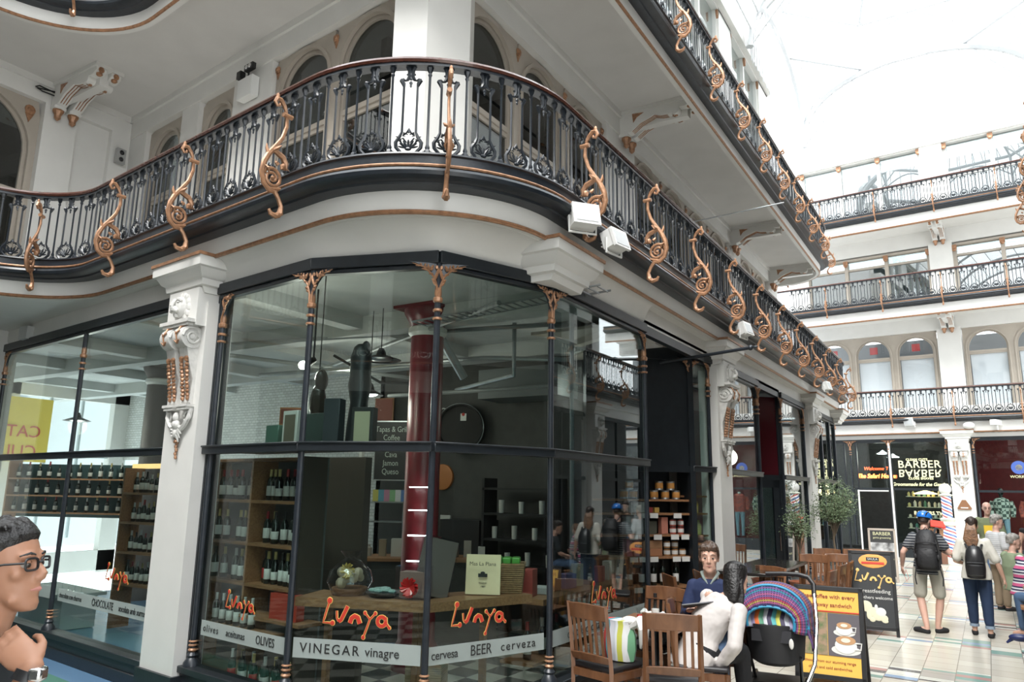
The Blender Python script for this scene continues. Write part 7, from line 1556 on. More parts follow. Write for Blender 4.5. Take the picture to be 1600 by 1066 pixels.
    m.add(vs, [(i*3+j, i*3+j+1, (i+1)*3+j+1, (i+1)*3+j) for i in range(n) for j in range(2)]); o = m.build('seat_fabric', stripe_mat('fabric_zigzag', [(0.05, 0.04, 0.09), (0.10, 0.42, 0.45), (0.62, 0.62, 0.12), (0.06, 0.05, 0.10), (0.60, 0.62, 0.68), (0.32, 0.28, 0.45), (0.70, 0.15, 0.03), (0.12, 0.35, 0.22), (0.66, 0.66, 0.7)], 3.0, 0, zig=0.12), e); o.modifiers.new('t', 'SOLIDIFY').thickness = 0.01
    m = M(); m.lathe([(0.18, 0.42), (0.24, 0.46), (0.265, 0.74), (0.262, 0.78)], n=20); o = m.build('carrycot', flat('pram_black', (0.015, 0.015, 0.017), .7), e); o.scale = (1, 1.35, 1); o.location.y = 0.05
    m = M(); m.box((0.0, -0.27, 0.69), (0.34, 0.02, 0.10)); m.build('mesh_pocket', flat('mesh_dark', (0.03, 0.03, 0.035), .9), e); m = M(); m.ball((0.17, -0.29, 0.64), (0.02, 0.008, 0.045)); m.build('pocket_label', 'lab_w', e)
    # silver frame: two side tubes curving into the front axle bar
    m = M(); P_ = []
    m.tube([(0.34, 0.18, 1.02), (0.36, 0.05, 0.78), (0.34, -0.15, 0.46), (0.27, -0.30, 0.30), (0.15, -0.37, 0.245), (0.0, -0.38, 0.235), (-0.15, -0.37, 0.255), (-0.25, -0.31, 0.31), (-0.30, -0.18, 0.44), (-0.27, -0.05, 0.56)], [0.018]*10, 10); m.build('chassis', 'chrome', e)
    m = M(); m.tube([(0.34, 0.18, 1.0), (0.335, 0.24, 1.10), (0.29, 0.27, 1.16), (0.2, 0.28, 1.18), (0.05, 0.28, 1.18), (-0.1, 0.28, 1.17)], 0.022, 9); m.build('handle', 'black', e)
    m = M(); m.box((0, -0.39, 0.235), (0.16, 0.08, 0.06)); m.cyl((0, -0.40, 0.2), (0, -0.42, 0.1), 0.03); m.tube([(-0.22, -0.1, 0.5), (-0.2, 0.1, 0.2)], 0.015); m.tube([(0.22, -0.1, 0.5), (0.2, 0.1, 0.2)], 0.015); m.box((0, .1, .25), (.44, .4, .02)); m.build('front_hub', 'black', e)
    for x, y in ((-0.07, -0.42), (0.07, -0.42), (-0.25, 0.32), (0.25, 0.32)):
        r = 0.10 if y < 0 else 0.14; m = M(); a = MX.Rotation(pi/2, 3, 'Y'); m.lathe([(r*.6, -.02), (r, -.016), (r, .016), (r*.6, .02)], c=(x, y, r), n=18, axis=a); m.build('wheel', 'black', e)
    m = M(); m.tube([(-0.25, 0.32, 0.14), (-.2, .1, .25)], .012); m.tube([(0.25, 0.32, 0.14), (.2, .1, .25)], .012); m.build('rear_strut', 'chrome', e)
    return e
pushchair()
# ---------------------------------------------------------------- people
def skin_mat(name, c): 
    m = mat(name, c, 0.5, noise=0.10, nscale=9); b = m.node_tree.nodes['Principled BSDF']; b.inputs['Subsurface Weight'].default_value = 0.08; b.inputs['Subsurface Radius'].default_value = (0.02, 0.008, 0.004); return m
MT['skin_a'] = skin_mat('skin_light', (0.60, 0.36, 0.27)); MT['skin_b'] = skin_mat('skin_tan', (0.36, 0.18, 0.11)); MT['skin_c'] = skin_mat('skin_pink', (0.62, 0.38, 0.30))
MT['eye_w'] = flat('eye_white', (0.48, 0.45, 0.42), .3); MT['eye_d'] = flat('eye_dark', (0.03, 0.02, 0.015), .2); MT['lips'] = flat('lip_tone', (0.40, 0.17, 0.14), .5)
def hairm(n, c): return mat(n, c, 0.42, noise=0.55, nscale=30, bump=0.8, bscale=55)
MT['hair_black'] = hairm('black_hair', (0.012, 0.010, 0.010)); MT['hair_brown'] = hairm('brown_hair', (0.075, 0.042, 0.025)); MT['hair_light'] = hairm('light_brown_hair', (0.22, 0.11, 0.055)); MT['hair_grey'] = hairm('grey_hair', (0.36, 0.34, 0.31)); MT['hair_dark'] = hairm('dark_brown_hair', (0.04, 0.024, 0.018))
def remesh(o, v, sm=4, f=0.5):
    a = o.modifiers.new('voxel', 'REMESH'); a.mode = 'VOXEL'; a.voxel_size = v; a.use_smooth_shade = True
    if sm: b = o.modifiers.new('smooth', 'SMOOTH'); b.factor = f; b.iterations = sm
    return o
def cap(m, pts, rr, n=12, mi=0, grow=0.0):
    pts = [V(p) for p in pts]; rr = [r+grow for r in rr]
    m.tube(pts, rr, n, mi); 
    for p, r in zip(pts, rr): m.ball(p, r, n, 8, mi)
def loft(m, secs, n=18, grow=0.0):
    """secs: (centre, right vector, forward vector, rx, ry)"""
    vs = []
    for c, r, f, rx, ry in secs:
        c = V(c); r = V(r).normalized(); f = V(f).normalized()
        for j in range(n): a = 2*pi*j/n; vs.append(c+r*cos(a)*(rx+grow)+f*sin(a)*(ry+grow))
    fs = [(i*n+j, i*n+(j+1) % n, (i+1)*n+(j+1) % n, (i+1)*n+j) for i in range(len(secs)-1) for j in range(n)]
    fs += [tuple(range(n-1, -1, -1)), tuple(range((len(secs)-1)*n, len(secs)*n))]; m.add(vs, fs)
def basis(face, up):
    f = V(face).normalized(); u = V(up); u = (u-f*u.dot(f)).normalized(); r = f.cross(u); return r, f, u
def head_mesh(m, c, face, up=(0, 0, 1), s=1.0):
    """c = chin-level centre under the skull; s scales a .235 m head"""
    r, f, u = basis(face, up); c = V(c); h = 0.235*s
    P = lambda x, y, z: c+r*x*s+f*y*s+u*z*s
    secs = [(0.000, .022, .022, .070), (0.012, .034, .034, .058), (0.035, .047, .052, .040), (0.06, .056, .068, .026), (0.09, .063, .080, .012), (0.12, .068, .090, .002), (0.145, .0715, .096, -.004), (0.17, .073, .098, -.008), (0.195, .068, .092, -.010), (0.215, .054, .076, -.010), (0.228, .034, .048, -.010), (0.236, .010, .014, -.010)]
    loft(m, [(P(0, y, z), r, f, rx*s, ry*s) for z, rx, ry, y in secs], 22)
    m.tube([P(0, .088, .130), P(0, .102, .108), P(0, .112, .090)], [.009*s, .0105*s, .012*s], 8); m.ball(P(0, .106, .087), (.013*s, .012*s, .010*s), 8, 6)
    for k in (-1, 1):
        m.ball(P(k*.012, .098, .084), .008*s, 7, 5); m.tube([P(k*.012, .091, .143), P(k*.03, .088, .148), P(k*.05, .070, .143)], [.009*s, .010*s, .008*s], 6)
        m.ball(P(k*.042, .062, .10), (.022*s, .02*s, .02*s), 8, 6); m.ball(P(k*.074, -.005, .108), (.010*s, .016*s, .030*s), 8, 6); m.ball(P(k*.08, -.012, .122), (.010*s, .014*s, .016*s), 7, 5)
        m.ball(P(k*.035, .05, .035), (.022*s, .022*s, .018*s), 7, 5)
    m.tube([P(-.02, .084, .060), P(0, .095, .062), P(.02, .084, .060)], [.007*s, .010*s, .007*s], 6); m.tube([P(-.018, .083, .050), P(0, .092, .050), P(.018, .083, .050)], [.007*s, .010*s, .007*s], 6)
    m.ball(P(0, .080, .022), (.022*s, .018*s, .016*s), 8, 6)
    return P
def face_parts(e, P, s, brow='hair_brown', look=0.0, skin_='skin_b'):
    for k in (-1, 1):
        m = M(); m.ball(P(k*.031, .0765, .123), (.0135*s, .0135*s, .0095*s), 10, 7); m.build('eye', 'eye_w', e)
        m = M(); m.ball(P(k*.031+look, .0850, .122), .0078*s, 8, 6); m.build('iris', 'eye_d', e)
        m = M(); m.tube([P(k*.014, .0945, .147), P(k*.032, .0925, .152), P(k*.052, .074, .147)], [.003*s, .0045*s, .002*s], 5); m.build('eyebrow', brow, e)
        m = M(); m.tube([P(k*.016, .085, .128), P(k*.031, .0885, .1305), P(k*.047, .077, .127)], [.003*s, .0048*s, .003*s], 6); m.build('eyelid', skin_, e)
    m = M(); m.tube([P(-.021, .087, .0555), P(0, .0995, .0565), P(.021, .087, .0555)], [.003*s, .007*s, .003*s], 6); m.build('lips', 'lips', e)
def hair_cap(e, P, s, m_, kind='short', vox=0.007, extra=None, seed=1):
    m = M(); rr = random.Random(seed)
    loft(m, [(P(0, y, z), P(1, 0, 0)-P(0, 0, 0), P(0, 1, 0)-P(0, 0, 0), rx*s, ry*s) for z, rx, ry, y in ((.085, .060, .055, -.052), (.115, .074, .070, -.038), (.15, .080, .086, -.026), (.18, .083, .098, -.017), (.205, .080, .100, -.010), (.228, .066, .085, -.008), (.245, .042, .055, -.008), (.252, .012, .016, -.008))], 20)
    for k in range(38):
        a = rr.uniform(0, 2*pi); t = rr.uniform(.1, 1); x = .068*t*cos(a); y = -.01+.085*t*sin(a); z = .170+.075*sqrt(max(0, 1-t*t))
        dx, dy = rr.gauss(0, .012), rr.gauss(.012 if y > 0 else -.01, .012)
        m.tube([P(x, y, z), P(x*1.08+dx*.5, y*1.06+dy*.5, z+.012), P(x*1.12+dx, y*1.1+dy, z+.004)], [.013*s, .010*s, .003*s], 5)
    if kind == 'fringe':
        for k in range(9): x = -.058+.0145*k; m.tube([P(x*.8, .045, .232), P(x, .083-abs(x)*.35, .205), P(x*1.05, .092-abs(x)*.5, .172+.006*(k % 2))], [.014*s, .012*s, .005*s], 6)
        for q in (-1, 1): m.tube([P(q*.072, .03, .19), P(q*.078, .022, .14), P(q*.074, .022, .105)], [.014*s, .011*s, .004*s], 6)
    if extra: extra(m)
    return remesh(m.build('hair', m_, e), vox, 1, .3)
def hand_mesh(m, w, d, nrm, s=1.0, curl=0.5, side=1, spread=0.0):
    """w wrist point, d direction to the fingers, nrm = palm-facing normal; side: +1 if the thumb is to the right of d seen with the palm away"""
    d = V(d).normalized(); nrm = V(nrm); nrm = (nrm-d*nrm.dot(d)).normalized(); x = d.cross(nrm)*side; w = V(w)
    P = lambda a, b, c: w+x*a*s+d*b*s+nrm*c*s
    loft(m, [(P(0, b, 0), x, nrm, rx*s, ry*s) for b, rx, ry in ((-.01, .024, .019), (.02, .033, .017), (.05, .041, .016), (.08, .042, .014), (.092, .038, .011))], 12)
    for i, (a, L, r) in enumerate(((.031, .072, .0088), (.010, .080, .0092), (-.011, .074, .0088), (-.031, .058, .0078))):
        c1 = curl*0.7; c2 = curl*1.6; c3 = curl*2.3; p = V((a, .086, 0)); pts = [p]
        for l, an in ((L*.45, c1), (L*.32, c2), (L*.23, c3)): p = p+V((a*spread, l*cos(an), l*sin(an))); pts.append(p)
        q = [P(*t) for t in pts]; m.tube(q, [r*s, r*.98*s, r*.9*s, r*.72*s], 8); 
        for t, k in zip(q, (1, 1, .92, .74)): m.ball(t, r*k*s, 8, 6)
    q = [P(.026, .018, .006), P(.048, .045, .014+.02*curl), P(.052, .074, .022+.035*curl), P(.045, .094, .03+.05*curl)]
    m.tube(q, [.014*s, .0115*s, .0105*s, .008*s], 8)
    for t, k in zip(q, (.014, .0115, .0105, .008)): m.ball(t, k*s, 8, 6)
def figure(label, loc, rz, J, skin='skin_a', s=1.0, vox=0.011, face=(0, 1, 0.0), up=(0, 0, 1), hair=None, hkind='short', clothes=(), hands=None, brow='hair_brown', facep=True, group=None, gender='m', headv=None, extra=None, legs=True, cat='person'):
    """J: joints in local metres; the person faces local +y. Body is one continuous remeshed surface."""
    e = empty('person', loc, rz, label=label, cat=cat, group=group)
    sh = 0.9 if gender == 'f' else 1.0
    m = M(); X = V((1, 0, 0))
    pel, ches, nk, hd = V(J['pelvis']), V(J['chest']), V(J['neck']), V(J['chin'])
    r = (V(J['shR'])-V(J['shL'])).normalized()                         # to the person's right (-x when facing +y is left... right is +x)
    spine = (nk-pel).normalized(); fwd = spine.cross(r)*-1; fwd = r.cross(spine)*-1 if fwd.length < .1 else fwd
    if fwd.dot(V((0, 1, 0))) < 0 and 'flip' not in J: fwd = -fwd
    wst = pel.lerp(ches, .5)
    tor = [(pel-spine*.07*s, r, fwd, .12*s, .09*s), (pel, r, fwd, .165*s, .115*s), (wst, r, fwd, .138*s*sh, .10*s), (ches, r, fwd, .165*s*sh, .115*s), (ches.lerp(nk, .55), r, fwd, .17*s*sh, .10*s), (ches.lerp(nk, .85), r, fwd, .11*s*sh, .075*s), (nk, r, fwd, .06*s, .06*s)]
    loft(m, tor, 20); cap(m, [nk-spine*.02, hd+V((0, 0, .0))+fwd*-.012+V((0, 0, .02))], [.055*s*sh, .052*s*sh])
    fr, ff, fu = basis(face, up)
    P = head_mesh(m, hd, face, up, s)
    arms = {}
    for k in 'LR':
        a = [V(J['sh'+k]), V(J['el'+k]), V(J['wr'+k])]; arms[k] = a
        cap(m, [a[0], a[0].lerp(a[1], .5), a[1]], [.052*s*sh, .047*s*sh, .038*s*sh]); cap(m, [a[1], a[1].lerp(a[2], .35), a[2]], [.038*s*sh, .039*s*sh, .026*s*sh])
        if hands and k in hands: hd_ = hands[k]; hand_mesh(m, a[2], hd_[0], hd_[1], s*sh*1.02, hd_[2], hd_[3] if len(hd_) > 3 else (1 if k == 'L' else -1))
        else: hand_mesh(m, a[2], a[2]-a[1], (r if k == 'L' else -r), s*sh, .45, 1 if k == 'L' else -1)
    if legs:
        for k in 'LR':
            a = [V(J['hip'+k]), V(J['kn'+k]), V(J['an'+k]), V(J['toe'+k])]; arms['leg'+k] = a
            cap(m, [a[0], a[0].lerp(a[1], .5), a[1]], [.088*s, .074*s, .056*s]); cap(m, [a[1], a[1].lerp(a[2], .3), a[2]], [.054*s, .056*s, .036*s]); cap(m, [a[2]-V((0, 0, .03)), a[2].lerp(a[3], .5)-V((0, 0, .01)), a[3]], [.034*s, .036*s, .03*s])
    remesh(m.build('body', skin, e), vox, 3, .45)
    if facep: face_parts(e, P, s, brow, 0.0, skin)
    if hair: hair_cap(e, P, s, hair, hkind, max(vox*.8, .006), seed=len(label))
    for nm, kind, mt, gr, o in clothes:
        m = M()
        if kind == 'top':
            zb = o.get('hem', 0.0); sl = o.get('sleeve', .5); t2 = [(pel-spine*zb*s, r, fwd, .158*s+o.get('flare', 0), .118*s+o.get('flare', 0))]+tor[1:5]+[(ches.lerp(nk, .84), r, fwd, .125*s*sh, .082*s), (ches.lerp(nk, .97), r, fwd, .068*s, .066*s)]
            loft(m, t2, 22, gr)
            for k in 'LR':
                a = arms[k]; 
                if sl <= 1: cap(m, [a[0], a[0].lerp(a[1], sl*.6), a[0].lerp(a[1], sl)], [.052*s*sh, .050*s*sh, .048*s*sh], grow=gr)
                else: cap(m, [a[0], a[0].lerp(a[1], .5), a[1]], [.052*s*sh, .049*s*sh, .043*s*sh], grow=gr); cap(m, [a[1], a[1].lerp(a[2], (sl-1)*.5), a[1].lerp(a[2], sl-1)], [.045*s*sh, .042*s*sh, .034*s*sh], grow=gr)
            rr = random.Random(3)
            for q in range(o.get('folds', 0)):
                z = rr.uniform(0, .8); an = rr.uniform(0, 2*pi); c = pel.lerp(nk, z); pt = lambda A, Z: c+spine*Z+r*cos(A)*(.155*s*sh)+fwd*sin(A)*(.112*s); m.tube([pt(an, 0), pt(an+.25, .03), pt(an+.5, .045)], [gr*.4, gr+.004, gr*.4], 5)
        elif kind == 'legs':
            t2 = [(pel-spine*.07*s, r, fwd, .145*s, .115*s), (pel, r, fwd, .172*s, .122*s), (pel+spine*.07*s, r, fwd, .158*s, .115*s)]; loft(m, t2, 20, gr); ln = o.get('len', 1.9)
            for k in 'LR':
                a = arms['leg'+k]
                if ln <= 1: cap(m, [a[0], a[0].lerp(a[1], .5), a[0].lerp(a[1], ln)], [.096*s, .088*s, .084*s], grow=gr)
                else: cap(m, [a[0], a[0].lerp(a[1], .5), a[1]], [.094*s, .082*s, .066*s], grow=gr); cap(m, [a[1], a[1].lerp(a[2], (ln-1)*.5), a[1].lerp(a[2], ln-1)], [.066*s, .060*s, .050*s], grow=gr)
        elif kind == 'shoes':
            for k in 'LR':
                m = M(); a = arms['leg'+k]; fl = V((a[2].x, a[2].y, min(a[2].z-.05, a[2].z-.05))); t = V(a[3]); cap(m, [a[2]-V((0, 0, .055)), a[2].lerp(a[3], .5)-V((0, 0, .02)), a[3]-V((0, 0, .0))], [.044*s, .045*s, .036*s]); remesh(m.build(nm, mt, e), .008, 3)
            continue
        o_ = remesh(m.build(nm, mt, e), max(vox*.9, .008), 2, .4); tx = D.textures.get('wrinkles') or D.textures.new('wrinkles', 'CLOUDS'); tx.noise_scale = .12; dm = o_.modifiers.new('wrinkle', 'DISPLACE'); dm.texture = tx; dm.strength = o.get('wr', .012); dm.mid_level = .5
    return e, P, arms
def hstripe(name, cols, scale): return stripe_mat(name, cols, scale, 2, .8)
def stand(H=1.75, st=0.0, lean=0.0):
    k = H/1.75
    J = dict(pelvis=(0, 0, .96), chest=(0, lean*.5, 1.24), neck=(0, lean, 1.47), chin=(0, lean+.02, 1.525), shL=(-.165, lean, 1.40), shR=(.165, lean, 1.40), elL=(-.23, -.02, 1.14), elR=(.23, -.02, 1.14), wrL=(-.25, .06, .90), wrR=(.25, .06, .90),
             hipL=(-.09, 0, .92), hipR=(.09, 0, .92), knL=(-.10, .03+st, .50), knR=(.10, .03-st, .50), anL=(-.10, st*1.5, .09), anR=(.10, -st*1.5, .09), toeL=(-.12, st*1.5+.15, .035), toeR=(.12, -st*1.5+.15, .035))
    return {a: tuple(c*k for c in b) for a, b in J.items()}
def sit(H=1.75, sh=0.47, lean=0.0):
    k = H/1.75; z0 = sh+.10
    J = dict(pelvis=(0, 0, z0), chest=(0, lean*.5, z0+.28), neck=(0, lean, z0+.51), chin=(0, lean+.03, z0+.56), shL=(-.175, lean, z0+.45), shR=(.175, lean, z0+.45), elL=(-.23, lean+.08, z0+.2), elR=(.23, lean+.08, z0+.2), wrL=(-.14, .30, z0+.14), wrR=(.14, .30, z0+.14),
             hipL=(-.09, .03, z0-.02), hipR=(.09, .03, z0-.02), knL=(-.11, .44, z0-.02), knR=(.11, .44, z0-.02), anL=(-.11, .42, .10), anR=(.11, .42, .10), toeL=(-.12, .57, .035), toeR=(.12, .57, .035)); return J
flat('navy_knit', (0.012, 0.022, 0.07), .85); flat('collar_grey', (0.22, 0.26, 0.24)); flat('denim', (0.06, 0.11, 0.20), .8); flat('blouse', (0.56, 0.52, 0.50), .7); flat('black_cloth', (0.012, 0.012, 0.014), .85); flat('tshirt_dark', (0.02, 0.025, 0.03), .85); flat('shorts', (0.42, 0.40, 0.34), .85); flat('olive_tee', (0.15, 0.18, 0.10), .85); flat('white_tee', (0.60, 0.58, 0.52), .85); flat('khaki', (0.20, 0.15, 0.10), .85)
# --- young man in navy, seated behind the table facing us
J = sit(1.8, .52); zz = .52+.10
J.update(neck=(0, .02, zz+.52), chin=(0.0, .05, zz+.57), shL=(-.155, .0, zz+.43), shR=(.155, .0, zz+.43), elL=(-.22, .10, zz+.20), elR=(.22, .08, zz+.18), wrL=(-.10, .34, zz+.33), wrR=(.16, .34, zz+.26))
boy, Pb, ab = figure('young man in a navy sweater sitting behind the table and holding a tablet', (-2.26, 7.12, 0.03), pi+0.18, J, 'skin_a', 1.09, .008, (-0.10, 1, -.03), (0, 0, 1), 'hair_brown', 'fringe',
    [('sweater', 'top', 'navy_knit', .012, dict(sleeve=1.92, hem=.02)), ('jeans', 'legs', 'denim', .008, dict(len=1.9)), ('shoe', 'shoes', 'black_cloth', 0, {})], {'L': ((.35, .75, .45), (.5, -.1, .9), .6), 'R': ((-.7, .6, .1), (0, 0, 1), .5)})
m = M(); 
for s_ in (-1, 1): m.tube([(s_*.012, .115, zz+.47), (s_*.05, .095, zz+.52), (s_*.075, .03, zz+.56), (s_*.05, -.05, zz+.57)], [.006, .014, .016, .012], 7)
m.build('shirt_collar', 'collar_grey', boy)
e = empty('tablet', (-2.235, 6.66, zz+.36), pi+0.3, label='grey tablet computer held by the young man in navy', cat='tablet'); R6 = MX.Rotation(0.25, 3, 'X') @ MX.Rotation(0.15, 3, 'Y'); m = M(); m.box((0, 0, 0), (0.27, 0.19, 0.012), R=R6); bev(m.build('tablet_body', flat('tablet_grey', (0.16, 0.16, 0.17), .35), e), .004); m = M(); m.box((0, 0, -.009), (0.24, .165, .003), R=R6); m.build('screen', 'black', e)
# --- woman in white blouse seen from behind, leaning to the right
zz = .60
J = dict(pelvis=(0, 0, zz), chest=(.08, .09, zz+.25), neck=(.20, .17, zz+.46), chin=(.28, .22, zz+.50), shL=(.02, .17, zz+.44), shR=(.35, .10, zz+.36), elL=(-.06, .40, zz+.28), elR=(.36, -.02, zz+.10), wrL=(.02, .58, zz+.25), wrR=(.19, .02, zz-.09),
         hipL=(-.09, .03, zz-.02), hipR=(.09, .03, zz-.02), knL=(-.05, .44, zz-.03), knR=(.20, .40, zz-.03), anL=(-.05, .40, .10), anR=(.22, .42, .10), toeL=(-.05, .56, .035), toeR=(.25, .56, .035))
wom, Pw, aw = figure('woman in a white blouse with black hair seen from behind, leaning towards the pushchair', (-2.24, 6.62, 0), -0.20, J, 'skin_a', 1.03, .009, (.30, .95, -.25), (-.25, 0, 1), None, '', [('blouse', 'top', 'blouse', .020, dict(sleeve=1.85, hem=.17, flare=.02, folds=0, wr=.020)), ('trousers', 'legs', 'black_cloth', .010, dict(len=1.92)), ('shoe', 'shoes', 'black_cloth', 0, {})],
    {'R': ((-.5, .25, -.5), (-1, .3, 0), .7), 'L': ((.3, 1, 0), (0, 0, -1), .4)}, gender='f')
m = M(); rr = random.Random(5)
loft(m, [(Pw(0, y, z), Pw(1, 0, 0)-Pw(0, 0, 0), Pw(0, 1, 0)-Pw(0, 0, 0), rx*1.07, ry*1.07) for z, rx, ry, y in ((-.10, .055, .035, -.075), (-.03, .078, .05, -.065), (.05, .088, .072, -.045), (.115, .090, .090, -.025), (.17, .091, .105, -.012), (.21, .082, .100, -.008), (.24, .052, .065, -.008), (.255, .014, .018, -.008))], 20)
for k in range(60):
    t = rr.uniform(-1, 1); x = .075*t; y = -.07+.05*abs(t)**2; L = rr.uniform(.12, .22)
    p0 = Pw(x, y, .14); m.tube([p0, Pw(x*1.2, y-.015, .05), Pw(x*1.2, y-.005, -.04)+V((0, 0, -.02)), Pw(x*1.1, y+.0, .0-L*.5)+V((0.0, -.02, -L*.35))], [.017, .017, .014, .004], 6)
remesh(m.build('hair', 'hair_black', wom), .007, 2, .3)
# --- man at the left edge, profile towards the right, hand raised
J = stand(1.80); 
J.update(neck=(0, .01, 1.52), chin=(.0, .055, 1.585), shL=(-.18, -.04, 1.37), shR=(.18, -.04, 1.37), elL=(-.25, .0, 1.14), wrL=(-.20, .20, .98), elR=(.22, .14, 1.19), wrR=(.12, .225, 1.475))
edge, Pe, ae = figure('man with black glasses at the left edge, looking right with a raised hand', (-2.325, 1.035, 0), -0.98, J, 'skin_b', .99, .006, (0, 1, .10), (0, -.1, 1), 'hair_black', 'short', [('t_shirt', 'top', 'tshirt_dark', .014, dict(sleeve=.6, hem=.12)), ('trousers', 'legs', 'denim', .01, dict(len=1.95)), ('shoe', 'shoes', 'black_cloth', 0, {})],
    {'R': ((-.22, -.80, .52), (-.85, -.1, -.40), .42)}, 'hair_black')
m = M()
for k in (-1, 1):
    sq = lambda t: (abs(t)**.5)*(1 if t > 0 else -1)
    m.tube([Pe(k*.033+.024*sq(cos(a)), .100-abs(.033+.024*sq(cos(a))*k)*.12, .123+.0155*sq(sin(a))) for a in [i*2*pi/24 for i in range(24)]], .0034, 5, closed=True); m.tube([Pe(k*.057, .092, .128), Pe(k*.078, .05, .130), Pe(k*.082, -.01, .125)], .0030, 5)
m.tube([Pe(-.009, .102, .127), Pe(0, .106, .129), Pe(.009, .102, .127)], .003, 5); m.build('glasses', 'black', edge)
wv = ae['R'][2]; dv = (ae['R'][2]-ae['R'][1]).normalized(); m = M(); m.tube([wv-dv*.035, wv-dv*.01], .0335, 14); m.build('watch_strap', 'black', edge); m = M(); sd_ = dv.cross(V((0, 0, 1))).normalized(); m.box(tuple(wv-dv*.022+sd_*.030+V((0, .012, .012))), (.04, .034, .034)); bev(m.build('watch_case', 'chrome', edge), .008)
# --- cyclist with blue helmet and rucksack
J = stand(1.68, .03); J.update(wrL=(-.34, .05, .92), elL=(-.30, -.06, 1.12), elR=(.30, .04, 1.13), wrR=(.16, .24, 1.16), knR=(.125, .05, .48), anR=(.06, .05, .085), toeR=(.16, .14, .035), anL=(-.06, -.10, .085), toeL=(-.22, -.02, .035), knL=(-.125, .0, .48), hipL=(-.10, 0, .88), hipR=(.10, 0, .88))
cyc, Pc, ac = figure('man in striped t-shirt and blue cycle helmet with a black rucksack', (-.86, 12.95, 0), -0.05, J, 'skin_c', 1.0, .011, (.35, 1, -.25), (0, 0, 1), 'hair_dark', 'short', [('t_shirt', 'top', hstripe('grey_stripes', [(.03, .035, .045), (.03, .035, .045), (.03, .035, .045), (.33, .33, .33)], 26), .022, dict(sleeve=.55, hem=.10)), ('shorts', 'legs', 'shorts', .004, dict(len=.82)), ('shoe', 'shoes', 'black_cloth', 0, {})])
m = M(); loft(m, [(Pc(0, y, z), Pc(1, 0, 0)-Pc(0, 0, 0), Pc(0, 1, 0)-Pc(0, 0, 0), rx, ry) for z, rx, ry, y in ((.155, .10, .125, -.005), (.19, .102, .13, -.005), (.225, .09, .115, -.005), (.255, .06, .08, -.005), (.268, .02, .03, -.005))], 20); m.build('helmet', mat('helmet_blue', (0.02, 0.16, 0.55), .25, coat=.5), cyc)
m = M()
for k in range(-2, 3): m.tube([Pc(k*.034, -.135+abs(k)*.012, .175), Pc(k*.034, -.10+abs(k)*.01, .235-abs(k)*.008), Pc(k*.030, -.02, .272-abs(k)*.013), Pc(k*.032, .07, .25-abs(k)*.01)], [.004, .011, .012, .004], 6)
m.tube([Pc(.075, 0, .16), Pc(.07, .03, .06), Pc(.02, .06, -.005)], .005, 4); m.tube([Pc(-.075, 0, .16), Pc(-.07, .03, .06), Pc(-.02, .06, -.005)], .005, 4); m.build('helmet_vents', 'black', cyc)
def rucksack(e, c, s, mt, label=None, lean=.0, big=True):
    m = M(); c = V(c)
    loft(m, [(c+V((0, y, z))*s, (1, 0, 0), (0, 1, 0), rx*s, ry*s) for z, rx, ry, y in ((-.27, .10, .05, .0), (-.25, .14, .09, -.02), (-.1, .155, .11, -.03), (.08, .15, .10, -.02), (.2, .125, .08, .0), (.27, .08, .05, .02), (.285, .03, .02, .03))], 20)
    o = m.build('rucksack', mt, e); m = M()
    if big:
        loft(m, [(c+V((0, -.12+y, z))*s, (1, 0, 0), (0, 1, 0), rx*s, ry*s) for z, rx, ry, y in ((-.22, .09, .03, 0), (-.19, .12, .05, 0), (-.02, .12, .05, 0), (.03, .09, .03, .01))], 16)
        for k in (-1, 1): m.tube([c+V((k*.12, -.08, .15))*s, c+V((k*.15, -.11, .0))*s, c+V((k*.14, -.08, -.2))*s, c+V((k*.17, -.06, -.36))*s, c+V((k*.16, -.05, -.46))*s], .009, 5); m.ball(c+V((k*.14, -.1, -.08))*s, (.025, .02, .04)); m.tube([c+V((-.13, -.1, .05+k*.05))*s, c+V((0, -.15, .07+k*.05))*s, c+V((.13, -.1, .05+k*.05))*s], .007, 4)
    else:
        m.tube([c+V((-.12, -.12, -.0))*s, c+V((0, -.145, .0))*s, c+V((.12, -.12, 0))*s], .006, 4); loft(m, [(c+V((0, -.10+y, z))*s, (1, 0, 0), (0, 1, 0), rx*s, ry*s) for z, rx, ry, y in ((-.22, .10, .03, 0), (-.2, .125, .05, 0), (-.05, .12, .05, 0), (-.02, .10, .03, .01))], 16)
    m.build('front_pocket', mt, e); m = M()
    for k in (-1, 1): m.tube([c+V((k*.09, .02, .22))*s, c+V((k*.12, .10, .30))*s, c+V((k*.13, .22, .28))*s, c+V((k*.13, .26, .10))*s, c+V((k*.14, .12, -.18))*s], .018, 6, flat=(1, .5))
    m.build('shoulder_strap', mt, e); m = M(); m.tube([c+V((-.03, 0, .27))*s, c+V((0, 0, .31))*s, c+V((.03, 0, .27))*s], .007, 5); m.build('grab_loop', mt, e)
    return o
rucksack(cyc, (.04, -.20, 1.17), 1.05, mat('ripstop_black', (.014, .014, .016), .6, bump=.6, bscale=30))
m = M(); m.tube([(-.30, .1, .86), (-.33, .12, .76), (-.3, .1, .68), (-.27, .09, .74), (-.30, .1, .84)], .003, 4); m.build('earphone_cable', 'lred', cyc)
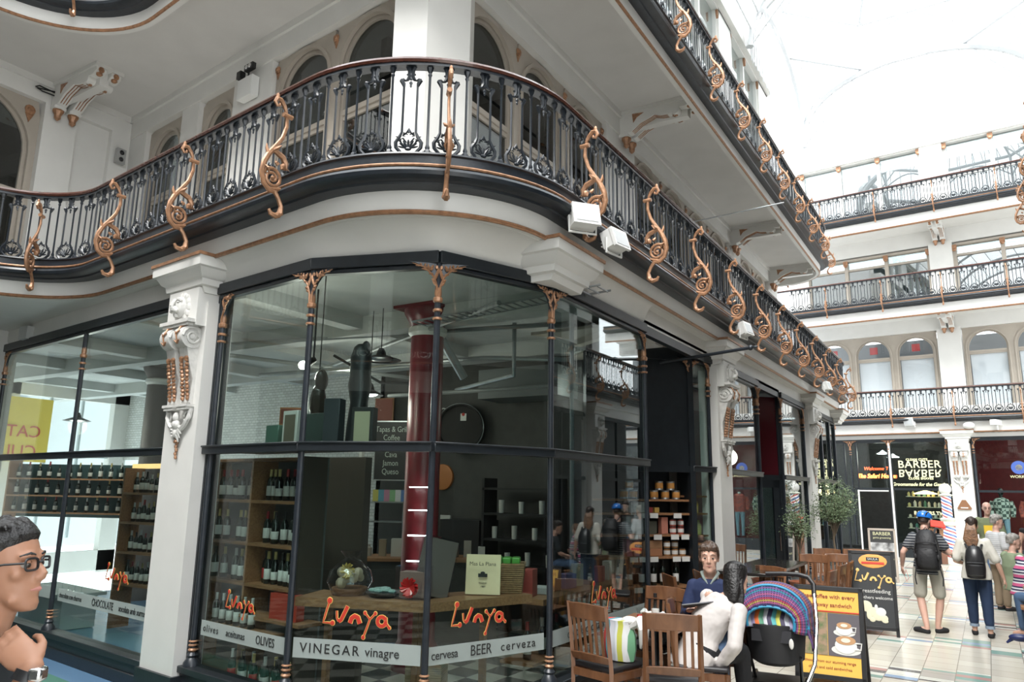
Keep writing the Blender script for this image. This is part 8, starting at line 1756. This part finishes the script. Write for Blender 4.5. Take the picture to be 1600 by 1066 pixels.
# --- woman with small rucksack, walking away
J = stand(1.62, .06); J.update(wrR=(.33, .05, .80), elR=(.27, -.02, 1.02), wrL=(-.14, .15, .98), elL=(-.25, -.02, 1.03), anL=(-.09, .10, .09), toeL=(-.10, .24, .035), knL=(-.09, .08, .46), anR=(.10, -.06, .09), toeR=(.12, .09, .035))
wk, Pk, ak = figure('woman with long brown hair, cream top and small black rucksack, walking away', (-.25, 13.05, 0), 0.0, J, 'skin_a', .97, .011, (.1, 1, -.1), (0, 0, 1), 'hair_dark', 'short', [('top', 'top', 'white_tee', .026, dict(sleeve=.8, hem=.10, flare=.02)), ('jeans', 'legs', flat('jeans_blue', (.012, .028, .07), .8), .012, dict(len=1.72)), ('shoe', 'shoes', 'black_cloth', 0, {})], gender='f')
m = M(); rr = random.Random(9)
for k in range(34):
    x = rr.uniform(-.06, .06); m.tube([Pk(x*.8, -.07, .16), Pk(x*1.2, -.115, .05), Pk(x*1.3+rr.gauss(0, .012), -.12, -.08), Pk(x*.8+rr.gauss(0, .015), -.13, -.20-rr.uniform(0, .07))], [.02, .02, .017, .004], 6)
remesh(m.build('long_hair', 'hair_light', wk), .009, 2, .3); m = M(); m.tube([Pk(-.07, .05, .215), Pk(0, .03, .245), Pk(.07, .05, .215)], .008, 6); m.build('sunglasses', 'black', wk)
rucksack(wk, (0, -.19, 1.03), .82, mat('leather_black', (.02, .02, .022), .3), big=False)
m = M(); 
for q, k in ((ak['legL'][2], -1), (ak['legR'][2], 1)): m.tube([V(q)+V((0, 0, .035)), V(q)+V((0, 0, .075))], .06, 12)
m.build('turned_up_cuffs', flat('denim_pale', (.22, .28, .36), .8), wk)
# --- people seated and standing at the right edge
J = sit(1.7, .46, .10); J.update(chin=(0, .24, 1.05), neck=(0, .15, 1.03), wrL=(-.05, .38, .72), wrR=(.12, .40, .74))
figure('person in a pink and navy striped polo shirt sitting on the bench, reading', (.30, 14.0, 0), -1.15, J, 'skin_c', 1.0, .012, (0, 1, -.75), (0, .6, 1), 'hair_light', 'short', [('polo_shirt', 'top', hstripe('pink_stripes', [(.015, .015, .06), (.55, .10, .22), (.55, .10, .22), (.6, .6, .62), (.015, .015, .06), (.6, .6, .62)], 8), .02, dict(sleeve=.8, hem=.08)), ('trousers', 'legs', flat('slate_cloth', (.05, .055, .06), .85), .012, dict(len=1.9)), ('shoe', 'shoes', 'black_cloth', 0, {})])
J = sit(1.7, .46, .02); figure('person with cropped grey hair and green shirt, seated beyond the striped polo', (.22, 14.95, 0), -1.0, J, 'skin_c', 1.0, .013, (.3, 1, -.1), (0, 0, 1), 'hair_grey', 'short', [('shirt', 'top', flat('sage', (.22, .27, .17), .85), .02, dict(sleeve=.8, hem=.08)), ('trousers', 'legs', 'khaki', .012, dict(len=1.9))])
J = stand(1.60); figure('person with silver hair and white ribbed top standing beyond the seated group', (.05, 16.3, 0), -0.9, J, 'skin_c', 1.0, .013, (.4, 1, -.1), (0, 0, 1), 'hair_grey', 'short', [('top', 'top', hstripe('white_rib', [(.6, .6, .6), (.45, .46, .48)], 30), .022, dict(sleeve=.8, hem=.1)), ('trousers', 'legs', 'khaki', .012, dict(len=1.9)), ('shoe', 'shoes', 'black_cloth', 0, {})])
J = stand(1.84); J.update(wrL=(-.18, .3, 1.0), elL=(-.25, .05, 1.15)); g_, Pg, _ = figure('man with shaved head and green t-shirt with yellow print, facing us', (-.06, 18.4, 0), pi+0.12, J, 'skin_c', 1.03, .013, (0, 1, -.05), (0, 0, 1), None, '', [('t_shirt', 'top', 'olive_tee', .022, dict(sleeve=.75, hem=.12)), ('shorts', 'legs', 'denim', .02, dict(len=.9)), ('shoe', 'shoes', 'white', 0, {})])
m = M(); m.box((0, .148, 1.30), (.20, .02, .18)); m.build('yellow_print', flat('print_yellow', (.75, .5, .04)), g_); m = M()
for k in (-1, 1): m.tube([Pg(k*.033+.022*cos(a), .099, .123+.016*sin(a)) for a in [i*2*pi/10 for i in range(10)]], .003, 4, closed=True)
m.build('glasses', 'black', g_)
J = stand(1.70); J.update(elL=(-.24, .10, 1.12), wrL=(-.10, .25, .95)); w2, P2_, _ = figure('woman with long dark hair in a black vest at the right edge, facing the viewer', (.62, 16.8, 0), pi+0.2, J, 'skin_a', .98, .013, (.1, 1, -.1), (0, 0, 1), 'hair_dark', 'short', [('vest', 'top', 'black_cloth', .01, dict(sleeve=.05, hem=.05)), ('denim_shorts', 'legs', 'denim', .014, dict(len=.5))], gender='f')
m = M()
for k in (-1, 1):
    for j in range(5): m.tube([P2_(k*.06, -.02-.01*j, .17), P2_(k*.085, -.01-.01*j, .08), P2_(k*.09, .02-.01*j, -.05), P2_(k*.08, .04-.02*j, -.18)], [.02, .022, .02, .006], 6)
remesh(m.build('long_hair', 'hair_dark', w2), .01, 2, .3)
J = sit(1.7, .46, .06); p3, P3_, _ = figure('person in a black t-shirt with green lettering, cut by the right edge', (.66, 13.2, 0), 0.9, J, 'skin_a', 1.0, .013, (0, 1, -.3), (0, 0, 1), 'hair_dark', 'short', [('t_shirt', 'top', 'tshirt_dark', .02, dict(sleeve=.7, hem=.1)), ('trousers', 'legs', 'denim', .012, dict(len=1.9))])
text('shirt_lettering', 'nu', .16, flat('lime', (.05, .55, .05)), p3, (-.05, -.135, .86), (pi/2, 0, -.1), .004)
J = sit(1.75, .46, .16); figure('person in navy shirt and brown trousers sitting at the lower right edge', (.40, 9.95, 0), -1.35, J, 'skin_c', 1.05, .012, (0, 1, -.4), (0, 0, 1), 'hair_dark', 'short', [('shirt', 'top', flat('navy_shirt', (.02, .025, .05), .85), .025, dict(sleeve=1.6, hem=.1)), ('trousers', 'legs', 'khaki', .022, dict(len=1.9)), ('shoe', 'shoes', 'black_cloth', 0, {})])
m = M(); m.ball((0, 0, 0.06), (0.10, 0.05, 0.04)); m.tube([(-.12, 0, .0), (-.05, 0, .06), (.05, .02, .07), (.12, 0, .04)], [.01, .025, .02, .01], 7); m.build('rolled_umbrella', flat('navy_nylon', (.012, .02, .09), .4), loc=(.14, 9.75, .455), label='small rolled blue umbrella on the nearest red bench', cat='umbrella')
